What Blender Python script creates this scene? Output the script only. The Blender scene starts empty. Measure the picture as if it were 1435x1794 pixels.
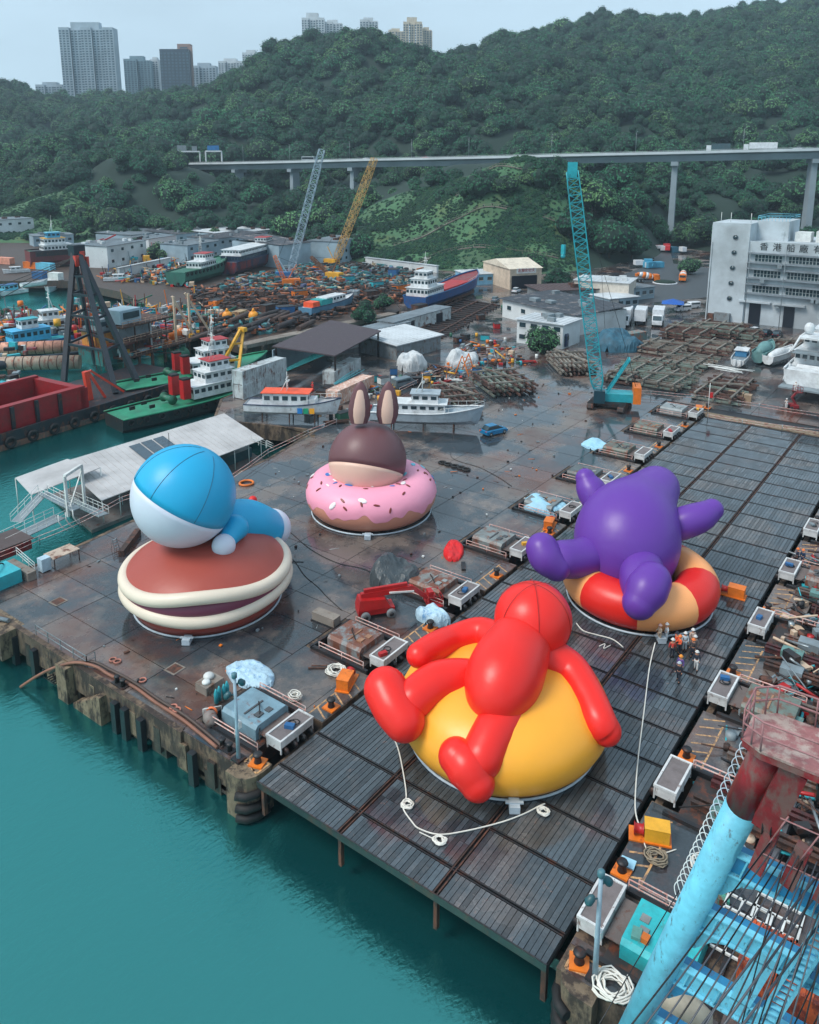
import bpy, bmesh, math, random
import numpy as np
from mathutils import Vector, Matrix, noise
random.seed(7); rng = np.random.default_rng(7)
scene = bpy.context.scene
col = scene.collection
R = math.radians
# ------------------------------------------------------------------ camera
F_PX, PITCH, YAW = 1418.22, R(12.6765), R(36.2919)
CX, CY = 717.5, 599.0
CAM = Vector((-33.679, -36.987, 42.0))
FH = Vector((math.cos(YAW), math.sin(YAW), 0)); RT = Vector((math.sin(YAW), -math.cos(YAW), 0))
FW = FH*math.cos(PITCH) - Vector((0,0,math.sin(PITCH))); UP = FH*math.sin(PITCH) + Vector((0,0,math.cos(PITCH)))
cd = bpy.data.cameras.new('camera'); cam = bpy.data.objects.new('camera', cd); col.objects.link(cam)
cd.sensor_fit = 'HORIZONTAL'; cd.sensor_width = 36; cd.lens = F_PX/1435*36
cd.shift_y = -(897-CY)/1435; cd.clip_start = 0.5; cd.clip_end = 12000
mw = Matrix((RT, UP, -FW)).transposed().to_4x4(); mw.translation = CAM; cam.matrix_world = mw
scene.camera = cam
def ray(px, py): return FW*F_PX + RT*(px-CX) - UP*(py-CY)
def G(px, py, z=0.0):                 # where a sight line meets the level z
    d = ray(px, py); return CAM + d*((z-CAM.z)/d.z)
def AT(px, py, D):                    # the point at ground distance D along a sight line
    d = ray(px, py); return CAM + d*(D/d.dot(FH))
# ------------------------------------------------------------------ sky, sun, exposure
SUN_EL, SUN_AZ = R(52), R(36.3+115)
w = bpy.data.worlds.new('World'); scene.world = w; w.use_nodes = True
nt = w.node_tree; nt.nodes.clear()
sky = nt.nodes.new('ShaderNodeTexSky'); sky.sky_type = 'NISHITA'; sky.sun_disc = False
sky.sun_elevation = SUN_EL; sky.sun_rotation = math.pi/2 - SUN_AZ
sky.air_density = 1.0; sky.dust_density = 4.0; sky.ozone_density = 3.0
hs = nt.nodes.new('ShaderNodeHueSaturation'); hs.inputs['Saturation'].default_value = .55; hs.inputs['Value'].default_value = 1.0
gm = nt.nodes.new('ShaderNodeMix'); gm.data_type = 'RGBA'; gm.inputs[0].default_value = .72
gm.inputs[7].default_value = (4.6, 6.6, 7.9, 1)         # the even grey of the cloud cover
bg = nt.nodes.new('ShaderNodeBackground'); bg.inputs[1].default_value = .085
wo = nt.nodes.new('ShaderNodeOutputWorld')
tcw = nt.nodes.new('ShaderNodeTexCoord'); nzw = nt.nodes.new('ShaderNodeTexNoise'); nzw.inputs['Scale'].default_value = 2.2; nzw.inputs['Detail'].default_value = 5; nzw.inputs['Roughness'].default_value = .5
mpw = nt.nodes.new('ShaderNodeMapping'); mpw.inputs['Scale'].default_value = (1, 1, 3.5); nt.links.new(tcw.outputs['Generated'], mpw.inputs[0]); nt.links.new(mpw.outputs[0], nzw.inputs['Vector'])
mrw = nt.nodes.new('ShaderNodeMapRange'); mrw.inputs[1].default_value = .3; mrw.inputs[2].default_value = .7; mrw.inputs[3].default_value = .88; mrw.inputs[4].default_value = 1.12; nt.links.new(nzw.outputs['Fac'], mrw.inputs[0])
cvw = nt.nodes.new('ShaderNodeVectorMath'); cvw.operation = 'SCALE'; cvw.inputs[0].default_value = (4.45, 6.1, 7.3); nt.links.new(mrw.outputs[0], cvw.inputs['Scale']); nt.links.new(cvw.outputs[0], gm.inputs[7])
nt.links.new(sky.outputs[0], hs.inputs['Color']); nt.links.new(hs.outputs[0], gm.inputs[6])
nt.links.new(gm.outputs[2], bg.inputs[0]); nt.links.new(bg.outputs[0], wo.inputs[0])
ld = bpy.data.lights.new('sun', 'SUN'); ld.energy = 1.5; ld.angle = R(22); ld.color = (1, .95, .88)
sun = bpy.data.objects.new('sun', ld); col.objects.link(sun)
sd = Vector((math.cos(SUN_AZ)*math.cos(SUN_EL), math.sin(SUN_AZ)*math.cos(SUN_EL), math.sin(SUN_EL)))
sun.rotation_euler = sd.to_track_quat('Z', 'Y').to_euler(); sun.location = (0, 0, 300)
scene.view_settings.view_transform = 'Standard'; scene.view_settings.look = 'None'
scene.view_settings.exposure = 0.95; scene.view_settings.gamma = 1; scene.view_settings.use_curve_mapping = False
# ------------------------------------------------------------------ materials
def C(r, g, b):
    f = lambda v: (v/255/12.92) if v/255 <= .04045 else ((v/255+.055)/1.055)**2.4
    return (f(r), f(g), f(b), 1)
MATS = {}
def M(name, rgb, rough=.6, metal=0., var=.22, scale=1.2, rust=0., rustrgb=(96, 52, 34), bump=.15, dirt=.3, island=0., rscale=1.4, spec=.5):
    if name in MATS: return MATS[name]
    m = bpy.data.materials.new(name); m.use_nodes = True; t = m.node_tree; N = t.nodes; L = t.links
    b = N['Principled BSDF']; b.inputs['Roughness'].default_value = rough; b.inputs['Metallic'].default_value = metal
    b.inputs['Specular IOR Level'].default_value = spec
    geo = N.new('ShaderNodeNewGeometry')
    n1 = N.new('ShaderNodeTexNoise'); n1.inputs['Scale'].default_value = scale; n1.inputs['Detail'].default_value = 6; n1.inputs['Roughness'].default_value = .65
    L.new(geo.outputs['Position'], n1.inputs['Vector'])
    mr = N.new('ShaderNodeMapRange'); mr.inputs[1].default_value = .25; mr.inputs[2].default_value = .75
    mr.inputs[3].default_value = 1-var; mr.inputs[4].default_value = 1+var; L.new(n1.outputs['Fac'], mr.inputs[0])
    mul = N.new('ShaderNodeVectorMath'); mul.operation = 'SCALE'; mul.inputs[0].default_value = C(*rgb)[:3]; L.new(mr.outputs[0], mul.inputs['Scale'])
    out = mul.outputs[0]
    if island > 0:
        oi = N.new('ShaderNodeObjectInfo'); ad = N.new('ShaderNodeMath'); ad.operation = 'ADD'
        L.new(oi.outputs['Random'], ad.inputs[0]); L.new(geo.outputs['Random Per Island'], ad.inputs[1])
        fr = N.new('ShaderNodeMath'); fr.operation = 'FRACT'; L.new(ad.outputs[0], fr.inputs[0])
        m2 = N.new('ShaderNodeMapRange'); m2.inputs[3].default_value = 1-island; m2.inputs[4].default_value = 1+island; L.new(fr.outputs[0], m2.inputs[0])
        s2 = N.new('ShaderNodeVectorMath'); s2.operation = 'SCALE'; L.new(out, s2.inputs[0]); L.new(m2.outputs[0], s2.inputs['Scale']); out = s2.outputs[0]
    if rust > 0:
        n2 = N.new('ShaderNodeTexNoise'); n2.inputs['Scale'].default_value = rscale; n2.inputs['Detail'].default_value = 8; n2.inputs['Roughness'].default_value = .7
        mp = N.new('ShaderNodeMapping'); mp.inputs['Scale'].default_value = (1, 1, .45); mp.inputs['Location'].default_value = (13, 7, 3)
        L.new(geo.outputs['Position'], mp.inputs[0]); L.new(mp.outputs[0], n2.inputs['Vector'])
        rr = N.new('ShaderNodeMapRange'); th = .72 - .42*rust; rr.inputs[1].default_value = th-.05; rr.inputs[2].default_value = th+.07; L.new(n2.outputs['Fac'], rr.inputs[0])
        mx = N.new('ShaderNodeMix'); mx.data_type = 'RGBA'; L.new(rr.outputs[0], mx.inputs[0]); L.new(out, mx.inputs[6]); mx.inputs[7].default_value = C(*rustrgb); out = mx.outputs[2]
    if dirt > 0:
        n3 = N.new('ShaderNodeTexNoise'); n3.inputs['Scale'].default_value = scale*.33; n3.inputs['Detail'].default_value = 5
        L.new(geo.outputs['Position'], n3.inputs['Vector'])
        rr = N.new('ShaderNodeMapRange'); rr.inputs[1].default_value = .45; rr.inputs[2].default_value = .7; rr.inputs[3].default_value = 0; rr.inputs[4].default_value = dirt; L.new(n3.outputs['Fac'], rr.inputs[0])
        mx = N.new('ShaderNodeMix'); mx.data_type = 'RGBA'; L.new(rr.outputs[0], mx.inputs[0]); L.new(out, mx.inputs[6]); mx.inputs[7].default_value = C(62, 54, 48); out = mx.outputs[2]
    L.new(out, b.inputs['Base Color'])
    if bump > 0:
        bp = N.new('ShaderNodeBump'); bp.inputs['Strength'].default_value = bump; bp.inputs['Distance'].default_value = .08
        n4 = N.new('ShaderNodeTexNoise'); n4.inputs['Scale'].default_value = scale*5; n4.inputs['Detail'].default_value = 4
        L.new(geo.outputs['Position'], n4.inputs['Vector']); L.new(n4.outputs['Fac'], bp.inputs['Height']); L.new(bp.outputs[0], b.inputs['Normal'])
    MATS[name] = m; return m
def glass(name='window_glass', rgb=(38, 58, 66)):
    return M(name, rgb, rough=.12, var=.35, scale=.6, dirt=.0, bump=0, spec=.8)
# ------------------------------------------------------------------ mesh helpers
class MB:
    def __init__(s): s.v = []; s.f = []; s.m = []; s.k = 0; s.sm = []
    def add(s, vs, fs, smooth=False):
        o = len(s.v); s.v += [tuple(x) for x in vs]; s.f += [tuple(o+i for i in f) for f in fs]; s.m += [s.k]*len(fs); s.sm += [smooth]*len(fs); return s
    def box(s, c, d, rz=0, M4=None):
        x, y, z = d[0]/2, d[1]/2, d[2]/2; cr, sr = math.cos(rz), math.sin(rz)
        vs = []
        for sx, sy, sz in ((-1,-1,-1),(1,-1,-1),(1,1,-1),(-1,1,-1),(-1,-1,1),(1,-1,1),(1,1,1),(-1,1,1)):
            a, b_ = sx*x, sy*y; vs.append((c[0]+a*cr-b_*sr, c[1]+a*sr+b_*cr, c[2]+sz*z))
        if M4 is not None: vs = [M4 @ Vector(v) for v in vs]
        return s.add(vs, [(0,3,2,1),(4,5,6,7),(0,1,5,4),(1,2,6,5),(2,3,7,6),(3,0,4,7)])
    def b2(s, x0, x1, y0, y1, z0, z1): return s.box(((x0+x1)/2, (y0+y1)/2, (z0+z1)/2), (x1-x0, y1-y0, z1-z0))
    def beam(s, p, q, w_, h_=None, up=(0,0,1)):
        h_ = h_ or w_; p = Vector(p); q = Vector(q); d = (q-p)
        if d.length < 1e-6: return s
        d.normalize(); u = Vector(up)
        if abs(d.dot(u)) > .98: u = Vector((1,0,0))
        a = d.cross(u).normalized()*w_/2; b_ = a.cross(d).normalized()*h_/2
        vs = [p-a-b_, p+a-b_, p+a+b_, p-a+b_, q-a-b_, q+a-b_, q+a+b_, q-a+b_]
        return s.add(vs, [(0,3,2,1),(4,5,6,7),(0,1,5,4),(1,2,6,5),(2,3,7,6),(3,0,4,7)])
    def tube(s, pts, r, n=8, cap=True, smooth=True, closed=False):
        pts = [Vector(p) for p in pts]; K = len(pts); rs = r if isinstance(r, (list, tuple)) else [r]*K
        vs = []; pa = None
        for i, p in enumerate(pts):
            if closed: d = pts[(i+1) % K]-pts[i-1]
            else: d = pts[min(i+1, K-1)]-pts[max(i-1, 0)]
            if d.length < 1e-9: d = Vector((0,0,1))
            d.normalize()
            if pa is None: a = d.orthogonal().normalized()
            else:
                a = pa - d*pa.dot(d)
                a = a.normalized() if a.length > 1e-6 else d.orthogonal().normalized()
            pa = a; b_ = d.cross(a)
            for j in range(n):
                t = 2*math.pi*j/n; vs.append(p + (a*math.cos(t)+b_*math.sin(t))*rs[i])
        fs = []
        for i in range(K if closed else K-1):
            i2 = (i+1) % K
            for j in range(n): fs.append((i*n+j, i*n+(j+1) % n, i2*n+(j+1) % n, i2*n+j))
        s.add(vs, fs, smooth)
        if cap and not closed:
            o = len(s.v)-len(vs)
            s.f.append(tuple(o+j for j in range(n-1, -1, -1))); s.f.append(tuple(o+(K-1)*n+j for j in range(n))); s.m += [s.k]*2; s.sm += [False]*2
        return s
    def lathe(s, c, prof, n=16, axis=(0,0,1), smooth=True, sx=1, sy=1):
        c = Vector(c); ax = Vector(axis).normalized()
        q = Vector((0,0,1)).rotation_difference(ax)
        vs = []; fs = []
        for (r_, z_) in prof:
            for j in range(n):
                t = 2*math.pi*j/n; vs.append(c + q @ Vector((r_*sx*math.cos(t), r_*sy*math.sin(t), z_)))
        for i in range(len(prof)-1):
            for j in range(n): fs.append((i*n+j, i*n+(j+1) % n, (i+1)*n+(j+1) % n, (i+1)*n+j))
        if prof[0][0] > 1e-4: fs.append(tuple(range(n-1, -1, -1)))
        if prof[-1][0] > 1e-4: fs.append(tuple((len(prof)-1)*n+j for j in range(n)))
        return s.add(vs, fs, smooth)
    def ball(s, c, r_, n=16, k=9, sz=1., axis=(0,0,1)):
        return s.lathe(c, [(max(1e-5, r_*math.sin(math.pi*i/k)), -r_*sz*math.cos(math.pi*i/k)) for i in range(k+1)], n, axis)
    def torus(s, c, R_, r_, n=24, k=8, axis=(0,0,1)):
        c = Vector(c); q = Vector((0,0,1)).rotation_difference(Vector(axis).normalized())
        return s.tube([c + q @ Vector((R_*math.cos(2*math.pi*i/n), R_*math.sin(2*math.pi*i/n), 0)) for i in range(n)], r_, k, closed=True)
    def prism(s, pts, z0, z1):
        n = len(pts); vs = [(p[0], p[1], z0) for p in pts]+[(p[0], p[1], z1) for p in pts]
        a = sum(pts[i][0]*pts[(i+1) % n][1]-pts[(i+1) % n][0]*pts[i][1] for i in range(n))
        idx = list(range(n))
        fs = [tuple(idx[::-1]), tuple(n+i for i in idx)]+[(i, (i+1) % n, n+(i+1) % n, n+i) for i in idx]
        if a < 0: fs = [f[::-1] for f in fs]
        return s.add(vs, fs)
    def quad(s, a, b_, c, d): return s.add([a, b_, c, d], [(0,1,2,3)])
    def extr(s, prof, p, q, up=(0,0,1)):      # profile (a along side, b along up) swept p->q
        p = Vector(p); q = Vector(q); d = (q-p).normalized(); u = Vector(up); a = u.cross(d).normalized(); n = len(prof)
        vs = [p+a*x+u*y for x, y in prof]+[q+a*x+u*y for x, y in prof]
        return s.add(vs, [tuple(range(n))[::-1], tuple(range(n, 2*n))]+[(i, (i+1) % n, n+(i+1) % n, n+i) for i in range(n)])
    def build(s, name, mat, parent=None, loc=None, rz=0, smooth=None):
        me = bpy.data.meshes.new(name); me.from_pydata(s.v, [], s.f); 
        for mm in (mat if isinstance(mat, (list, tuple)) else [mat]): me.materials.append(mm)
        me.polygons.foreach_set('material_index', s.m); me.polygons.foreach_set('use_smooth', s.sm if smooth is None else [smooth]*len(s.f))
        me.update()
        o = bpy.data.objects.new(name, me); col.objects.link(o)
        if parent: o.parent = parent
        if loc is not None: o.location = loc
        if rz: o.rotation_euler.z = rz
        return o
def tag(o, label=None, cat=None, group=None, kind=None):
    if label: o['label'] = label
    if cat: o['category'] = cat
    if group: o['group'] = group
    if kind: o['kind'] = kind
    return o
def thing(name, label, cat, loc=(0,0,0), rz=0, group=None):
    o = bpy.data.objects.new(name, None); o.empty_display_size = .3; col.objects.link(o); o.location = loc; o.rotation_euler.z = rz
    return tag(o, label, cat, group)
def dup(root, loc, rz=None, label=None, scale=None):
    def cp(o, par):
        c = o.copy(); col.objects.link(c)
        if par: c.parent = par
        for ch in KIDS.get(o.name, []) or [x for x in o.children]: cp(ch, c)
        return c
    r = cp(root, None); r.location = loc
    if rz is not None: r.rotation_euler.z = rz
    if label: r['label'] = label
    if scale: r.scale = (scale,)*3
    return r
KIDS = {}
ORD = ['first','second','third','fourth','fifth','sixth','seventh','eighth','ninth','tenth','eleventh','twelfth','thirteenth','fourteenth','fifteenth','sixteenth','seventeenth','eighteenth','nineteenth','twentieth','twenty-first','twenty-second','twenty-third','twenty-fourth','twenty-fifth','twenty-sixth','twenty-seventh','twenty-eighth','twenty-ninth','thirtieth']
YZ = FH.xy.angle_signed(Vector((1,0)))
def heading(p, q):
    d = Vector(q)-Vector(p); return math.atan2(d.y, d.x)
WHITE = M('white_paint', (205, 208, 206), .5, dirt=.25, rust=.12)
GREYP = M('grey_paint', (120, 132, 138), .5, rust=.2)
DARK = M('dark_steel', (34, 36, 40), .5, metal=.2, rust=.35, rustrgb=(70, 40, 30))
BLACK = M('black_rubber', (18, 19, 22), .7, dirt=.15)
RUST = M('rusty_steel', (92, 56, 42), .75, var=.4, rust=.55, rustrgb=(52, 38, 34), bump=.4, island=.3)
STEEL = M('galvanised_steel', (140, 150, 155), .4, metal=.5, dirt=.3)
GLASS = glass()
CONC = M('weathered_concrete', (126, 118, 110), .8, var=.3, scale=.5, rust=.3, rustrgb=(92, 64, 48), bump=.3, dirt=.5)
REDP = M('red_paint', (170, 24, 26), .4, dirt=.2, rust=.1)
ORANGE = M('orange_paint', (216, 112, 26), .5, dirt=.25, rust=.2)
YELLOW = M('yellow_paint', (216, 158, 40), .5, dirt=.25, rust=.1)
TEAL = M('teal_paint', (44, 160, 172), .45, dirt=.2, rust=.12)
LBLUE = M('pale_blue_paint', (104, 186, 210), .45, dirt=.15, rust=.22, rustrgb=(70, 60, 52), rscale=3)
BLUE = M('blue_paint', (36, 92, 142), .5, dirt=.3, rust=.15)
GREEN = M('green_paint', (28, 96, 74), .5, dirt=.3, rust=.15)
ROPE = M('white_rope', (214, 212, 204), .8, var=.15, dirt=.1)
TARPB = M('pale_blue_tarpaulin', (150, 196, 216), .5, var=.15, bump=.6, dirt=.1)
LINE = M('worn_yellow_line', (196, 152, 104), .8, rust=.5, rustrgb=(120, 100, 88), rscale=3)
# ================================================================== SETTING
# water
def water_mat():
    m = bpy.data.materials.new('harbour_water'); m.use_nodes = True; t = m.node_tree; N = t.nodes; L = t.links; N.clear()
    geo = N.new('ShaderNodeNewGeometry'); out = N.new('ShaderNodeOutputMaterial')
    n1 = N.new('ShaderNodeTexNoise'); n1.inputs['Scale'].default_value = .035; n1.inputs['Detail'].default_value = 3; L.new(geo.outputs['Position'], n1.inputs['Vector'])
    cr = N.new('ShaderNodeMix'); cr.data_type = 'RGBA'; cr.inputs[6].default_value = (.003, .048, .054, 1); cr.inputs[7].default_value = (.005, .066, .070, 1); L.new(n1.outputs['Fac'], cr.inputs[0])
    df = N.new('ShaderNodeBsdfDiffuse'); L.new(cr.outputs[2], df.inputs['Color'])
    gl = N.new('ShaderNodeBsdfGlossy'); gl.inputs['Roughness'].default_value = .06; gl.inputs['Color'].default_value = (.16, .60, .55, 1)
    fr = N.new('ShaderNodeFresnel'); fr.inputs['IOR'].default_value = 1.6
    ma = N.new('ShaderNodeMath'); ma.operation = 'MULTIPLY_ADD'; ma.inputs[1].default_value = 1.0; ma.inputs[2].default_value = .34; ma.use_clamp = True; L.new(fr.outputs[0], ma.inputs[0])
    a = N.new('ShaderNodeTexNoise'); a.inputs['Scale'].default_value = .9; a.inputs['Detail'].default_value = 6; a.inputs['Roughness'].default_value = .6
    mp = N.new('ShaderNodeMapping'); mp.inputs['Rotation'].default_value = (0,0,.5); mp.inputs['Scale'].default_value = (1, 2.0, 1); L.new(geo.outputs['Position'], mp.inputs[0]); L.new(mp.outputs[0], a.inputs['Vector'])
    a2 = N.new('ShaderNodeTexNoise'); a2.inputs['Scale'].default_value = 3.2; a2.inputs['Detail'].default_value = 4; L.new(mp.outputs[0], a2.inputs['Vector'])
    am = N.new('ShaderNodeMath'); am.operation = 'MULTIPLY_ADD'; am.inputs[1].default_value = .3; L.new(a2.outputs['Fac'], am.inputs[0]); L.new(a.outputs['Fac'], am.inputs[2])
    bp = N.new('ShaderNodeBump'); bp.inputs['Strength'].default_value = .3; bp.inputs['Distance'].default_value = .2; L.new(am.outputs[0], bp.inputs['Height'])
    L.new(bp.outputs[0], gl.inputs['Normal']); L.new(bp.outputs[0], fr.inputs['Normal'])
    mx = N.new('ShaderNodeMixShader'); L.new(ma.outputs[0], mx.inputs[0]); L.new(df.outputs[0], mx.inputs[1]); L.new(gl.outputs[0], mx.inputs[2]); L.new(mx.outputs[0], out.inputs[0])
    return m
WL = -3.5
MB().quad((-1500,-1500,WL),(4000,-1500,WL),(4000,4000,WL),(-1500,4000,WL)).build('water', water_mat())['kind'] = 'structure'
def wet_mat(name, dry, wet, brown, island=.18, puddle=.5, blo=.5, grain=6.):
    m = bpy.data.materials.new(name); m.use_nodes = True; t = m.node_tree; N = t.nodes; L = t.links
    b = N['Principled BSDF']; geo = N.new('ShaderNodeNewGeometry'); oi = N.new('ShaderNodeObjectInfo')
    def noi(sc, det=6, ro=.6, off=0):
        mp = N.new('ShaderNodeMapping'); mp.inputs['Location'].default_value = (off, off*.7, 0); L.new(geo.outputs['Position'], mp.inputs[0])
        n = N.new('ShaderNodeTexNoise'); n.inputs['Scale'].default_value = sc; n.inputs['Detail'].default_value = det; n.inputs['Roughness'].default_value = ro; L.new(mp.outputs[0], n.inputs['Vector']); return n.outputs['Fac']
    def rng_(x, a, b_, c=0., d=1.):
        r = N.new('ShaderNodeMapRange'); r.inputs[1].default_value = a; r.inputs[2].default_value = b_; r.inputs[3].default_value = c; r.inputs[4].default_value = d; L.new(x, r.inputs[0]); return r.outputs[0]
    def mix(f, a, b_, blend='MIX'):
        x = N.new('ShaderNodeMix'); x.data_type = 'RGBA'; x.blend_type = blend
        L.new(f, x.inputs[0]) if not isinstance(f, float) else setattr(x.inputs[0], 'default_value', f)
        for i, v in ((6, a), (7, b_)):
            if isinstance(v, tuple): x.inputs[i].default_value = v
            else: L.new(v, x.inputs[i])
        return x.outputs[2]
    ad = N.new('ShaderNodeMath'); ad.operation = 'ADD'; L.new(oi.outputs['Random'], ad.inputs[0]); L.new(geo.outputs['Random Per Island'], ad.inputs[1])
    fr = N.new('ShaderNodeMath'); fr.operation = 'FRACT'; L.new(ad.outputs[0], fr.inputs[0])
    pud = rng_(noi(.12, 7, .62, 5), .5-.1*puddle, .62-.1*puddle)
    c1 = mix(pud, C(*dry), C(*wet))
    c1 = mix(rng_(noi(.085, 8, .68, 40), blo, blo+.16, 0, .85), c1, C(*brown))
    c1 = mix(rng_(noi(1.1, 8, .72, 80), .6, .72, 0, .45), c1, C(150, 112, 96))
    c1 = mix(rng_(noi(.6, 8, .7, 120), .56, .72, 0, .6), c1, C(34, 32, 34))
    sc = N.new('ShaderNodeVectorMath'); sc.operation = 'SCALE'; L.new(c1, sc.inputs[0]); L.new(rng_(fr.outputs[0], 0, 1, 1-island, 1+island), sc.inputs['Scale'])
    s3 = N.new('ShaderNodeVectorMath'); s3.operation = 'SCALE'; L.new(sc.outputs[0], s3.inputs[0]); L.new(rng_(noi(grain, 5, .7, 9), .3, .7, .78, 1.22), s3.inputs['Scale'])
    L.new(s3.outputs[0], b.inputs['Base Color'])
    L.new(rng_(pud, 0, 1, .34, .06), b.inputs['Roughness']); b.inputs['Specular IOR Level'].default_value = .7
    bp = N.new('ShaderNodeBump'); bp.inputs['Strength'].default_value = .12; bp.inputs['Distance'].default_value = .03
    L.new(noi(3., 6, .6, 3), bp.inputs['Height']); L.new(bp.outputs[0], b.inputs['Normal'])
    return m
SLAB = wet_mat('wet_concrete_slab', (108, 98, 92), (52, 60, 66), (92, 58, 46), puddle=.9, blo=.49)
PLANKM = wet_mat('wet_timber_plank', (86, 84, 84), (60, 68, 74), (70, 56, 50), island=.42, puddle=1.1, blo=.56, grain=3.)
GAP = M('dark_joint', (22, 22, 25), .5, dirt=.1)
WALLM = M('stained_quay_wall', (104, 86, 70), .8, var=.45, scale=.7, rust=.55, rustrgb=(48, 38, 34), bump=.5, dirt=.6, rscale=.9)
# main quay body (top at -0.12 under the slabs) and pit strips beside the lift
quay_pts = [(-1, 8.2), (-1, 41), (43, 44.5), (56.5, 47.5), (50.5, 65), (59, 73), (96, 80.5), (128, 86), (150, 101), (160, 112), (420, 330), (700, 330), (700, -60), (103, -60), (103, 8.2)]
mb = MB(); mb.prism(quay_pts, -2.2, -.12)
quay = mb.build('quay', GAP); quay['kind'] = 'structure'
mb = MB()
for i, (a, b_) in enumerate(zip(quay_pts[:8], quay_pts[1:9])):
    mb.beam((a[0], a[1], -1.2), (b_[0], b_[1], -1.2), .5, 2.44)
for k in range(9):
    x0 = 12*k+5.9; x1 = 12*k+12.5 if k < 8 else 103
    mb.b2(x0, x1, .35, 8.3, -2.6, -.02)
    mb.b2(x0-5.5, x0, 7.9, 8.35, -2.6, -.02)
    mb.b2(x0-5.5, x0, .35, .6, -2.6, -.6)
mb.b2(-1, .5, 1.6, 8.3, -3.2, -.02)
mb.build('quay_edge_wall', WALLM, quay)
MB().b2(-1, 103, .3, 8.3, -2.9, -2.5).build('pit_floor', GAP, quay)
# slabs: one object each near the lift, one joined mesh far off
def slab_mesh(sx, sy):
    m_ = MB(); m_.box((0,0,-.06), (sx-.07, sy-.07, .12)); me = bpy.data.meshes.new('slab'); me.from_pydata(m_.v, [], m_.f); me.materials.append(SLAB); return me
def inside(p, poly):
    c = False; n = len(poly)
    for i in range(n):
        a, b_ = poly[i], poly[i-1]
        if (a[1] > p[1]) != (b_[1] > p[1]) and p[0] < (b_[0]-a[0])*(p[1]-a[1])/(b_[1]-a[1])+a[0]: c = not c
    return c
def clip(poly, x0, x1, y0, y1):
    for ax, lim, sg in ((0, x0, 1), (0, x1, -1), (1, y0, 1), (1, y1, -1)):
        out = []; n = len(poly)
        for i in range(n):
            p, q = poly[i-1], poly[i]; dp = (p[ax]-lim)*sg; dq = (q[ax]-lim)*sg
            if dp*dq < 0:
                t = dp/(dp-dq); out.append((p[0]+(q[0]-p[0])*t, p[1]+(q[1]-p[1])*t))
            if dq >= 0: out.append(tuple(q))
        poly = out
        if len(poly) < 3: return []
    return poly
sm = slab_mesh(3.95, 7.2); far = MB(); nslab = 0
for i in range(0, 62):
    for j in range(0, 32):
        cx_, cy_ = -.95+3.95*(i+.5), 8.4+7.2*(j+.5) if j < 24 else 8.4-7.2*(j-23-.5)
        if j >= 24 and cx_ < 104: continue
        x0, x1, y0, y1 = cx_-1.94, cx_+1.94, cy_-3.565, cy_+3.565
        cs = [(x0, y0), (x1, y0), (x1, y1), (x0, y1)]
        if all(inside(p, quay_pts) for p in cs):
            if nslab < 296 and cx_ < 140:
                o = bpy.data.objects.new('slab', sm); col.objects.link(o); o.parent = quay; o.location = (cx_, cy_, random.uniform(-.008, .008)); nslab += 1
            else: far.box((cx_, cy_, -.06), (3.88, 7.13, .12))
        else:
            ps = clip([tuple(p) for p in quay_pts], x0, x1, y0, y1)
            if len(ps) >= 3: far.prism(ps, -.119, 0)
far.k = 0
for x in range(0, 68): far.b2(245+x*6.0, 250.94+x*6.0, -30, 240, -.119, 0) if 245+x*6 < 680 else None
o = far.build('paved_yard', SLAB, quay); o['kind'] = 'stuff'
mb = MB()
for k in range(9):
    x0 = 12*k+5.9; x1 = 12*k+12.5 if k < 8 else 103
    for a, b_ in ((.4, 2.4), (2.45, 8.35)): mb.b2(x0+.05, x1-.05, a, b_, -.018, .02)
mb.b2(-.95, .45, 2.2, 8.35, -.018, .02)
o = mb.build('apron', SLAB, quay)
# ------------------------------------------------ shiplift platform
lift = MB().b2(-1.2, 100.6, -22.25, -.05, -.42, -.14).b2(.3, 100.4, -21.9, -.4, -1.5, -.42).build('platform', GAP); lift['kind'] = 'structure'
cells = []
xs = [(-1.15, .75)]+[(1.1+3.95*k, .75+3.95*(k+1)) for k in range(25)]
ys = [(-7.3, -.1), (-14.75, -7.75), (-22.2, -15.2)]
pl = []
for (x0, x1) in xs:
    for (y0, y1) in ys:
        n = 20; wd = (y1-y0)/n; split = random.random() < .6 and x1-x0 > 3
        for j in range(n):
            yc = y0+wd*(j+.5)
            if split:
                xm = (x0+x1)/2; pl += [(x0, xm-.012, yc, wd), (xm+.012, x1, yc, wd)]
            else: pl.append((x0, x1, yc, wd))
pl.sort(key=lambda p: (Vector(((p[0]+p[1])/2, p[2], 0))-CAM).length)
pm = {}; rest = MB()
for i, (x0, x1, yc, wd) in enumerate(pl):
    dz = random.uniform(-.012, .012); ln = round(x1-x0, 2)
    if i < 298:
        key = ln
        if key not in pm:
            m_ = MB().box((0,0,-.06), (ln, .315, .12)); me = bpy.data.meshes.new('plank'); me.from_pydata(m_.v, [], m_.f); me.materials.append(PLANKM); pm[key] = me
        o = bpy.data.objects.new('plank', pm[key]); col.objects.link(o); o.parent = lift; o.location = ((x0+x1)/2, yc, dz); o.rotation_euler.z = random.uniform(-.002, .002)
    else: rest.box(((x0+x1)/2, yc, -.06+dz), (ln, .31, .12))
o = rest.build('planking', PLANKM, lift); o['kind'] = 'stuff'
mb = MB()
for k in range(26):
    x = .925+3.95*k
    mb.b2(x-.13, x-.06, -22.25, -.05, -.13, .02); mb.b2(x+.06, x+.13, -22.25, -.05, -.13, .02)
mb.b2(-1.28, -1.18, -22.25, -.05, -.45, .05)
mb.build('cross_rail', DARK, lift)
mb = MB()
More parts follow.
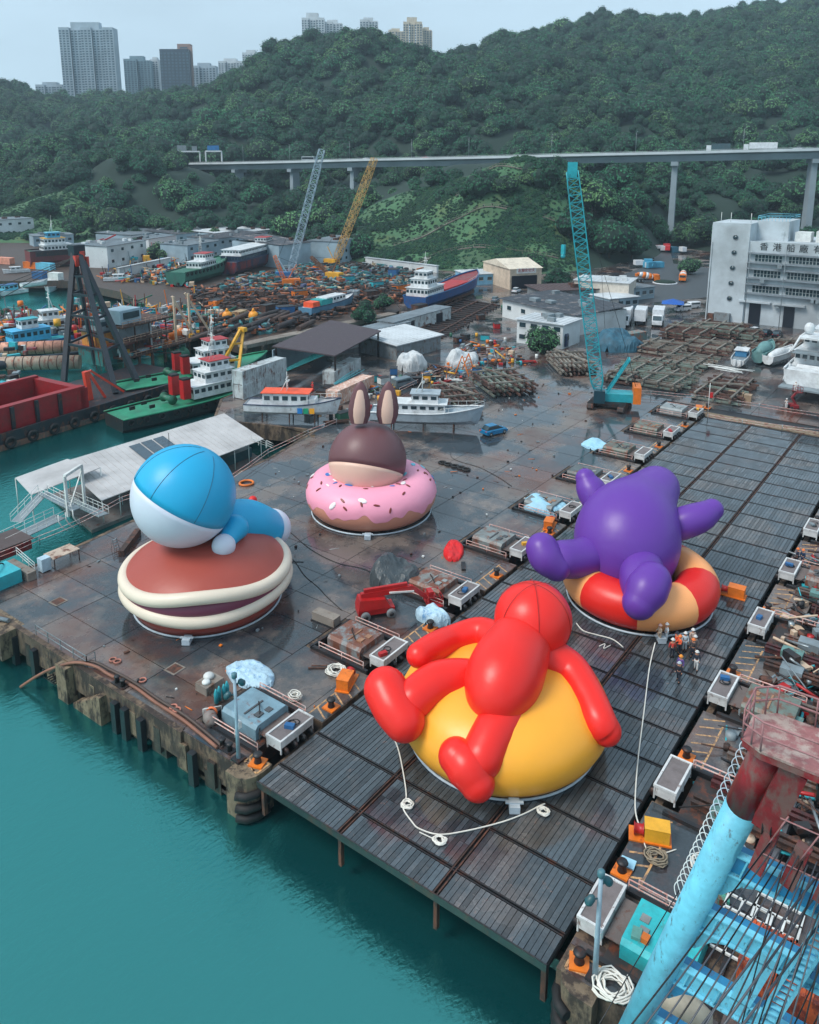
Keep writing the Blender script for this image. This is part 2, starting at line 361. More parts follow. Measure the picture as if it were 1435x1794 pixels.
for y in (-7.52, -14.97):
    mb.b2(-1.2, 100.6, y-.17, y-.09, -.13, .03); mb.b2(-1.2, 100.6, y+.09, y+.17, -.13, .03)
    mb.b2(-1.15, -.85, y-.12, y+.12, -2.6, -.14)
mb.b2(-1.15, -.85, -.6, -.35, -2.6, -.14); mb.b2(-1.15, -.85, -22.2, -21.9, -2.6, -.14)
mb.build('joint_beam', RUST, lift)
mb = MB()
for k in range(26): mb.b2(.6+3.95*k, 1.2+3.95*k, -22.2, -.1, -2.3, -1.5)
mb.build('under_beam', DARK, lift)
# ------------------------------------------------ right-hand quay: apron, pits and beam field
rq = MB()
rq.b2(-1, 13.3, -36, -22.7, -4.6, -.02)
for k in range(1, 9):
    x0 = 12*k+5.6; x1 = 12*k+12.6 if k < 8 else 103
    rq.b2(12*k+1.3, 12*k+12.6 if k < 8 else 103, -23.2, -22.7, -2.6, -.6)
    rq.b2(x0, x1, -26.4, -22.7, -3.0, -.02)
rq = rq.build('right_quay', WALLM); rq['kind'] = 'structure'
mb = MB()
mb.b2(5.9, 13.2, -30.5, -22.75, -.018, .02); mb.b2(-.9, .6, -30.5, -23.2, -.018, .02); mb.b2(-.9, 13.2, -36, -30.6, -.018, .02); mb.b2(.7, 1.2, -30.5, -22.75, -.018, .02)
for k in range(1, 9):
    x0 = 12*k+5.6; x1 = 12*k+12.6 if k < 8 else 103
    mb.b2(x0+.05, x1-.05, -26.35, -22.75, -.018, .02)
mb.build('apron', SLAB, rq)
MB().b2(13.3, 103, -80, -22.7, -3.4, -3.0).build('pit_floor', M('pit_mud', (26, 26, 28), .4, var=.5, scale=.4, rust=.5, rustrgb=(50, 34, 28)), rq)
CGREY = M('grey_concrete_beam', (88, 90, 96), .6, var=.2, dirt=.3)
for y, w_ in ((-27.6, .75), (-30.2, .75), (-38.5, .9)):
    MB().b2(13.3, 103, y-w_/2, y+w_/2, -1.0, -.1).build('long_beam', CGREY, rq)
for i in range(23):
    x = 15.3+3.95*i
    mb = MB().b2(x-.3, x+.3, -80, -26.5, -1.1, -.35); mb.build('cross_beam', CGREY, rq)
    mb = MB()
# far end of the lift
MB().b2(100.75, 103, -60, 8.3, -2.6, -.01).build('end_wall', M('end_kerb', (128, 112, 92), .8, rust=.4), rq)
# ------------------------------------------------ far yard land
fy = [G(430, 604).xy, G(684, 551).xy, (165, 104), (175, 112), (420, 330), (420, 620), (60, 620), G(-200, 500).xy, G(0, 492).xy, G(120, 492).xy, G(215, 512).xy, G(330, 575).xy]
fyo = MB().prism([tuple(p) for p in fy], -2.6, -.03).build('far_yard_ground', M('oily_yard_ground', (54, 46, 42), .6, var=.4, scale=.25, rust=.5, rustrgb=(84, 60, 46), dirt=.4)); fyo['kind'] = 'structure'
MB().b2(380, 4000, -1500, 4000, -2.9, -.3).build('ground', M('soil', (60, 66, 48), .9)) ['kind'] = 'structure'
# ================================================================== GIANT INFLATABLES
def pvc(name, rgb, rough=.42, var=.05):
    return M(name, rgb, rough=rough, var=var, scale=.16, dirt=.06, bump=.3, spec=.4)
def catm(P, sub=6):
    out = []; n = len(P)
    for i in range(n-1):
        p0, p1, p2, p3 = P[max(i-1,0)], P[i], P[i+1], P[min(i+2,n-1)]
        for k in range(sub):
            t = k/sub; out.append(tuple(.5*((2*b)+(-a+c)*t+(2*a-5*b+4*c-d)*t*t+(-a+3*b-3*c+d)*t**3) for a, b, c, d in zip(p0, p1, p2, p3)))
    out.append(tuple(P[-1])); return out
def lobe(P, n=28, sub=6):            # P = [(x,y,z,r), ...] a smooth balloon tube with domed ends
    pts = catm(P, sub)
    a, b = Vector(pts[0][:3]), Vector(pts[1][:3]); d0 = (a-b).normalized(); r0 = pts[0][3]
    a2, b2 = Vector(pts[-1][:3]), Vector(pts[-2][:3]); d1 = (a2-b2).normalized(); r1 = pts[-1][3]
    head = [(*(a+d0*r0*math.sin(t)), max(.01, r0*math.cos(t))) for t in (math.pi/2*k/6 for k in range(6, 0, -1))]
    tail = [(*(a2+d1*r1*math.sin(t)), max(.01, r1*math.cos(t))) for t in (math.pi/2*k/6 for k in range(1, 7))]
    al = head+pts+tail
    return MB().tube([p[:3] for p in al], [p[3] for p in al], n)
def blob(P, sub=8, vox=.24, name='body', mat=None, parent=None):      # smooth balloon body swept from overlapping balls
    m_ = MB()
    for x, y, z, r_ in catm(P, sub): m_.ball((x, y, z), r_, 28, 14)
    o = m_.build(name, mat, parent); a = o.modifiers.new('merge', 'REMESH'); a.mode = 'VOXEL'; a.voxel_size = vox; a.use_smooth_shade = True
    b = o.modifiers.new('relax', 'SMOOTH'); b.factor = .7; b.iterations = 14; return o
def seam(pts, r=.035): return MB().tube(pts, r, 5)
RINGM = M('pale_steel_ring', (176, 190, 200), .5, dirt=.2)
def base_ring(root, r):
    mb = MB(); mb.torus((0,0,.12), r, .1, 64, 6)
    mb.build('base_ring', RINGM, root)
    # valve box at the foot, nearest the water
    mb = MB().box((-.83*r-.42, -.6*r-.3, .3), (.9, .7, .5), .6).box((-.83*r-.42, -.6*r-.3, .57), (1.2, .22, .1), .6+1.57)
    mb.build('valve_box', RINGM, root)
# camera-facing yaw used to orient floats
def off(d, a): return FH*a + RT*d      # metres away (depth) and to the side
# --- 1. layered bun with blue-and-white balloon shapes
BR = pvc('brown_pvc', (158, 70, 58)); CRM = pvc('cream_pvc', (216, 202, 184)); BEAN = pvc('plum_pvc', (112, 52, 74)); SKYB = pvc('sky_blue_pvc', (28, 160, 206)); WH = pvc('white_pvc', (206, 210, 224))
c0 = AT(368, 1080, 72.2); c0.z = 0
root = thing('inflatable_bun', 'giant inflatable brown bun with cream rims and plum filling under the blue balloon', 'inflatable', c0)
def wob(t, amp):                     # the filling opens the bun on the camera side
    a = t-(YAW+math.pi+.2); a = (a+math.pi) % (2*math.pi)-math.pi
    return amp*math.exp(-(a/.62)**2)
n = 96
mb = MB(); prof = [(0, 6.6), (2.2, 6.45), (4.2, 6.0), (5.9, 5.25), (7.1, 4.4), (7.7, 3.7)]
vs = []; fs = []
for (r_, z_) in prof:
    for j in range(n):
        t = 2*math.pi*j/n; vs.append((max(r_, .01)*math.cos(t), max(r_, .01)*math.sin(t), z_+wob(t, -.0)*1+ wob(t, .75)*(r_/7.7)**4))
for i in range(len(prof)-1):
    for j in range(n): fs.append((i*n+j, (i+1)*n+j, (i+1)*n+(j+1) % n, i*n+(j+1) % n))
mb.add(vs, [f[::-1] for f in fs], True); mb.build('upper_bun', BR, root)
ringp = lambda R_, z_, amp: [Vector((R_*math.cos(2*math.pi*j/n), R_*math.sin(2*math.pi*j/n), z_+wob(2*math.pi*j/n, amp))) for j in range(n)]
MB().tube(ringp(7.62, 3.45, .85), .62, 14, closed=True).build('upper_rim', CRM, root)
MB().tube(ringp(7.66, 2.35, -.35), .62, 14, closed=True).build('lower_rim', CRM, root)
MB().tube(ringp(7.1, 2.95, .1), .85, 14, closed=True).build('filling', BEAN, root)
MB().lathe((0,0,0), [(6.95, .2), (7.3, .9), (7.6, 1.6), (7.7, 2.2), (7.2, 2.9), (2, 3.2)], n).build('lower_bun', BR, root)
base_ring(root, 7.05)
bc = AT(322, 868, 71.5); top = thing('balloon_ball', 'huge plain balloon, sky blue above and white below, resting on the brown bun', 'inflatable', bc-Vector((0,0,4.85)))
rb = 4.85
tilt = (Vector((0,0,1)) + FH*.25 + RT*.62).normalized()     # the blue cap leans away to the right
def cap(r_, a0, a1, k=14): return [(max(1e-4, r_*math.sin(a0+(a1-a0)*i/k)), r_*math.cos(a0+(a1-a0)*i/k)) for i in range(k+1)]
MB().lathe((0,0,rb), cap(rb, 0, R(97))[::-1], 56, tilt).build('upper_panel', SKYB, top)
MB().lathe((0,0,rb), cap(rb*.999, R(97), R(180))[::-1], 56, tilt).build('lower_panel', WH, top)
q = Vector((0,0,1)).rotation_difference(tilt)
mb = MB()
for a in (2.6, 3.35, 4.3): mb.tube([Vector((0,0,rb)) + q @ Vector((rb*1.002*math.sin(t)*math.cos(a), rb*1.002*math.sin(t)*math.sin(a), rb*1.002*math.cos(t))) for t in [R(12+6*i) for i in range(15)]], .025, 4)
mb.build('seam', M('seam_line', (40, 60, 80), .6, bump=0, dirt=0), top)
bl = thing('bolster_balloon', 'sky blue balloon bolster with white rounded ends lying behind the blue and white ball', 'inflatable', (c0.x, c0.y, 6))
def lc(px, py, D, base): return AT(px, py, D)-base
b0 = Vector((c0.x, c0.y, 6))
p1, p2 = lc(402, 916, 75, b0), lc(462, 925, 78.5, b0)
lobe([(*p1, 2.3), (*((p1+p2)/2+Vector((0,0,.15))), 2.5), (*p2, 2.2)]).build('bolster', SKYB, bl)
p3_ = lc(476, 925, 79.6, b0); MB().ball(p3_, 2.05, 28, 14).build('end_cap', WH, bl)
p4 = lc(392, 956, 70.2, b0); MB().ball(p4, 1.12, 24, 12).build('end_cap', WH, bl)
p5 = lc(412, 925, 72.5, b0); lobe([(*p4, .8), (*((p4+p5)/2), .95), (*p5, 1.3)]).build('side_arm', SKYB, bl)
MB().ball(lc(443, 876, 79.5, b0), .45, 20, 10).build('ball_tip', pvc('bright_red_pvc', (214, 28, 24)), bl)
# --- 2. iced doughnut with a brown balloon
PINK = pvc('pink_pvc', (236, 156, 180)); TAN = pvc('tan_pvc', (200, 138, 116)); MAU = pvc('mauve_brown_pvc', (104, 68, 72)); BEI = pvc('beige_pvc', (220, 182, 164))
c1 = AT(651, 900, 92.8); c1.z = 0
dn = thing('inflatable_doughnut', 'giant inflatable doughnut with pink icing and sprinkles standing beyond the brown bun', 'inflatable', c1)
RD, rd = 5.35, 2.6; n = 120; k = 22
def tor(a, b, dr=0, zc=2.35): return Vector(((RD+(rd+dr)*math.cos(b))*math.cos(a), (RD+(rd+dr)*math.cos(b))*math.sin(a), zc+(rd+dr)*.96*math.sin(b)))
mb = MB(); mb.add([tor(2*math.pi*i/n, 2*math.pi*j/k) for i in range(n) for j in range(k)], [(i*k+j, ((i+1) % n)*k+j, ((i+1) % n)*k+(j+1) % k, i*k+(j+1) % k) for i in range(n) for j in range(k)], True)
mb.build('dough', TAN, dn)
vs = []; kk = 14
for i in range(n*2):
    a = math.pi*i/n; e = R(-4)+R(8)*math.sin(9*a)+R(5)*math.sin(17*a+1)+R(3)*math.sin(29*a)
    for j in range(kk+1): vs.append(tor(a, e+(R(188)-e)*j/kk, .07 if 0 < j < kk else .0))
mb = MB(); mb.add(vs, [(i*(kk+1)+j, ((i+1) % (2*n))*(kk+1)+j, ((i+1) % (2*n))*(kk+1)+j+1, i*(kk+1)+j+1) for i in range(2*n) for j in range(kk)], True)
mb.build('icing', PINK, dn)
SPR = [pvc('sprinkle_'+s, c_) for s, c_ in (('brown', (120, 48, 40)), ('blue', (60, 118, 190)), ('aqua', (110, 196, 216)), ('white', (228, 222, 222)))]
rs = random.Random(5)
for i in range(46):
    a = YAW+math.pi+rs.uniform(-2.2, 2.2); b = rs.uniform(R(18), R(120)); ln = rs.choice((.35, .35, .4, .55)); wd = .13 if ln < .5 else .3
    p = tor(a, b, .09); ta = Vector((-math.sin(a), math.cos(a), 0)); tb = (tor(a, b+.05, .09)-p).normalized(); u = rs.uniform(0, 3.14)
    d = ta*math.cos(u)+tb*math.sin(u); e = ta.cross(tb).normalized()
    s = d.cross(e); m_ = MB(); m_.add([p+d*ln*math.cos(t)+s*wd*math.sin(t)+e*.0*1 for t in [2*math.pi*q_/10 for q_ in range(10)]]+[p-e*.06*(1 if e.dot(p-Vector((0,0,2.35))) < 0 else -1)+d*ln*.7*math.cos(t)+s*wd*.7*math.sin(t) for t in [2*math.pi*q_/10 for q_ in range(10)]], [(q_, (q_+1) % 10, 10+(q_+1) % 10, 10+q_) for q_ in range(10)]+[tuple(range(10, 20))])
    m_.build('sprinkle', SPR[0] if ln < .5 and rs.random() < .7 else rs.choice(SPR[1:] if rs.random() < .8 else SPR), dn)
base_ring(dn, 7.3)
hc = AT(644, 806, 93.0)
hb = thing('balloon_brown', 'plain mauve-brown balloon with beige underside and two upright fins in the doughnut', 'inflatable', (hc.x, hc.y, 2.6))
hl = hc-Vector((hc.x, hc.y, 2.6)); rh = 4.75
t2 = (Vector((0,0,1)) + FH*.55 + RT*.18).normalized()
MB().lathe(hl, cap(rh, 0, R(104))[::-1], 56, t2).build('upper_panel', MAU, hb)
MB().lathe(hl, cap(rh*.998, R(104), R(180))[::-1], 56, t2).build('lower_panel', BEI, hb)
lobe([(0,0,.2,3.0), (*(hl*.35),3.1), (*(hl*.6), 3.3)]).build('neck', MAU, hb)
for px, D in ((629, 92.0), (678, 92.6)):
    a_ = AT(px, 741, D)-Vector((hc.x, hc.y, 2.6)); b_ = AT(px+3, 664, D)-Vector((hc.x, hc.y, 2.6)); m_ = (a_+b_)/2
    f_ = MB(); pr = [(1.0, 0), (1.3, 1.0), (1.32, 2.0), (1.1, 3.2), (.75, 4.3), (.3, 5.0), (.02, 5.2)]
    vs = []; nn = 20
    for w_, h_ in pr:
        for j in range(nn):
            t = 2*math.pi*j/nn; vs.append(a_ + RT*w_*math.cos(t) + FH*w_*.55*math.sin(t) + (b_-a_).normalized()*h_)
    f_.add(vs, [(i*nn+j, i*nn+(j+1) % nn, (i+1)*nn+(j+1) % nn, (i+1)*nn+j) for i in range(len(pr)-1) for j in range(nn)], True)
    fo = f_.build('fin', MAU, hb)
    g_ = MB(); vs = []
    for w_, h_ in pr[:-1]:
        for j in range(nn//2+1):
            t = math.pi+math.pi*j/(nn/2); vs.append(a_ + RT*w_*.8*math.cos(t) + FH*(w_*.6*math.sin(t)-.03) + (b_-a_).normalized()*(h_*.93+.1))
    m2 = nn//2+1; g_.add(vs, [(i*m2+j, i*m2+j+1, (i+1)*m2+j+1, (i+1)*m2+j) for i in range(len(pr)-2) for j in range(m2-1)], True)
    g_.build('fin_panel', BEI, fo)
# --- 3. red balloon figure on a yellow dome
YEL = pvc('golden_pvc', (242, 166, 52), .36); RED = pvc('scarlet_pvc', (228, 36, 28), .36)
c2 = AT(878, 1340, 53.2); c2.z = 0
yd = thing('inflatable_dome', 'giant golden yellow inflatable dome near the water edge, under the red balloon shapes', 'inflatable', c2)
MB().lathe((0,0,0), [(6.9, .2), (7.4, .8), (7.75, 1.5), (7.85, 2.2), (7.75, 2.9), (7.4, 3.6), (6.8, 4.2), (6.0, 4.75), (5.0, 5.2), (3.8, 5.5), (2.2, 5.75), (1e-4, 5.85)], 72).build('dome', YEL, yd)
base_ring(yd, 7.0)
rf = thing('balloon_red', 'plain scarlet balloon cluster of ball, body and bolsters over the yellow dome', 'inflatable', (c2.x, c2.y, 6.5))
B0 = Vector((c2.x, c2.y, 6.5)); lc2 = lambda px, py, D: AT(px, py, D)-B0
def L4(*pts): return [(*lc2(a, b, D), r_) for a, b, D, r_ in pts]
blob(L4((872, 1212, 49.8, 2.3), (882, 1188, 50.8, 2.75), (900, 1150, 52.8, 2.6), (918, 1112, 54.6, 2.1)), name='body', mat=RED, parent=rf)
MB().ball(lc2(934, 1085, 55.6), 2.95, 48, 24, .95).build('ball', RED, rf)
lobe(L4((880, 1128, 55.5, 1.40), (842, 1108, 57, 1.17), (796, 1120, 56.5, 1.11), (762, 1134, 55, 1.11), (734, 1148, 53.5, 0.94))).build('bolster', RED, rf)
lobe(L4((962, 1150, 54, 1.40), (1000, 1175, 53.2, 1.35), (1030, 1220, 51, 1.23), (1050, 1262, 49.2, 1.17), (1062, 1280, 48.8, 1.05))).build('bolster', RED, rf)
lobe(L4((862, 1205, 52.5, 1.58), (815, 1192, 52.3, 1.52), (765, 1196, 51.6, 1.46), (725, 1225, 50.4, 1.40))).build('bolster', RED, rf)
lobe(L4((676, 1208, 51.0, 1.58), (690, 1238, 49.9, 1.52), (708, 1262, 49.2, 1.46))).build('bolster_foot', RED, rf)
lobe(L4((912, 1205, 51.5, 1.75), (885, 1250, 49.2, 1.58), (862, 1290, 47.6, 1.52), (845, 1325, 46.5, 1.46))).build('bolster', RED, rf)
lobe(L4((800, 1325, 46.6, 1.23), (820, 1345, 46.0, 1.46), (836, 1372, 45.4, 1.17))).build('bolster_foot', RED, rf)
# --- 4. purple pear balloon in a life ring
PUR = pvc('purple_pvc', (96, 52, 150), .4); LRED = pvc('ring_red_pvc', (214, 34, 26), .36); LORG = pvc('ring_apricot_pvc', (246, 166, 104), .38)
c3 = AT(1118, 1050, 72.3); c3.z = 0
lr = thing('inflatable_life_ring', 'giant inflatable life ring in red and apricot sections standing on the timber platform', 'inflatable', c3)
RD2, rd2 = 5.35, 2.1; k = 18; seg = 8
for s_ in range(seg):
    vs = []; m1 = 14
    for i in range(m1+1):
        a = 2*math.pi*(s_+i/m1)/seg+.34
        for j in range(k):
            b = 2*math.pi*j/k; vs.append(((RD2+rd2*math.cos(b))*math.cos(a), (RD2+rd2*math.cos(b))*math.sin(a), 1.95+rd2*.97*math.sin(b)))
    MB().add(vs, [(i*k+j, (i+1)*k+j, (i+1)*k+(j+1) % k, i*k+(j+1) % k) for i in range(m1) for j in range(k)], True).build('ring_section', LRED if s_ % 2 else LORG, lr)
base_ring(lr, 6.9)
pp = thing('balloon_purple', 'plain purple pear-shaped balloon with four rounded bolsters lying in the red and apricot ring', 'inflatable', (c3.x, c3.y, 3))
B0 = Vector((c3.x, c3.y, 3)); lc2 = lambda px, py, D: AT(px, py, D)-B0
blob(L4((1100, 968, 73.0, 4.5), (1098, 948, 73.8, 5.2), (1104, 924, 75.0, 4.85), (1122, 892, 76.8, 3.6), (1140, 868, 78.2, 2.75), (1150, 856, 79.2, 2.45)), vox=.28, name='body', mat=PUR, parent=pp)
lobe(L4((1082, 915, 77.0, 1.5), (1052, 884, 78.0, 1.6), (1034, 855, 79.0, 1.5), (1026, 838, 79.5, 1.05))).build('bolster', PUR, pp)
lobe(L4((1165, 928, 75.5, 1.5), (1195, 917, 75.0, 1.6), (1226, 906, 75.0, 1.5), (1248, 893, 75.4, 1.1))).build('bolster', PUR, pp)
lobe(L4((1050, 968, 72.2, 1.9), (1015, 978, 71.2, 1.85), (985, 980, 70.5, 1.8))).build('bolster', PUR, pp)
lobe(L4((950, 962, 70.3, 1.55), (958, 978, 69.8, 1.6), (975, 992, 69.6, 1.4))).build('bolster_foot', PUR, pp)
lobe(L4((1125, 998, 69.1, 2.0), (1122, 1015, 67.6, 1.9), (1125, 1032, 66.6, 1.8))).build('bolster', PUR, pp)
lobe(L4((1142, 1018, 66.3, 1.75), (1132, 1035, 65.6, 1.85), (1120, 1056, 65.0, 1.5))).build('bolster_foot', PUR, pp)

# stitched seams on the balloon shapes
SEAM_R = M('seam_red', (150, 16, 14), .6, bump=0, dirt=0); SEAM_P = M('seam_purple', (62, 32, 104), .6, bump=0, dirt=0)
def ring_seam(c, r_, ax, mat, par, rr_=.03): MB().torus(tuple(c), r_, rr_, 40, 5, tuple(ax)).build('seam', mat, par)
B1 = Vector((c2.x, c2.y, 6.5)); bc_ = AT(934, 1085, 55.6)-B1
for ax in (RT, RT*.5+FH*.87, RT*.5-FH*.87): ring_seam(bc_, 2.96, ax, SEAM_R, rf, .022)
B3 = Vector((c3.x, c3.y, 3))
# ================================================================== LIFT MACHINERY BESIDE THE PLATFORM
HOODC = [('weathered pale blue', (112, 142, 156), .25), ('grey-blue and rusty', (120, 128, 130), .62), ('grey and rusty', (124, 128, 126), .6), ('grey', (120, 128, 128), .4), ('grey', (116, 124, 126), .3), ('dark grey', (88, 96, 98), .3), ('mossy grey', (96, 108, 100), .5), ('mossy grey', (98, 112, 104), .5), ('pale grey', (136, 144, 146), .25)]
FRAMEW = M('white_frame', (198, 200, 200), .5, dirt=.35, rust=.2, rscale=3)
GRATE = M('grey_grating', (112, 104, 104), .7, var=.15, scale=4)
STRIPE = M('barrier_tape', (206, 150, 140), .6, rust=.5, rustrgb=(196, 190, 186), rscale=6)
def winch(x0, sgn, i, hood, label, group, grp_pos):
    """one lift station: x0 = start of its bay, sgn=+1 left of platform, -1 right"""
    yb = 0 if sgn > 0 else -22.3
    Y = lambda v: yb+sgn*v
    r = thing('winch_station', label, 'winch', (x0+3.2, Y(2), 0), 0, group); O = Vector((x0+3.2, Y(2), 0))
    def bb(mb, xa, xb, va, vb, za, zb):
        ya, yb_ = Y(va), Y(vb); return mb.b2(xa-O.x, xb-O.x, min(ya, yb_)-O.y, max(ya, yb_)-O.y, za, zb)
    L = x0+1.5; Rr = x0+5.0
    mb = MB()           # white framed platform at the deck edge
    bb(mb, L, Rr, .35, .5, .95, 1.12); bb(mb, L, Rr, 1.75, 1.9, .95, 1.12); bb(mb, L, L+.15, .5, 1.75, .95, 1.12); bb(mb, Rr-.15, Rr, .5, 1.75, .95, 1.12)
    for a in (L+.04, (L+Rr)/2, Rr-.16):
        for v in (.38, 1.76): bb(mb, a, a+.1, v, v+.1, 0.02, .95)
    bb(mb, L+.05, Rr-.05, 1.8, 1.86, .35, .95); bb(mb, L+.05, L+.1, .5, 1.75, .3, .95); bb(mb, Rr-.1, Rr-.05, .5, 1.75, .3, .95); bb(mb, L+.05, Rr-.05, .42, .46, .45, .95)
    mb.build('frame', FRAMEW, r)
    bb(MB(), L+.13, Rr-.13, .48, 1.77, .98, 1.05).build('top_grating', GRATE, r)
    for a in (L+.4, L+1.3, L+2.2, L+3.0): MB().lathe((a-O.x, Y(.25)-O.y, .2), [(.28, -.1), (.3, 0), (.28, .1)], 10, (1,0,0)).build('sheave', DARK, r)
    rw = random.Random(i*3+1)
    if rw.random() < .45: MB().torus((L+1.0+rw.random()*1.4-O.x, Y(1.1)-O.y, 1.1), .38, .04, 18, 5, (.1,.1,1)).torus((L+1.2+rw.random()-O.x, Y(1.2)-O.y, 1.14), .3, .04, 18, 5).build('hose_loop', BLACK, r)
    if rw.random() < .5: MB().box((L+.6+rw.random()*2-O.x, Y(1.0)-O.y, 1.2), (.5+rw.random()*.5,.4,.3), rw.random()*3).build('tool_box', rw.choice([REDP, BLUE, YELLOW, GREYP]), r)
    if rw.random() < .6: MB().tube([(x0+1.2-O.x, Y(2.2)-O.y, .5), (x0+3-O.x, Y(4+rw.random()*2)-O.y, 1.5), (x0+5.2-O.x, Y(6.8)-O.y, .45)], .05, 5).build('cable', BLACK, r)
    if hood is not None:
        hm = M('hood_%d_%s' % (i, 'l' if sgn > 0 else 'r'), hood[1], .5, var=.2, rust=hood[2], rustrgb=(112, 66, 48), rscale=.9, dirt=.3, scale=2)
        mb = MB(); xa, xb = x0+1.45, x0+4.85
        P = [(xa, 0.05), (xb, .05), (xb, .95), (xb-.25, 1.2), (xa+.25, 1.2), (xa, .95)]
        v0, v1 = Y(2.9)-O.y, Y(6.6)-O.y
        vs = [(p[0]-O.x, v0, p[1]) for p in P]+[(p[0]-O.x, v1, p[1]) for p in P]
        mb.add(vs, [(0,1,2,3,4,5), (6,11,10,9,8,7)]+[(j, (j+1) % 6, 6+(j+1) % 6, 6+j) for j in range(6)])
        h = mb.build('hood', hm, r)
        bb(MB(), x0+1.7, x0+4.6, 1.95, 2.88, .55, .62).build('cover_plate', M('brown_plate', (104, 92, 88), .6, rust=.3), r)
        mb = MB(); bb(mb, x0+2.3, x0+2.9, 3.5, 4.0, 1.2, 1.3); bb(mb, x0+3.2, x0+3.7, 3.3, 3.8, 1.2, 1.26); bb(mb, x0+2.0, x0+3.9, 4.6, 4.75, 1.2, 1.27); mb.build('hatch', M('hatch_'+str(i % 3), [(70, 74, 78), (150, 110, 84), (132, 138, 138)][i % 3], .6, rust=.3), h)
    mb = MB(); bb(mb, x0+.9, x0+5.3, 2.2, 6.9, -1.6, .04); mb.build('machine_bed', M('machine_bed', (48, 44, 44), .6, rust=.4), r)
    mb = MB(); bb(mb, x0+.45, x0+.75, 1.4, 7.6, -.5, .3); bb(mb, x0+5.45, x0+5.75, 1.4, 7.6, -.5, .3); bb(mb, x0+.45, x0+5.75, 7.5, 7.75, -.5, .3); mb.build('kerb_beam', DARK, r)
    for xx in ((x0+.6, x0+5.6) if sgn > 0 else (x0+5.6,)):   # red and white guard rails
        mb = MB(); hh = .95
        for v in (1.8, 4.2, 6.8): mb.tube([(xx-O.x, Y(v)-O.y, .2), (xx-O.x, Y(v)-O.y, hh)], .04, 5)
        for z_ in (hh, .6): mb.tube([(xx-O.x, Y(1.8)-O.y, z_), (xx-O.x, Y(6.8)-O.y, z_)], .045, 5)
        mb.build('guard_rail', STRIPE, r)
    return r
for i in range(9):
    hood = HOODC[i] if i not in (4,) else None
    ws = winch(12*i, 1, i, hood or HOODC[4], '%s winch station from the water on the left side of the timber platform' % ORD[i], 'winch stations left of the platform', '')
    if i == 4:
        pass
for i in range(9):
    cols = {0: ('turquoise', (40, 170, 176), .18), 5: ('turquoise', (60, 160, 168), .3)}
    winch(12*i, -1, i+20, cols.get(i, HOODC[(i*2+3) % 9]) if i in (0, 2, 4, 5, 6, 8) else None, '%s winch station from the water on the right side of the timber platform' % ORD[i], 'winch stations right of the platform', '')
# things lying on the turquoise hood
t = thing('hood_box', 'small orange box on the turquoise hood near the front right corner', 'box', (2.2, -26.3, 1.2)); MB().box((0,0,.15), (.45,.4,.3)).build('box_body', ORANGE, t); MB().box((.05,.5,.1), (.7,.5,.2), .2).build('lid', M('sage', (96, 160, 150), .6), t)
tag(MB().box((0,0,.06), (.75,.5,.12), .1).build('plate', M('salmon_plate', (206, 130, 98), .6, rust=.2), None, (2.3, -28.0, 1.2)), 'salmon coloured plate lying on the turquoise hood', 'plate')
# bollards with painted bases
def bollard(x, y, label, rz=0):
    r = thing('bollard', label, 'bollard', (x, y, .02), rz, 'mooring bollards beside the platform')
    MB().box((0,0,.06), (1.05,1.05,.12)).build('base', ORANGE, r)
    m_ = MB().lathe((0,0,.1), [(.3, 0), (.25, .15), (.22, .4), (.3, .52), (.36, .6), (.3, .72), (.01, .76)], 12); m_.lathe((.12,0,.55), [(.16,0),(.2,.1),(.05,.22)], 8, (1,0,.6)); m_.build('post', DARK, r)
    return r
for i in range(9):
    bollard(12*i+(9.2 if i else 7.6), .95, '%s bollard from the water along the left edge of the platform' % ORD[i+1])
    if i: bollard(12*i+6.6, -23.3, '%s bollard from the water along the right edge of the platform' % ORD[i+1])
bollard(.0, 1.15, 'rusty bollard on the rounded quay corner left of the platform', .3)
bollard(6.7, -23.25, 'bollard with a pale blue pad beside the yellow winch box')
bollard(-.1, -23.6, 'bollard on the quay corner right of the platform', .4)
tag(MB().box((0,0,.12), (.7,.9,.1), .1).build('pad', TARPB, None, (7.35, -23.35, .1)), 'pale blue ribbed pad lying behind a bollard', 'pad')
# painted hatching on the aprons
mb = MB()
def ln(x0, y0, x1, y1, w_=.14, z_=.026):
    mb.beam((x0, y0, z_), (x1, y1, z_), w_, .006)
for k in range(9):
    for sg, yb in ((1, 0), (-1, -22.6)):
        Y = lambda v: yb+sg*v
        xa, xb = 12*k+6.1, 12*k+11.6
        ln(xa, Y(1.9), xb, Y(1.9)); 
        for j in range(5 if sg > 0 else 6):
            x = xa+.2+j*1.05; ln(x, Y(.45), x+.7, Y(1.85))
for sg, yb in ((1, 0), (-1, -22.6)):
    Y = lambda v: yb+sg*v
    ln(-.75, Y(.5), -.4, Y(2.1)); ln(-.75, Y(.5), .42, Y(.45)); ln(.42, Y(.45), .42, Y(2.1)); ln(.42, Y(2.1), -.4, Y(2.1)); ln(-.5, Y(1.9), .4, Y(.9)); ln(-.7, Y(.8), .0, Y(2.05))
mb.build('apron_marking', LINE, quay)
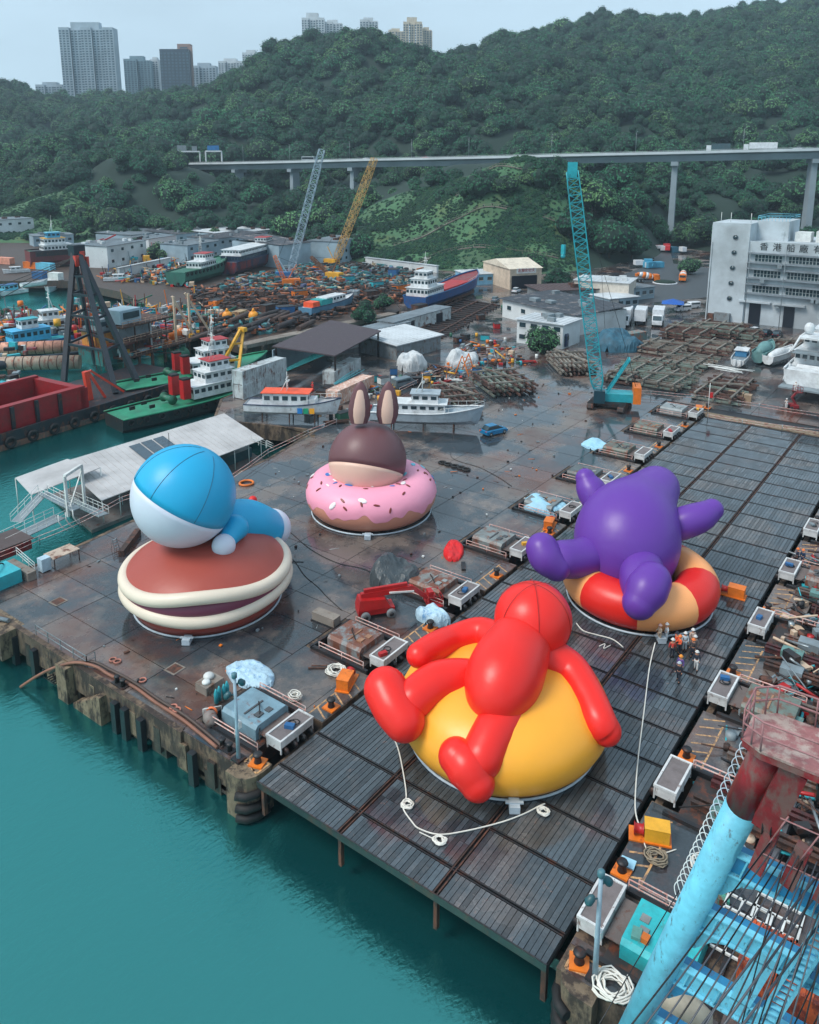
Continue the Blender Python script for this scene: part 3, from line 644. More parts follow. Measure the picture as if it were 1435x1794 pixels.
# rounded quay heads with tyre fenders at both platform corners
CORN = M('corner_concrete', (120, 104, 84), .8, var=.4, scale=.8, rust=.5, rustrgb=(50, 40, 34), bump=.5, dirt=.5)
for nm, cx_, cy_, lab in (('left', -.35, 1.6, 'left'), ('right', -.35, -24.2, 'right')):
    r = thing('corner_pier', 'rounded concrete quay corner with black fenders at the %s front corner of the platform' % lab, 'pier', (cx_, cy_, 0))
    pts = [(-1.5, .9), (-1.5, -.3), (-1.2, -.9), (-.6, -1.25), (.3, -1.35), (.9, -1.3), (.9, .9)] if lab == 'left' else [(-1.5, -.9), (-1.5, .3), (-1.2, .9), (-.6, 1.25), (.3, 1.35), (.9, 1.3), (.9, -.9)]
    MB().prism(pts, -4.4, -.01).build('head', CORN, r)
    for z_ in (-1.3, -2.3, -3.1):
        m_ = MB(); m_.tube([(p[0]*1.08-.1, p[1]*1.08, z_) for p in pts[:5]][1:5], .3, 10); m_.build('fender', BLACK, r)
# piles and fender posts under the front quay face
PILE = M('wet_pile', (62, 52, 46), .6, var=.5, scale=1.2, rust=.6, rustrgb=(40, 34, 30), bump=.4)
FPO = M('black_fender_post', (22, 28, 34), .55, dirt=.2)
yy = [5, 8.2, 11.3, 14.4, 17.0, 20.0, 23.0, 26.5, 30, 33.5, 37]
for i, y in enumerate(yy):
    tag(MB().b2(-1.05, .4, -.9, .9, -3.9, -2.1).b2(-1.3, -1.05, -.55, .2, -3.0, -.9).build('quay_pile', CORN if i % 2 else PILE, None, (0, y, 0)), 'concrete pile, %s along the front quay face left of the platform' % ORD[i], 'pile', 'concrete piles under the front quay face')
for i, y in enumerate([6.6, 12.8, 14.9, 16.2, 28.4, 31.8]):
    tag(MB().b2(-1.75, -1.28, -.3, .3, -4.2, -.75).build('fender_post', FPO, None, (0, y, 0)), 'black fender post, %s from the platform corner on the front quay face' % ORD[i], 'fender', 'black fender posts on the quay face')
# quay step landing and ladder stair
r = thing('landing_steps', 'stained concrete landing with zigzag steps going down to the water', 'steps', (-1, 20, 0))
m_ = MB(); 
for j in range(9): m_.b2(-.9, .0, -2.2+j*.45-.0, -2.2+(j+1)*.45, -3.5+.0, -.9-j*.27)
m_.build('steps', CORN, r); m_ = MB().b2(-1.0, 0, 2.5, 4.0, -3.6, -.15); m_.build('landing', CORN, r)
m_ = MB(); 
for j in range(5): m_.b2(-1.1, 0, 4.3+j*.35, 4.36+j*.35, -2.3, -2.2)
m_.tube([(-1.1, 4.2, -2.2), (-1.1, 6, -2.2)], .04, 5); m_.tube([(-1.1, 4.2, -1.4), (-1.1, 6, -1.4)], .03, 5); m_.tube([(-1.1, 4.2, -2.4), (-1.1, 4.2, -1.4)], .03, 5); m_.tube([(-1.1, 6, -2.4), (-1.1, 6, -1.4)], .03, 5)
m_.build('cage', DARK, r)
# handrail along the front edge
def rail(name, pts, label, cat='railing', h=1.0, r_=.035, mat=None, every=1.8, mid=(.5,), group=None):
    mat = mat or STEEL; root = thing(name, label, cat, pts[0], 0, group); o = Vector(pts[0]); P = [Vector(p)-o for p in pts]
    a = MB(); 
    for z_ in (h,)+tuple(mid): a.tube([p+Vector((0,0,z_)) for p in P], r_, 5)
    a.build('rail', mat, root); b_ = MB()
    for p, q in zip(P[:-1], P[1:]):
        n = max(1, round((q-p).length/every))
        for i in range(n+1): c = p.lerp(q, i/n); b_.beam(c, c+Vector((0,0,h)), r_*1.8)
    b_.build('post', mat, root); return root
rail('handrail', [(-.7, 29.2, 0), (-.7, 21.2, 0), (.1, 21.2, 0)], 'grey steel handrail beside the landing steps on the quay edge')
# hoses along the quay edge
HOSE = M('brown_hose', (128, 84, 66), .6, dirt=.4); HOSE2 = M('dark_hose', (70, 56, 50), .6, dirt=.4)
tag(MB().tube(catm([(-.75, 4.6, .12), (-.3, 9, .12), (-.25, 12.5, .12), (-.1, 15.5, .14), (-.35, 18.5, .14), (-.5, 20.2, .3), (-1.2, 22, .35), (-1.9, 24, -.5), (-2.5, 26, -1.8), (-3.2, 28, -3.4)], 5), .13, 8).build('hose', HOSE, None), 'long brown hose along the quay edge dipping into the water', 'hose')
tag(MB().tube(catm([(-.45, 4.3, .12), (.1, 9, .12), (.1, 12.5, .12), (.25, 16, .14), (.1, 19, .14), (-.3, 20.8, .4), (-1.0, 22.3, .2), (-1.6, 23.6, -.4), (-1.9, 25.2, -1.6)], 5), .13, 8).build('hose', HOSE2, None), 'darker hose running beside the long brown hose on the quay', 'hose')
for i, (y, lab) in enumerate(((2.9, 'beside the light mast'), (15.6, 'half way along the brown hoses'))):
    r = thing('mooring_cleat', 'dark double mooring bitt %s on the front quay edge' % lab, 'bitt', (-.35 if i == 0 else -.5, y+1.2, .0)); MB().b2(-.35, .35, -.8, .8, 0, .1).build('base', DARK, r); MB().lathe((0,-.4,.1), [(.2,0),(.17,.45),(.26,.5),(.2,.6)], 12).lathe((0,.4,.1), [(.2,0),(.17,.45),(.26,.5),(.2,.6)], 12).build('post', DARK, r)
# light masts
def mast(x, y, h, label, lean=0):
    r = thing('light_mast', label, 'light mast', (x, y, .02)); MB().box((0,0,.08), (.8,.8,.16)).build('base', DARK, r)
    MB().tube([(0,0,.1), (0,0,h*.45), (0,0,h)], [.16, .13, .11], 10).build('pole', M('pale_blue_pole', (150, 172, 186), .5, dirt=.25), r)
    MB().lathe((0,0,h), [(.12,0),(.2,.05),(.2,.35),(.1,.42)], 12).build('lantern', M('lantern_teal', (70, 110, 120), .4), r)
    for dx, dy, z_ in ((.45, -.2, h-.5), (-.4, .35, h-1.3)):
        l_ = MB().lathe((dx, dy, z_), [(.08,-.3),(.2,-.18),(.24,.15),(.12,.3)], 10, (dx, dy, -.6)); l_.beam((0,0,z_), (dx,dy,z_), .06); l_.build('floodlight', M('floodlight_teal', (30, 88, 98), .4), r)
    MB().box((.16, 0, h*.42), (.3, .35, .5)).build('switch_box', WHITE, r)
    return r
mast(-.55, 2.55, 6.6, 'pale light mast on the left quay corner before the blue-grey hood')
mast(-.35, -24.6, 6.4, 'pale light mast with teal floodlights beside the turquoise hood')
# coils and ropes
def coil(c, R_, label, n=9, seed=0, mat=None, r_=.045, h=.3):
    rr = random.Random(seed); pts = []
    for k in range(n*14):
        a = 2*math.pi*k/14; q = R_*(.45+.55*abs(math.sin(k*.137+seed)))*rr.uniform(.9, 1.1)
        pts.append((q*math.cos(a+.25*math.sin(k*.31)), q*1.15*math.sin(a), .06+h*(k/(n*14))+rr.uniform(0, .05)))
    return tag(MB().tube(pts, r_, 5).build('rope_coil', mat or ROPE, None, (c[0], c[1], .03)), label, 'rope')
coil((-.35, -25.6), .85, 'big white rope coil at the foot of the right light mast', 12, 1, r_=.055)
coil((10.0, -27.2), .75, 'white rope ball beside the grey frame near the yellow winch box', 10, 2)
coil((8.8, -24.6), .6, 'loose grey-brown rope coil beside the red drum of the yellow winch box', 8, 3, M('hemp', (140, 128, 110), .8))
coil((11.2, 3.6), .75, 'tangled white rope beside the orange winch box left of the platform', 10, 4)
coil((6.6, 3.9), .45, 'small white bundle of rope beside the first winch station', 9, 5, h=.5)
def rope(pts, label, r_=.05, mat=None): return tag(MB().tube(catm(pts, 5), r_, 5).build('rope', mat or ROPE, None), label, 'rope')
g3 = lambda x, y, z=.07: tuple(G(x, y, z))
rope([g3(686, 1285, .8), g3(697, 1310), g3(706, 1350), g3(712, 1395), g3(706, 1415), g3(722, 1440), g3(735, 1452), g3(770, 1462), g3(820, 1455), g3(880, 1440), g3(920, 1425), g3(945, 1412), g3(955, 1408)], 'white rope curving over the timber deck before the yellow dome')
for i, (a, b_, l) in enumerate(((714, 1412, 'at the bend of the white rope'), (770, 1475, 'at the end of the white rope near the water'), (952, 1425, 'knotted under the yellow dome'))):
    p = G(a, b_); coil((p.x, p.y), .38, 'small white rope coil %s' % l, 5, 10+i, h=.1)
rope([g3(735, 1458), g3(752, 1466), g3(765, 1472)], 'short white rope tail beside the small coil', .035)
rope([g3(1148, 1126, 1.0), g3(1138, 1170), g3(1128, 1250), g3(1118, 1330), g3(1113, 1400), g3(1115, 1430, .1), g3(1122, 1450, .4)], 'long taut white rope crossing the deck towards the yellow winch box')
rope([g3(1010, 1092), g3(1022, 1105), g3(1045, 1112), g3(1068, 1118), g3(1080, 1124), g3(1092, 1134)], 'white rope tail lying below the red and apricot ring')
rope([g3(1050, 1132), g3(1060, 1128), g3(1058, 1136), g3(1070, 1130)], 'short knotted white rope piece on the deck below the ring', .04)
rope([g3(1126, 1465), g3(1135, 1490), g3(1160, 1495), g3(1185, 1488)], 'white rope between the two coils near the yellow winch box', .04)
rr_ = random.Random(3)
for i, (a, b_, c_, d_) in enumerate(((250, 1010, 520, 985), (440, 900, 690, 1035), (480, 960, 600, 1060), (780, 800, 900, 850))):
    P = [g3(a+(c_-a)*t+rr_.uniform(-12, 12), b_+(d_-b_)*t+rr_.uniform(-10, 10), .04) for t in (0, .2, .4, .6, .8, 1)]
    rope(P, 'thin black cable lying on the wet quay, %s of four from the left' % ORD[i], .035, BLACK)
# winch boxes (yellow/orange housings)
def winch_box(x, y, rz, label, m1, m2):
    r = thing('winch_box', label, 'winch', (x, y, .03), rz)
    MB().box((0,0,.5), (1.5,1.0,1.0)).box((0,0,1.03), (1.56,1.06,.06)).build('housing', m1, r)
    MB().lathe((-1.1,0,.5), [(.36,-.3),(.42,-.28),(.3,-.22),(.3,.22),(.42,.28),(.36,.3)], 14, (1,0,0)).build('drum', m2, r)
    MB().box((-.4,0,.05), (2.6,1.2,.1)).build('base', ORANGE, r)
P = G(1150, 1470); winch_box(P.x, P.y, -1.2, 'yellow winch box with a red drum on the right-hand apron', YELLOW, REDP)
P = G(605, 1203); winch_box(P.x, P.y, 1.9+1.6, 'orange winch box with a red drum between first and second winch stations', ORANGE, REDP)
P = G(962, 925); winch_box(P.x, P.y, 3.4, 'orange winch box with a red drum before the blue-sheeted winch station', ORANGE, REDP)
P = G(1224, 722); winch_box(P.x, P.y, 3.4, 'small orange box at the far left corner of the platform', ORANGE, REDP)
P = G(1290, 1045); winch_box(P.x, P.y, -1.5, 'orange winch box with a red drum among the rusty beams right of the deck', ORANGE, REDP)
# rusty double beams across the right-hand pits
random.seed(21)
TB = [RUST, M('dark_red_beam', (78, 28, 30), .6, rust=.5, rustrgb=(44, 34, 34), var=.4, island=.2), M('grey_brown_beam', (96, 86, 80), .6, rust=.5, var=.3)]
def tbeam(x, y0, y1, m_, z0=.05):
    a = MB()
    for dx in (-.28, .28):
        a.b2(dx-.15, dx+.15, y0, y1, z0, z0+.06); a.b2(dx-.04, dx+.04, y0, y1, z0+.06, z0+.42); a.b2(dx-.15, dx+.15, y0, y1, z0+.42, z0+.5)
    for j in range(int((y1-y0)/1.3)): a.b2(-.24, .24, y0+.5+j*1.3, y0+.62+j*1.3, z0+.08, z0+.4)
    r = thing('transfer_beam', '', 'beam', (x, 0, 0)); a.build('beam', m_, r)
    b_ = MB().b2(-.55, .55, y1-3.0, y1-1.3, z0-.3, z0+.7); b_.build('trolley', random.choice([GREYP, DARK, M('sea_green', (92, 132, 128), .6, rust=.4)]), r)
    return r
xs_ = [14.6, 17.2, 20.6, 23.0, 26.6, 29.0, 33.4, 36.0, 38.4, 42, 45.2, 48, 51.6, 54.6, 57, 60.5, 64, 66.4, 70, 73, 76.6, 80, 84, 88, 92, 96]
for i, x in enumerate(xs_):
    r = tbeam(x, -62, -24.6-random.uniform(0, 2.2), TB[i % 3]); r['label'] = 'rusty double steel beam, %s from the water among those right of the platform' % ORD[i]; r['group'] = 'transfer beams right of the platform'
# guard barriers near the right aprons
for k in range(1, 7):
    x = 12*k+5.7
    rail('barrier', [(x, -24.2, 0), (x, -27.5, .0)], 'red and white striped guard barrier at the %s right-hand pit from the water' % ORD[k], 'barrier', .9, .05, STRIPE, 1.6, (.55,), 'striped guard barriers right of the platform')
rail('barrier', [(5.9, -24.6, 0), (5.9, -29.5, 0)], 'red and white striped barrier behind the turquoise hood', 'barrier', .95, .05, STRIPE, 1.8, (.5,))
# grey frame and junk on right apron
r = thing('bent_steelwork', 'pale grey bent steel frame with red and green valves on the right apron', 'frame', (9.2, -28.8, 0)); MB().beam((0,0,0), (1.4,-.8,1.6), .2).beam((1.4,-.8,1.6), (2.6,.4,1.6), .18).beam((2.6,.4,1.6), (3.4,-.2,0), .15).build('arm', STEEL, r); MB().box((-.4,.2,.25), (1.8,.6,.4), .3).build('skid', M('valve_green', (60, 140, 124), .6, rust=.5), r); MB().box((-.3,.2,.6), (.6,.4,.4), .3).build('valve', REDP, r)
tag(MB().lathe((0,0,.75), [(.1,-1.3),(.7,-1.0),(.8,-.3),(.8,.3),(.7,1.0),(.1,1.3)], 18, (.2,1,0)).build('float', M('beige_float', (176, 166, 148), .7, dirt=.5), None, (.2, -29.2, 0)), 'dirty beige cylindrical float beside the pale blue crane leg', 'float')
for i, (a, b_, rz) in enumerate(((3.6, 5.8, .3), (1.0, 7.6, .2))): pass
# blue-grey drum, lifebuoys etc. on left quay corner
r = thing('life_ring_stand', 'orange lifebuoy hanging on a small white rail near the first hood', 'lifebuoy', tuple(G(372, 1262))); MB().torus((0,0,.75), .36, .09, 20, 8, (FH.x, FH.y, 0)).build('ring', M('lifebuoy_orange', (222, 110, 60), .5), r); MB().tube([(-.5,.4,0),(-.5,.4,1.1),(.6,-.4,1.1),(.6,-.4,0)], .035, 5).build('stand', WHITE, r)
r = thing('buoy', 'dull grey steel buoy lying at the corner of the blue-grey hood', 'buoy', (.75, 7.15, .0)); MB().lathe((0,0,.55), [(.05,-.8),(.5,-.5),(.55,.1),(.3,.55),(.28,.9)], 14, (.3,.9,.1)).build('shell', M('buoy_grey', (118, 108, 104), .6, rust=.3), r)
r = thing('gas_bottles', 'teal cylinders in a rack behind the first hood', 'gas cylinders', (3.2, 8.6, 0))
for j in range(4): MB().lathe((-.6+j*.4, .1*(j % 2), 0), [(.17,.05),(.18,.9),(.1,1.15),(.05,1.3)], 10).build('cylinder', TEAL, r)
r = thing('scrap_crate', 'grey crate with white sacks behind the light mast', 'crate', (3.6, 10.6, 0)); MB().b2(-.9,.9,-.7,.7,0,.7).build('crate', CONC, r); MB().ball((.2,.3,.85), .45, 12, 7, .6).ball((-.4,-.1,.8), .35, 12, 7, .6).build('sack', WHITE, r)
# loose rings and lids on the quay
for i, (a, b_) in enumerate(((198, 1157), (206, 1160), (250, 1193), (304, 1240), (310, 1245))):
    p = G(a, b_); tag(MB().torus((0,0,.07), .28, .07, 16, 6).build('pipe_flange', M('pink_flange', (176, 112, 96), .6), None, (p.x, p.y, .02)), 'small pinkish ring lying on the quay, %s from the left along the hoses' % ORD[i], 'ring', 'pinkish rings lying beside the hoses')
for i, (a, b_) in enumerate(((102, 1054), (306, 1172))):
    p = G(a, b_); r = thing('manhole_cover', 'rusty square drain cover %s' % ('on the pale patch near the left railing' if i == 0 else 'in the quay below the brown bun'), 'drain cover', (p.x, p.y, .01), .05); MB().box((0,0,.015), (1.3,1.3,.03)).build('frame', CONC, r); MB().box((0,0,.025), (1.0,1.0,.035)).build('grid', RUST, r)
# draped and crumpled sheets
def crumple(name, c, sx, sy, h, mat, label, seed=0, n=26, rz=0, cat='tarpaulin'):
    vs = []; 
    for i in range(n+1):
        for j in range(n+1):
            u, v = i/n*2-1, j/n*2-1; r_ = 1+.18*noise.noise(Vector((math.atan2(v, u)*1.3, seed, 0)))
            x, y = u*sx*r_, v*sy*r_
            e = max(0, 1-(u*u+v*v)**1.0*.9)
            z_ = h*(min(1, e*1.6)**.6)*(.72+.5*noise.noise(Vector((u*1.1+seed, v*1.1, seed))))+.07*h*(1-abs(noise.noise(Vector((u*2.6+seed, v*2.6, 3))))*3)*(e > 0)
            if (u*u+v*v) > 1: q_ = 1/math.sqrt(u*u+v*v); x *= q_; y *= q_; z_ = .0
            vs.append((x, y, max(z_, .01)))
    m_ = MB(); m_.add(vs, [(i*(n+1)+j, (i+1)*(n+1)+j, (i+1)*(n+1)+j+1, i*(n+1)+j+1) for i in range(n) for j in range(n)], False)
    return tag(m_.build(name, mat, None, (c[0], c[1], .02), rz), label, cat)
SH2 = M('pale_sheet', (170, 200, 216), .45, var=.2, scale=2, bump=.8, dirt=.1, rust=.3, rustrgb=(92, 142, 188), rscale=2)
p = G(440, 1186); crumple('tarpaulin', (p.x, p.y), 1.5, 2.4, 1.0, SH2, 'crumpled pale blue and white plastic sheet heap on the open quay', 1)
p = G(700, 1022); crumple('tarpaulin', (p.x, p.y+.6), 2.6, 2.6, 2.6, M('dark_tarpaulin', (62, 70, 74), .45, bump=.5, dirt=.2), 'dark grey tarpaulin draped high over machinery beyond the red boom lift', 2)
p = G(757, 1086); crumple('tarpaulin', (p.x, p.y), 1.0, 1.8, 1.5, SH2, 'pale blue crumpled sheet beside the boom lift basket', 3)
p = G(795, 968); crumple('tarpaulin', (p.x, p.y), 2.2, 1.1, .9, M('bright_red_sheet', (206, 22, 24), .5, bump=.6, dirt=.05), 'bright red crumpled sheet heap left on the wet quay', 4, rz=.5)
p = G(1043, 782); crumple('tarpaulin', (p.x, p.y), 1.8, 2.0, .9, TARPB, 'small pale blue sheet beside a far winch station', 6)
tag(crumple('tarpaulin', (51.2, 4.7), 2.4, 2.7, 1.6, TARPB, 'pale blue sheets covering the hood of the fifth left winch station', 5), None)
r = thing('stone_block', 'long grey weathered box on the quay beside the second winch station', 'box', (16.4, 9.4, .0), .05); MB().b2(-.5,.5,-1.3,1.3,.1,.9).build('box_body', CONC, r); MB().b2(-.6,.6,-1.4,1.4,0,.12).build('pallet', DARK, r)
tag(MB().box((0,0,.12), (1.6,.45,.24), .6).build('timber_block', DARK, None, tuple(G(812, 994))), 'short dark timber block near the red sheet', 'block')
tag(MB().tube([(0,0,.1),(2.4,-3.2,.1)], .07, 6).tube([(.4,0,.1),(2.7,-3.0,.1)], .05, 6).build('steel_bars', RUST, None, tuple(G(540, 1172))), 'loose rusty bars on the quay before the second winch station', 'bar')
for i, (a, b_) in enumerate(((775, 812), (785, 815), (797, 818), (808, 821), (817, 824))):
    p = G(a, b_); tag(MB().torus((0,0,.14), .48, .15, 16, 7).build('tyre', BLACK, None, (p.x, p.y, .0)), 'black tyre lying on the quay, %s in the row of five beyond the doughnut' % ORD[i], 'tyre', 'tyres lying in a row beyond the doughnut')
p = G(432, 848); r = thing('lifebuoy', 'orange lifebuoy lying flat on the quay behind the blue balloon', 'lifebuoy', (p.x, p.y, .0)); MB().torus((0,0,.16), .9, .15, 20, 8).build('ring', ORANGE, r)
# ------------------------------------------------ red boom lift
def wheel(mb, c, r_, w_, ax=(0,1,0)): mb.lathe(c, [(r_*.5,-w_/2),(r_*.92,-w_/2),(r_,-w_*.3),(r_,w_*.3),(r_*.92,w_/2),(r_*.5,w_/2)], 16, ax)
p = G(664, 1083); r = thing('boom_lift', 'red articulated boom lift parked on the quay between winch stations', 'boom lift', (p.x+.4, p.y+.6, 0), R(-38))
MB().b2(-1.9,1.6,-.75,.75,.45,.95).build('chassis', REDP, r)
m_ = MB(); m_.add([(-1.9,-.85,1.0),(1.2,-.85,1.0),(1.2,.85,1.0),(-1.9,.85,1.0),(-1.7,-.7,2.0),(.7,-.75,1.85),(.7,.75,1.85),(-1.7,.7,2.0)], [(0,3,2,1),(4,5,6,7),(0,1,5,4),(1,2,6,5),(2,3,7,6),(3,0,4,7)]); m_.build('turret', REDP, r)
for x in (-1.25, 1.2):
    for y in (-.95, .95):
        m_ = MB(); wheel(m_, (x,y,.45), .45, .35); wo_ = m_.build('wheel', M('grey_tyre', (112, 118, 122), .7), r); MB().lathe((x,y*1.2,.45), [(.2,-.04),(.22,.0),(.05,.04)], 10, (0,y,0)).build('hub', DARK, wo_)
MB().beam((-1.5,0,2.15), (3.4,0,2.3), .42, .5).beam((-1.2,0,2.6), (3.0,0,2.7), .3, .35).build('boom', REDP, r)
MB().beam((1.2,-.28,2.2), (3.6,-.28,2.0), .14).build('ram', WHITE, r)
MB().beam((3.4,0,2.35), (5.0,0,1.0), .36, .4).build('jib', REDP, r)
m_ = MB(); m_.b2(4.9,6.3,-.9,.9,.25,.35)
for x in (4.9, 6.3):
    for y in (-.9, 0, .9): m_.beam((x,y,.3),(x,y,1.4), .06)
for z_ in (.85, 1.4): m_.tube([(4.9,-.9,z_),(6.3,-.9,z_),(6.3,.9,z_),(4.9,.9,z_)], .035, 5, closed=True)
m_.b2(5.0,5.5,-.5,.4,1.1,1.75); m_.b2(5.2,6.0,.2,.8,.35,.9); m_.build('basket', REDP, r)
def small_lift(p, label, mat, s=1.):
    r = thing('boom_lift', label, 'boom lift', p, .7); MB().b2(-.9,.9,-.5,.5,.3,.8).build('chassis', mat, r); m_ = MB()
    for x in (-.6,.6):
        for y in (-.5,.5): wheel(m_, (x,y,.3), .3, .2)
    m_.build('wheels', BLACK, r); m_ = MB().beam((0,-.3,.8),(0,.5,2.0), .3).beam((0,.5,2.0),(0,-.3,3.0), .3); m_.build('boom', mat, r)
    m_ = MB().b2(-.8,.8,-.9,.0,3.0,3.08)
    for x in (-.8, 0, .8): m_.beam((x,-.9,3.0),(x,-.9,4.0), .06); m_.beam((x,0,3.0),(x,0,4.0), .06)
    for z_ in (3.5,4.0): m_.tube([(-.8,-.9,z_),(.8,-.9,z_),(.8,0,z_),(-.8,0,z_)], .035, 5, closed=True)
    m_.build('basket', mat, r); return r
small_lift(tuple(G(1390, 716)), 'dark red boom lift with raised basket under the big white yacht', M('crimson', (130, 26, 34), .5, dirt=.3))
# ================================================================== FLOATING CRANE, FRONT RIGHT
P1 = AT(1356, 1300, 25.5); P0 = AT(1080, 1860, 31.5)
r = thing('floating_crane', 'pale blue tubular crane frame with dark red head and cables, near right corner', 'crane', (P0.x, P0.y, -2.5))
O = Vector((P0.x, P0.y, -2.5)); A0 = P0-O; A1 = P1-O; dl = (A1-A0).normalized()
A0 = A0-dl*2; acr = Vector((0,-1,0)); W_ = 8.5
CR = M('crimson_head', (128, 22, 32), .5, var=.35, rust=.5, rustrgb=(112, 78, 74), scale=1.4, rscale=1.2, dirt=.2)
cut = A0.lerp(A1, .86)
for k in (0, 1):
    o_ = acr*W_*k
    MB().tube([A0+o_, cut+o_], .62, 24).build('leg', LBLUE, r); MB().tube([cut+o_, A1+o_], .625, 24).build('leg_top', CR, r)
hh = []
for i in range(20):      # steel hoops up the outside of the near leg
    c_ = A0.lerp(A1, .60+.0185*i); s_ = -acr; n_ = dl.cross(s_).normalized()
    if n_.z < 0: n_ = -n_
    MB().tube(catm([tuple(c_+s_*.1+n_*.63), tuple(c_+s_*.75+n_*.72+dl*.18), tuple(c_+s_*.95+n_*.35+dl*.1), tuple(c_+s_*.62+n_*.0-dl*.18)], 4), .022, 5).build('rung', WHITE if i < 11 else RINGM, r)
# head: red box and platform with railings
hd = A1+acr*1.2
M3 = Matrix((acr, Vector((0,0,1)).cross(acr).normalized()*1, Vector((0,0,1)))).transposed().to_4x4()
side = Vector((0,0,1)).cross(acr).normalized()            # horizontal, across the frame
m_ = MB(); m_.beam(A1-dl*3.4+acr*.9, A1-dl*.1+acr*.9, 1.9, .9, up=acr); m_.build('head_plate', CR, r)
m_ = MB(); m_.beam(A1-dl*5.2+acr*4.9, A1-dl*.1+acr*4.9, 2.6, 1.0, up=acr); m_.build('head_plate', CR, r)
pf = A1+Vector((0,0,.35)); pts = [pf-acr*.9-side*.9, pf-acr*.9+side*.6, pf-acr*.2+side*1.25, pf+acr*W_+side*1.25, pf+acr*W_-side*1.25, pf-acr*.2-side*1.25]
m_ = MB(); m_.prism([(p.x, p.y) for p in pts], pf.z-.1, pf.z); m_.build('platform', M('worn_pink_deck', (142, 92, 92), .7, var=.3, rust=.5, rustrgb=(168, 148, 140), scale=2, rscale=1.1), r)
m_ = MB(); m_.prism([(p.x, p.y) for p in pts], pf.z-.35, pf.z-.12); m_.build('platform_skirt', CR, r)
PK = M('pink_grey_rail', (150, 104, 106), .6, rust=.3)
for z_ in (1.15, .6): MB().tube([p+Vector((0,0,z_)) for p in pts], .04, 6, closed=True).build('rail', PK, r)
for p, q in zip(pts, pts[1:]+pts[:1]):
    for t in ((0, .5) if (q-p).length < 3 else (0, .15, .3, .45, .6)): c_ = p.lerp(q, t); MB().tube([c_, c_+Vector((0,0,1.15))], .035, 5).build('rail_post', PK, r)
# sheaves and hooks
for i, (a, d_) in enumerate(((2.0, .8), (2.6, 2.0), (3.4, .8), (1.0, 3.4))):
    c_ = A1+acr*a-dl*d_+side*-.5
    s = MB().lathe(c_, [(.2,-.18),(.55,-.16),(.42,-.08),(.42,.08),(.55,.16),(.2,.18)], 20, acr).build('sheave', BLACK, r)
    MB().lathe(c_, [(.12,-.25),(.14,0),(.12,.25)], 10, acr).build('hub', STEEL, s)
for a in (1.2, 2.3, 3.4, 5.6, 6.6):
    MB().beam(A1+acr*a-dl*3.6-side*.8, A1+acr*(a+.1)-dl*5.6-side*1.0, .35, .5).build('pulley_block', CR, r)
for i in range(3):     # cage over the sheaves
    MB().tube([A1+acr*(1.4+i*1.1)-dl*2.2-side*1.1, A1+acr*(1.2+i*1.1)-dl*4.6-side*1.1], .03, 5).build('cage_bar', PK, r)
MB().tube([A1+acr*1.2-dl*2.4-side*1.12, A1+acr*4.2-dl*2.4-side*1.12], .03, 5).build('cage_bar', PK, r)
MB().tube([A1+acr*1.2-dl*4.5-side*1.12, A1+acr*4.2-dl*4.5-side*1.12], .03, 5).build('cage_bar', PK, r)
# cross members between the legs
DB = M('deep_blue_paint', (34, 124, 168), .45, dirt=.15, rust=.18)
Lg = (A1-A0).length
nrm = dl.cross(acr).normalized()
if nrm.dot(CAM-O-A1) < 0: nrm = -nrm
for i, (d_, m1) in enumerate(((6.8, DB), (10.8, LBLUE), (15.0, LBLUE), (19.5, LBLUE))):
    c_ = A1-dl*d_
    MB().beam(c_+acr*.4, c_+acr*(W_-.4), 1.0, .16, up=nrm).build('cross_beam', m1, r)                # face plate
    MB().beam(c_+acr*.4-nrm*.4, c_+acr*(W_-.4)-nrm*.4, .16, .75, up=nrm).build('beam_web', DB, r)
    MB().beam(c_+acr*.4-dl*.6+nrm*.1, c_+acr*(W_-.4)-dl*.6+nrm*.1, .08, .3, up=nrm).build('beam_flange', LBLUE, r)
    MB().beam(c_+acr*.4+dl*.6+nrm*.1, c_+acr*(W_-.4)+dl*.6+nrm*.1, .08, .3, up=nrm).build('beam_flange', LBLUE, r)
    for j in range(6): MB().beam(c_+acr*(1+j*1.3)-dl*.55+nrm*.12, c_+acr*(1+j*1.3)+dl*.55+nrm*.12, .06, .2, up=nrm).build('stiffener', LBLUE, r)
    # curved gusset towards the leg
    g_ = [(.3, -.5), (.3, -2.4), (.75, -2.2), (1.2, -1.3), (2.1, -.75), (2.6, -.5)]
    m_ = MB(); fr_ = [c_+acr*a+dl*b for a, b in g_]; bk = [p-nrm*.35 for p in fr_]; n_ = len(fr_)
    m_.add(fr_+bk, [tuple(range(n_)), tuple(range(2*n_-1, n_-1, -1))]+[(j, n_+j, n_+(j+1) % n_, (j+1) % n_) for j in range(n_)]); m_.build('gusset', LBLUE if i != 2 else DB, r)
    if i < 3: MB().beam(c_+acr*(3.1 if i % 2 else 5.0), c_-dl*4+acr*(3.1 if i % 2 else 5.0), .75, .5, up=nrm).build('strut', [DB, LBLUE, LBLUE][i], r)
m_ = MB(); c_ = A1+acr*4.15
lad = MB()
for s_ in (-.28, .28): lad.beam(c_-dl*6+acr*s_+nrm*.5, c_-dl*24+acr*s_+nrm*.5, .1, .3, up=nrm)
lad.build('ladder_rail', LBLUE, r)
lad = MB()
for j in range(40): lad.beam(c_-dl*(6.3+j*.42)-acr*.28+nrm*.5, c_-dl*(6.3+j*.42)+acr*.28+nrm*.5, .05, .2, up=nrm)
lad.build('ladder_tread', LBLUE, r)['kind'] = 'stuff'
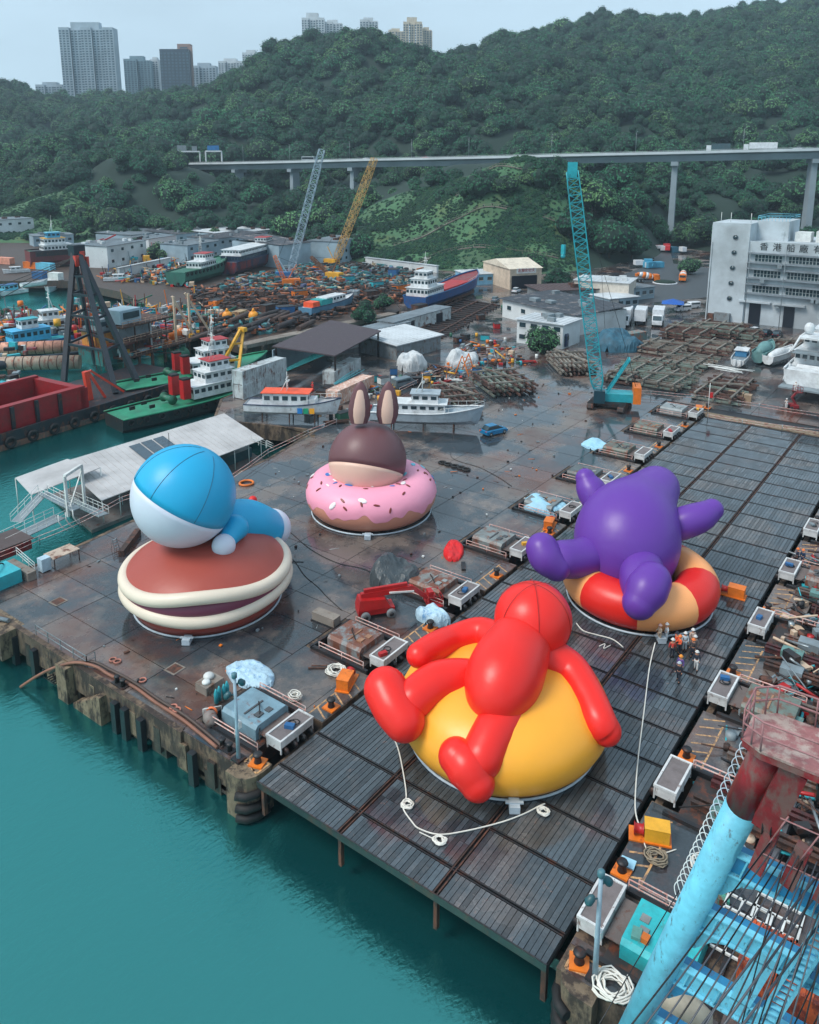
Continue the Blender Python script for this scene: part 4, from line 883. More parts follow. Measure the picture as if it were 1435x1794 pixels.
# hoist cables
random.seed(4)
WIRE = M('grey_wire', (72, 76, 84), .45, bump=0, dirt=.2); WIRE2 = M('black_wire', (18, 20, 24), .5, bump=0, dirt=0)
def to_local(px, py, D): return AT(px, py, D)-O
for i in range(14):
    top_ = A1+acr*(1.3+i*.19)-dl*(3.8+.12*(i % 4))-side*1.0
    e_ = to_local(960+i*34+random.uniform(-10, 10), 1990, 17.5+i*.25)
    MB().tube([top_, top_.lerp(e_, .5)+Vector((0,0,-.12)), e_], .028, 5).build('cable', WIRE if i % 3 else WIRE2, r)
for i in range(9):
    top_ = A1+acr*(2.0+i*.75)-dl*4.8-side*1.0
    e_ = to_local(1272+i*24, 1900, 22.5)
    MB().tube([top_, e_], .026, 5).build('cable', WIRE2, r)
for i, (a, b_, c2_, d2) in enumerate(((1190, 1560, 1050, 1794), (1435, 1560, 1230, 1850), (1435, 1620, 1260, 1850), (1435, 1530, 1150, 1900))):
    MB().tube([to_local(a, b_, 24.5), to_local(c2_, d2, 20)], .045 if i else .02, 6).build('cable', WIRE if i else WIRE2, r)
# barge of the crane below
bp_ = G(1300, 1800, 0); 
r2 = thing('crane_barge', 'barge deck with a dark red hull and rusty orange plates under the blue crane frame', 'barge', (bp_.x-1.0, bp_.y, -3.0)); Ob = Vector((bp_.x-1.0, bp_.y, -3.0))
HULLR = M('dark_red_hull', (116, 18, 26), .5, dirt=.2, rust=.15)
x1 = -3.0-Ob.x
MB().b2(x1-26, x1, -20, 3.0, -.5, 2.2).build('hull', HULLR, r2)
MB().b2(x1-25.6, x1-.3, -19.6, 2.6, 2.2, 2.25).build('deck', CR, r2)
MB().b2(x1-.5, x1+1.2, -16, -3.2, .0, 3.6).build('bulwark', LBLUE, r2)
# orange rusty container roofs and white frames seen through the crane
RO = M('flaking_orange', (196, 86, 38), .7, var=.4, rust=.55, rustrgb=(112, 44, 36), scale=2, rscale=1.6)
for i, (a, b_) in enumerate(((1345, 1660), (1410, 1700))):
    p = G(a, b_, 2.2); q_ = thing('rusty_hatch', 'flaking orange corrugated hatch cover seen through the crane frame, %s one' % ('left' if i == 0 else 'right'), 'hatch cover', (p.x, p.y, .05), 0)
    m_ = MB().b2(-1.4,1.4,-1.1,1.1,0,2.0)
    m_.build('cover', RO, q_)
    for j in range(6): MB().b2(-1.42,1.42,-1.0+j*.37,-.85+j*.37,2.0,2.08).build('rib', RO, q_)
for i, (a, b_) in enumerate(((1300, 1640), (1370, 1595))):
    p = G(a, b_, 0); q_ = thing('white_grid', 'white steel walkway frame on the quay behind the crane, %s one' % ('left' if i == 0 else 'right'), 'frame', (p.x, p.y, .05), 0); m_ = MB()
    for j in range(4): m_.b2(-2,2,-1.2+j*.8,-1.08+j*.8,.3,.42)
    for j in range(5): m_.b2(-2+j*.97,-1.88+j*.97,-1.2,1.32,.3,.42)
    m_.build('grid', WHITE, q_)
# ================================================================== FLOATING LANDING WITH THE PALE ROOF
ROOFM = M('pale_roof', (178, 176, 176), .6, var=.1, scale=.8, dirt=.25)
zr = .0
a0, a1, a2, a3 = G(27, 838, 1.4), G(393, 725, 1.6), G(462, 770, .4), G(175, 885, .4)
r = thing('landing_stage', 'long floating landing with a pale grey roof and solar panels beside the quay', 'landing stage', (a0.x, a0.y, WL)); O = Vector((a0.x, a0.y, WL))
L_ = lambda v: Vector(v)-O
rf1 = [G(100, 850, 1.2)+Vector((0,0,0)), G(393, 725, 1.2), G(462, 770, .1), G(178, 878, .1)]
rp = [G(105, 812, 1.2), G(393, 725, 1.2), G(462, 770, 0.2), G(178, 878, .2)]
m_ = MB(); t_ = Vector((0,0,.1)); P = [L_(p) for p in rp]; m_.add(P+[p+t_ for p in P], [(3,2,1,0),(4,5,6,7),(0,1,5,4),(1,2,6,5),(2,3,7,6),(3,0,4,7)]); ro = m_.build('roof', ROOFM, r)
def onr(u, v, dz=.12): return P[0].lerp(P[1], u).lerp(P[3].lerp(P[2], u), v)+Vector((0,0,dz))
m_ = MB()
for i in range(1, 30): m_.beam(onr(i/30, 0), onr(i/30, 1), .05, .05)
m_.build('roof_ribs', ROOFM, ro)
PAN = M('solar_panel', (52, 68, 80), .2, bump=0, dirt=.1)
for i in range(3):
    u0 = .35+i*.072; c_ = [onr(u0, .12, .22), onr(u0+.062, .12, .22), onr(u0+.062, .62, .2), onr(u0, .62, .2)]
    MB().add(c_+[p-Vector((0,0,.06)) for p in c_], [(0,3,2,1),(4,5,6,7),(0,1,5,4),(1,2,6,5),(2,3,7,6),(3,0,4,7)]).build('solar_panel', PAN, r)
MB().tube([onr(.55,.3), onr(.55,.3)+Vector((0,0,1.4))], .05, 6).build('mast', DARK, r)
# second smaller roof at the near-left end
P2 = [L_(G(27, 838, 1.6)), L_(G(118, 805, 1.9)), L_(G(176, 820, 1.9)), L_(G(55, 868, 1.6))]
m_ = MB(); m_.add(P2+[p+t_ for p in P2], [(3,2,1,0),(4,5,6,7),(0,1,5,4),(1,2,6,5),(2,3,7,6),(3,0,4,7)]); m_.build('small_roof', ROOFM, r)
zb = .5
for u in (0, .1, .2, .3, .4, .5, .6, .7, .8, .9, 1):
    for v in (.04, .96):
        c_ = onr(min(max(u, .01), .99), v, 0); MB().tube([(c_.x, c_.y, zb), c_], .07, 6).build('post', WHITE, r)
for c_ in P2: MB().tube([(c_.x, c_.y, zb), tuple(c_)], .08, 6).build('post', WHITE, r)
for u in (.1, .3, .5, .7, .9): MB().beam(onr(u, .02, -.1), onr(u, .98, -.1), .1, .2).build('roof_beam', WHITE, r)
# pontoon
pc = [onr(-.06, -.05), onr(1.0, -.05), onr(1.0, 1.0), onr(-.06, 1.0)]
MB().prism([(p.x, p.y) for p in pc], -.4, .45).build('pontoon', M('pontoon_deck', (104, 100, 98), .6, rust=.3), r)
MB().prism([tuple((onr(.3, .15)).xy), tuple(onr(.97, .15).xy), tuple(onr(.97, .8).xy), tuple(onr(.3, .8).xy)], .46, 1.9).build('cabin', M('cabin_teal_grey', (52, 84, 92), .3, var=.3), r)
# stairs and gangways
def gang(root, p, q, w_, mat, rails=True):
    p = Vector(p); q = Vector(q); d = (q-p); s_ = Vector((-d.y, d.x, 0)).normalized()*w_/2
    MB().beam(p, q, w_, .1).build('walkway', mat, root)
    if rails:
        m1 = MB(); m2 = MB(); n = max(2, round(d.length/1.3))
        for sg in (-1, 1):
            for z_ in (1.0, .55): m1.tube([p+s_*sg+Vector((0,0,z_)), q+s_*sg+Vector((0,0,z_))], .035, 5)
            for i in range(n+1): c_ = p.lerp(q, i/n)+s_*sg; m2.beam(c_, c_+Vector((0,0,1.0)), .05)
        m1.build('handrail', WHITE, root); m2.build('rail_post', WHITE, root)
gr = thing('gangway', 'white gangway stairs with handrails under the small roof of the landing', 'gangway', tuple(G(30, 925, 0))); O2 = Vector(gr.location)
gang(gr, G(28, 915, 0)-O2, G(78, 885, .0)-O2+Vector((0,0,1.6)), 1.4, STEEL)
gang(gr, G(78, 885, 0)-O2+Vector((0,0,1.6)), G(135, 905, 0)-O2+Vector((0,0,.9)), 1.2, STEEL)
gang(gr, G(0, 955, .1)-O2, G(105, 905, .1)-O2, 2.0, STEEL)
g2 = thing('gangway', 'white ramp with handrails from the landing stage to the quay', 'gangway', tuple(G(120, 868, 0))); O2 = Vector(g2.location)
gang(g2, G(120, 868, 0)-O2+Vector((0,0,-.6)), G(182, 905, 0)-O2+Vector((0,0,.15)), 1.3, STEEL)
pf_ = thing('lifting_portal', 'tall white steel portal standing over the landing gangways', 'portal', tuple(G(120, 905, 0)))
MB().beam((0,0,0),(0,0,5.2), .3).build('column', WHITE, pf_); MB().beam((3.2,1.6,0),(3.2,1.6,5.2), .3).build('column', WHITE, pf_); MB().beam((0,0,5.2),(3.2,1.6,5.2), .35).build('header', WHITE, pf_); MB().beam((0,0,.5),(3.2,1.6,4.6), .12).build('brace', WHITE, pf_)
wp = thing('curved_guard', 'white curved ladder guards at the quay end of the gangway', 'guard', tuple(G(118, 930, 0)))
for k in range(3): MB().tube([(k*.9,0,0),(k*.9-.5,.1,.6),(k*.9-.8,.2,1.3),(k*.9-.8,.2,2.2)], .07, 6).build('hoop', WHITE, wp)
rail('handrail', [tuple(G(30, 975)), tuple(G(62, 1003))], 'short white double handrail by the dark awning at the left frame edge', mat=WHITE, h=1.1, mid=(.4,.75))
rail('handrail', [tuple(G(440, 775)), tuple(G(480, 790)), tuple(G(480, 790)+Vector((.5,2,0)))], 'white handrail and steps at the right end of the landing stage', mat=WHITE, h=1.1, mid=(.4,.75))
# tape lines on posts along the edge of the quay
TAPE = M('red_white_tape', (206, 140, 132), .6, rust=.5, rustrgb=(214, 208, 204), rscale=2.5, bump=0, dirt=0)
def tapeline(pts, label, h=1.1, double=True):
    rt = thing('tape_barrier', label, 'barrier', pts[0]); o_ = Vector(pts[0]); Q = [Vector(p)-o_ for p in pts]
    m1 = MB()
    for z_ in ((h, h*.55) if double else (h,)):
        for p, q in zip(Q[:-1], Q[1:]): m1.tube([p+Vector((0,0,z_)), p.lerp(q,.5)+Vector((0,0,z_-.08)), q+Vector((0,0,z_))], .035, 4)
    m1.build('tape', TAPE, rt); m2 = MB()
    for p in Q: m2.tube([p, p+Vector((0,0,h+.05))], .05, 6)
    m2.build('post', STEEL, rt); return rt
tapeline([tuple(G(a, b_)) for a, b_ in ((0, 985), (70, 955), (140, 925), (215, 885), (262, 868))], 'red and white tape strung along the landing side of the quay')
tapeline([tuple(G(a, b_)) for a, b_ in ((400, 850), (470, 800), (540, 765), (590, 745))], 'tape line running from the landing stage towards the white pilot boat')
tapeline([tuple(G(a, b_)) for a, b_ in ((700, 690), (760, 660), (830, 630), (900, 620), (960, 600))], 'tape line beyond the grey patrol boat along the sheds')
tapeline([tuple(G(a, b_)) for a, b_ in ((1060, 690), (1140, 695), (1235, 704), (1330, 718), (1435, 735))], 'tape line crossing the yard in front of the big white yacht')
tapeline([tuple(G(a, b_)) for a, b_ in ((1240, 735), (1300, 745), (1370, 754), (1435, 762))], 'lower tape line at the far end of the timber platform', .9)
r = thing('flag_pole', 'thin white pole with a small red box at the far platform corner', 'pole', tuple(G(1240, 726))); MB().tube([(0,0,0),(0,0,5.5)], .06, 6).build('pole', WHITE, r); MB().box((.2,-.3,3.4), (.35,.5,.9)).build('box', REDP, r)
r = thing('steel_table', 'rusty steel table with a pale blue cabinet on the quay edge', 'table', tuple(G(110, 985))); MB().b2(-1.5,1.5,-1,1,1.2,1.28).build('top', M('worn_top', (176, 158, 142), .7, rust=.4), r)
for x in (-1.4,1.4):
    for y in (-.9,.9): MB().beam((x,y,0),(x,y,1.2), .08).build('leg', RUST, r)
MB().b2(-2.6,-1.6,-.6,.3,.1,1.5).build('cabinet', M('cabinet_blue', (170,194,208), .5, dirt=.3), r)
r = thing('step_ladder', 'small grey step ladder beside the rusty beam left of the brown bun', 'ladder', tuple(G(202, 962))); m_ = MB()
for s_ in (-.3,.3): m_.beam((s_,-.35,0),(s_*.8,0,1.3), .06); m_.beam((s_,.35,0),(s_*.8,0,1.3), .05)
m_.build('frame', STEEL, r); m_ = MB()
for j in range(4): m_.b2(-.28,.28,-.3+j*.07,-.15+j*.07,.25+j*.3,.29+j*.3)
m_.build('tread', STEEL, r)
tag(MB().box((0,0,.35), (5.5,.6,.7), .62).build('steel_beam', RUST, None, tuple(G(228, 955))), 'rusty brown beam lying on the quay behind the brown bun', 'beam')
# left frame edge: brown awning, teal boxes, small shelter
p = G(30, 970, .5); r = thing('awning', 'low brown flat-roofed shelter at the left frame edge', 'shelter', (p.x, p.y+3, -.2)); MB().b2(-2.5,2.5,-2,2,1.2,1.32).build('roof', M('brown_roof', (76, 62, 60), .6), r); MB().b2(-2.3,2.3,-1.8,1.8,0,1.2).build('body', CR, r)
p = G(30, 1030, 0); r = thing('teal_tank', 'turquoise tank with dark hoses at the left frame edge', 'tank', (p.x, p.y+2.2, -.0)); MB().b2(-2.2,1.0,-1.4,1.6,0,1.4).b2(-1.8,.5,1.8,4.2,0,1.1).build('tank', TEAL, r); MB().b2(1.3,2.2,-2,2.4,0,.9).build('long_box', CONC, r); MB().tube(catm([(-1.5,-1,1.5),(-.5,.2,1.9),(.4,1.0,1.5),(.8,1.6,.4)],4), .07, 6).build('hose', BLACK, r)
p = G(25, 1070, 0); tag(MB().b2(-1.2,1.2,-3,3,-2.6,-.0).build('quay_block', CORN, None, (-1.6, p.y, 0)), 'stepped concrete block of the quay at the left frame edge', 'quay block')
tag(MB().tube([(-1.2, 33, .3), (-2.4, 37, .2), (-3.5, 41, -.4)], .2, 8).build('pipe', STEEL, None), 'pale grey pipe sticking out over the water at the left frame edge', 'pipe')
# ================================================================== VEHICLES, BOATS, CRANES, SHEDS
TYRE = BLACK
VW = M('vehicle_white', (206, 210, 214), .35, dirt=.12, bump=0); VDK = M('vehicle_dark', (28, 34, 44), .3, dirt=.1, bump=0); VBL = M('car_teal_blue', (22, 108, 152), .25, dirt=.05, bump=0); VSI = M('vehicle_silver', (116, 132, 140), .3, metal=.4, bump=0)
LAMPR = M('tail_red', (170, 20, 20), .3, bump=0, dirt=0); LAMPW = M('headlamp', (220, 224, 220), .2, bump=0, dirt=0)
def wheels(r, xs, y, rad=.34, w_=.22):
    for x in xs:
        for s_ in (-1, 1):
            a = MB(); wheel(a, (x, s_*y, rad), rad, w_); o_ = a.build('wheel', TYRE, r); MB().lathe((x, s_*(y+w_/2), rad), [(rad*.55,-.01),(rad*.5,.02),(.03,.03)], 10, (0,s_,0)).build('rim', STEEL, o_)
def loftx(mb, secs):            # secs: [(x, [(y,z)...])]
    n = len(secs[0][1]); vs = [(x, y, z) for x, ps in secs for y, z in ps]
    fs = [(i*n+j, i*n+(j+1) % n, (i+1)*n+(j+1) % n, (i+1)*n+j) for i in range(len(secs)-1) for j in range(n)]
    fs += [tuple(range(n))[::-1], tuple((len(secs)-1)*n+j for j in range(n))]
    return mb.add(vs, fs)
def rect(hy, z0, z1, ch=.12): return [(-hy, z0), (hy, z0), (hy, z1-ch), (hy-ch, z1), (-hy+ch, z1), (-hy, z1-ch)]
def carx(p, rz, label, mat, suv=True, kind='car', cat='car'):
    r = thing(kind, label, cat, p, rz); H_ = 1.62 if suv else 1.45
    loftx(MB(), [(-2.2, rect(.78,.4,.9)), (-2.1, rect(.88,.3,1.0)), (-1.0, rect(.9,.28,1.02)), (.9, rect(.9,.28,1.0)), (1.7, rect(.88,.3,.88)), (2.2, rect(.74,.38,.7))]).build('body', mat, r)
    loftx(MB(), [(-2.02, rect(.7,1.0,1.1,.05)), (-1.55, rect(.68,1.0,H_-.04,.1)), (.1, rect(.68,1.0,H_,.1)), (1.15, rect(.72,.98,1.04,.03))]).build('windows', GLASS, r)
    loftx(MB(), [(-1.5, rect(.66,H_-.03,H_+.03,.04)), (.05, rect(.66,H_-.02,H_+.04,.04))]).build('roof', mat, r)
    wheels(r, (-1.35, 1.35), .8)
    for s_ in (-1, 1): MB().box((2.12, s_*.58, .66), (.12,.3,.12)).build('headlight', LAMPW, r); MB().box((-2.18, s_*.62, .88), (.08,.28,.14)).build('tail_light', LAMPR, r)
    return r
def van(p, rz, label, mat, L_=4.9, H_=1.95):
    r = thing('van', label, 'van', p, rz)
    loftx(MB(), [(-L_/2, rect(.84,.35,H_-.05)), (L_/2-1.5, rect(.86,.32,H_)), (L_/2-.6, rect(.84,.32,1.25)), (L_/2, rect(.76,.35,.95))]).build('body', mat, r)
    MB().b2(-L_/2+.3, L_/2-1.6, -.875, .875, 1.25, 1.65).build('side_windows', GLASS, r)
    m_ = MB(); a = L_/2-1.48; b_ = L_/2-.66; m_.add([(a,-.72,H_-.1),(a,.72,H_-.1),(b_,.72,1.33),(b_,-.72,1.33)], [(0,3,2,1)]).add([(a+.05,-.72,H_-.08),(a+.05,.72,H_-.08),(b_+.05,.72,1.33),(b_+.05,-.72,1.33)], [(0,1,2,3)]); m_.build('windscreen', GLASS, r)
    wheels(r, (-L_/2+.9, L_/2-.95), .78, .33); return r
def box_truck(p, rz, label, s=1., bm=None, cab=None, L_=6.4):
    r = thing('box_truck', label, 'truck', p, rz); bm = bm or VW; cab = cab or VW
    MB().b2(-L_/2, L_/2-1.9, -1.05, 1.05, .9, 3.1).build('cargo_box', bm, r)
    loftx(MB(), [(L_/2-1.8, rect(.95,.5,2.2)), (L_/2-.7, rect(.95,.5,2.25,.2)), (L_/2-.05, rect(.92,.5,1.3,.1)), (L_/2, rect(.9,.5,1.1,.1))]).build('cab', cab, r)
    m_ = MB(); a, b_ = L_/2-.62, L_/2-.08; m_.add([(a,-.8,2.12),(a,.8,2.12),(b_,.82,1.36),(b_,-.82,1.36),(a+.07,-.8,2.13),(a+.07,.8,2.13),(b_+.07,.82,1.37),(b_+.07,-.82,1.37)], [(0,3,2,1),(4,5,6,7),(0,1,5,4),(1,2,6,5),(2,3,7,6),(3,0,4,7)]); m_.build('windscreen', GLASS, r)
    MB().b2(-L_/2, L_/2-.3, -.5, .5, .45, .9).build('chassis', VDK, r); wheels(r, (-L_/2+1.3, L_/2-1.0), .85, .42, .28); return r
def bus(p, rz, label, mat, L_=11.5, roof=None, spots=None):
    r = thing('bus', label, 'bus', p, rz)
    loftx(MB(), [(-L_/2, rect(1.2,.4,3.2)), (L_/2-.3, rect(1.22,.38,3.25)), (L_/2, rect(1.15,.5,3.0))]).build('body', mat, r)
    MB().b2(-L_/2+.5, L_/2-.7, -1.24, 1.24, 1.7, 2.7).build('side_windows', M('bus_glass', (16, 26, 34), .15, bump=0, dirt=0, var=.1), r)
    MB().b2(L_/2-.05, L_/2+.03, -1.05, 1.05, 1.4, 2.9).build('windscreen', GLASS, r)
    MB().b2(-L_/2+.1, L_/2-.2, -1.1, 1.1, 3.25, 3.33).build('roof', roof or mat, r)
    if spots:
        for i, (x, z_, c_, s_) in enumerate(spots):
            MB().lathe((x, 1.25, z_), [(s_*.5,-.0),(s_*.5,.02),(.01,.025)], 14, (0,1,0)).lathe((x, -1.25, z_), [(s_*.5,-.0),(s_*.5,.02),(.01,.025)], 14, (0,-1,0)).build('painted_dot', M('dot_%d' % i, c_, .4, bump=0), r)
    wheels(r, (-L_/2+2.4, L_/2-2.2), 1.05, .5, .3); return r
def mixer(p, rz, label, cab, d1, d2, s=1.):
    r = thing('concrete_mixer', label, 'mixer truck', p, rz)
    MB().b2(-4.2, 3.9, -.55, .55, .6, 1.0).build('chassis', VDK, r)
    loftx(MB(), [(2.2, rect(1.2,.6,2.8)), (3.8, rect(1.2,.6,2.75,.2)), (4.1, rect(1.15,.7,1.6,.1))]).build('cab', cab, r)
    MB().b2(3.9, 4.12, -1.0, 1.0, 1.7, 2.5).build('windscreen', GLASS, r)
    ax = Vector((-1, 0, .22)); c_ = Vector((-.9, 0, 2.35)); P = [(.5,-2.9),(1.1,-2.2),(1.25,-1.0),(1.25,0),(1.05,1.2),(.7,2.3),(.5,2.9)]
    for i in range(len(P)-1): MB().lathe(c_, [P[i], P[i+1]], 20, ax).build('drum', d1 if i % 2 else d2, r)
    MB().box((-4.0, 0, 2.6), (.7,1.1,1.0)).build('hopper', cab, r); wheels(r, (-3.2, -2.0, 2.9), .95, .5, .35); return r
P = G(866, 760); carx((P.x, P.y, .0), R(-20), 'teal blue car parked alone on the wet yard', VBL)
P = G(708, 678); van((P.x, P.y, 0), R(-15), 'silver grey van behind the doughnut beside the striped container', VSI, 5.0, 2.0)
dirT = YAW+math.pi+.12
for i, (x, y, lab) in enumerate(((1094, 572, 'leftmost by the teal crane'), (1122, 569, 'middle one'), (1152, 572, 'rightmost'))):
    p = G(x, y); box_truck((p.x+3, p.y+1, 0), R(196) if i != 1 else R(16), 'white box truck in the row of three, %s' % lab, L_=7.0).scale = (1.35,)*3
P = G(966, 603); bus((P.x+3, P.y-2.5, 0), R(192), 'navy blue coach with coloured spots parked by the white container house', M('coach_navy', (18, 40, 74), .3, bump=0, dirt=.1), 11.5, spots=[(-.3, 1.3, (206, 34, 40), .9), (-1.2, 1.6, (220, 220, 226), .6), (-2.3, 1.3, (90, 110, 180), .8), (.9, 1.5, (210, 214, 220), .4), (1.9, 1.2, (230, 230, 230), .3)])
P = G(1040, 585); bus((P.x+4, P.y+3, 0), R(192), 'cream roofed white minibus behind the teal crane boom', VW, 9.5, M('cream_roof', (214, 200, 170), .5))
P = G(1078, 552); bus((P.x+4, P.y+2, 0), R(200), 'black coach parked between the sheds and the white trucks', M('coach_black', (24, 24, 30), .3, bump=0, dirt=.1), 11.5)
P = G(1134, 494); mixer((P.x, P.y, 0), R(-50), 'orange concrete mixer with a white-striped drum on the access road, left one', ORANGE, ORANGE, VW)
P = G(1196, 492); mixer((P.x, P.y, 0), R(196), 'orange concrete mixer facing the yard on the access road, right one', ORANGE, VW, ORANGE)
for i, (a, b_, lab) in enumerate(((775, 462, 'red-cabbed grey mixer behind the white wall'), (815, 466, 'white concrete mixer half hidden behind the boundary wall'), (885, 470, 'small red and white mixer left of the cream shed'))):
    p = G(a, b_); mixer((p.x, p.y, 0), R(-60), lab, [REDP, YELLOW, REDP][i], VW, [GREYP, VW, REDP][i])
for i, (a, b_, l) in enumerate(((1196, 545, 'white van beside the blue canopy'), (1212, 540, 'second white van behind the one by the blue canopy'))):
    p = G(a, b_); van((p.x, p.y, 0), R(150), l, VW)
for i, (a, b_, l, m_) in enumerate(((1324, 584, 'small white car before the white office building', VW), (1344, 588, 'dark car next to the small white car', VDK), (1362, 590, 'black car nearest the yacht before the office', VDK), (905, 512, 'white pickup by the yellow beam left of the cream shed', VW), (868, 528, 'silver car between the blue ship and the grey shed', VSI), (560, 0, '', None))):
    if m_: p = G(a, b_); carx((p.x, p.y, 0), R(-20+i*9), l, m_)
# canopy
p = G(1178, 545); r = thing('canopy', 'bright blue pop-up canopy beside the white vans', 'canopy', (p.x, p.y, 0), .3); MB().add([(-3,-3,2.4),(3,-3,2.4),(3,3,2.4),(-3,3,2.4),(0,0,3.6)], [(0,1,4),(1,2,4),(2,3,4),(3,0,4),(3,2,1,0)]).build('cover', M('canopy_blue', (14, 84, 170), .5), r)
for x in (-2.9,2.9):
    for y in (-2.9,2.9): MB().beam((x,y,0),(x,y,2.4), .1).build('leg', DARK, r)
# ---------------------------------------------------------------- lattice booms and cranes
def lattice(root, p, q, w0, w1, n, mat, rc=.1, rl=.05, name='boom', tip=None):
    p = Vector(p); q = Vector(q); d = (q-p).normalized(); s_ = d.cross(Vector((0,0,1))).normalized(); u = s_.cross(d).normalized()
    def cs(t, w_): c_ = p.lerp(q, t); return [c_+(s_*a+u*b_)*w_/2 for a, b_ in ((-1,-1),(1,-1),(1,1),(-1,1))]
    def wd(t): return w0+(w1-w0)*(t if tip is None else (0 if t < tip else (t-tip)/(1-tip)))
    rows = [cs(i/n, wd(i/n)*(min(1, .35+i*.35) if i < 2 else 1)) for i in range(n+1)]
    a = MB()
    for j in range(4): a.tube([row[j] for row in rows], rc, 5)
    a.build(name, mat, root); b_ = MB()
    for i in range(n):
        for j in range(4):
            k = (j+1) % 4
            b_.beam(rows[i][j] if i % 2 else rows[i][k], rows[i+1][k] if i % 2 else rows[i+1][j], rl*2)
            b_.beam(rows[i+1][j], rows[i+1][k], rl*1.6)
    b_.build('lacing', mat, root)
    return rows
P = G(1068, 712); r = thing('crawler_crane', 'teal crawler crane with a tall lattice boom on the wet yard', 'crane', (P.x, P.y, 0)); O = Vector((P.x, P.y, 0))
th = R(10); ct, st = math.cos(th), math.sin(th)
rot = lambda x, y, z: Vector((x*ct-y*st, x*st+y*ct, z))
CRT = M('crane_teal', (36, 154, 166), .4, dirt=.15, rust=.06)
for s_ in (-1, 1):
    pts = [(-3.9,.5),(-3.6,.1),(3.6,.1),(3.9,.5),(3.8,1.0),(3.4,1.2),(-3.4,1.2),(-3.8,1.0)]
    vs = [rot(x, s_*2.6+w_, z) for w_ in (-.5,.5) for x, z in pts]; n_ = len(pts)
    MB().add(vs, [tuple(range(n_)), tuple(range(2*n_-1, n_-1, -1))]+[(j, n_+j, n_+(j+1) % n_, (j+1) % n_) for j in range(n_)]).build('crawler_track', M('track_brown', (64, 56, 54), .7, rust=.4), r)
    for j in range(16): MB().box(rot(-3.4+j*.45, s_*2.6, 1.24), (.2,1.05,.06), th).build('track_shoe', DARK, r)
MB().box(rot(0,0,.9), (4.2,4.4,.7), th).build('carbody', DARK, r)
up_a = math.atan2((G(1005, 300, 0)-O).y, (G(1005, 300, 0)-O).x)
top = AT(1003, 298, 137); D2 = (top-O); hd2 = math.atan2(D2.y, D2.x); ux, uy = math.cos(hd2), math.sin(hd2)
ro2 = lambda x, y, z: Vector((x*ux-y*uy, x*uy+y*ux, z))
MB().box(ro2(-.6,0,2.0), (6.6,3.0,1.4), hd2).build('deck_house', CRT, r); MB().box(ro2(-4.4,0,2.6), (1.3,3.6,2.9), hd2).build('counterweight', ORANGE, r)
for k in range(3): MB().box(ro2(-5.07,0,1.7+k*.9), (.06,3.3,.06), hd2).build('weight_seam', DARK, r)
cb_ = MB().box(ro2(1.9,1.7,2.2), (1.9,1.2,2.2), hd2).build('cab', M('cab_dark', (24, 60, 72), .25, bump=0), r)
MB().box(ro2(.2,-1.6,2.1), (4.2,.25,1.0), hd2).build('side_panel', VW if False else CRT, r)
base = ro2(2.0,0,2.2)
lattice(r, base, D2-Vector((0,0,.2)), 2.1, 1.9, 30, CRT, .11, .055, 'boom', .84)
MB().box(tuple(D2), (1.6,1.0,2.6), hd2).build('boom_head', CRT, r)
for s_ in (-1.0,1.0): MB().beam(ro2(.6,s_,2.6), ro2(-2.8,s_*.8,8.6), .3).build('gantry_leg', CRT, r)
MB().beam(ro2(-2.8,-.9,8.6), ro2(-2.8,.9,8.6), .4).build('gantry_head', CRT, r); MB().beam(ro2(-1.1,-.9,5.6), ro2(-1.1,.9,5.6), .3).build('gantry_bar', CRT, r)
for s_ in (-.7,.7): MB().tube([ro2(-2.8,s_,8.6), D2+Vector((0,0,.8))], .035, 4).build('pendant', WIRE2, r); MB().tube([ro2(-2.8,s_,8.6), ro2(-4.2,s_,3.8)], .05, 4).build('pendant', WIRE2, r)
hk = AT(987, 437, 135)-O; MB().tube([AT(999,305,135.5)-O, hk], .03, 4).build('hoist_rope', WIRE2, r); MB().box(tuple(hk), (.6,.6,1.6)).ball(tuple(hk-Vector((0,0,1.1))), .4, 10, 6).build('hook_block', CRT, r)
MB().tube([AT(1052,440,140)-O, AT(1060,575,135)-O], .03, 4).build('hoist_rope', WIRE2, r)
def yard_crane(bx, by, tx, ty, D, label, mat, w_=1.8, n=26, cabm=None, body=True):
    p = G(bx, by); r = thing('lattice_crane', label, 'crane', (p.x, p.y, 0)); o_ = Vector(p)
    t = AT(tx, ty, D)-o_; a = math.atan2(t.y, t.x)
    lattice(r, Vector((0,0,2)), t, w_, w_*.8, n, mat, .12, .07, 'boom', .8)
    if body:
        MB().box((-2*math.cos(a),-2*math.sin(a),2.2), (6,3,2), a).build('deck_house', cabm or mat, r); MB().box((0,0,.7), (6,4.6,1.2), a).build('undercarriage', DARK, r)
    q_ = Vector((-4*math.cos(a), -4*math.sin(a), 8))
    MB().beam((-1*math.cos(a),-1*math.sin(a),3), tuple(q_), .3).build('gantry', mat, r)
    MB().tube([q_, t], .06, 4).build('pendant', WIRE2, r); return r
yard_crane(508, 492, 564, 262, 285, 'tall pale grey lattice crane among the scrap before the warehouse', M('boom_grey', (150, 170, 184), .5), 2.3, 26, BLUE)
yard_crane(588, 468, 656, 278, 312, 'tall yellow-brown lattice crane beside the warehouse', M('boom_ochre', (190, 150, 84), .5), 2.3, 24, YELLOW)
yard_crane(500, 505, 481, 448, 268, 'small orange lattice crane with a striped cab in the scrap yard', M('boom_orange', (210, 112, 56), .5), 1.1, 9, ORANGE)
yard_crane(578, 492, 545, 450, 290, 'short brown crane boom on a yellow base by the warehouse', M('boom_brown', (120, 78, 50), .5), 1.0, 9, YELLOW)
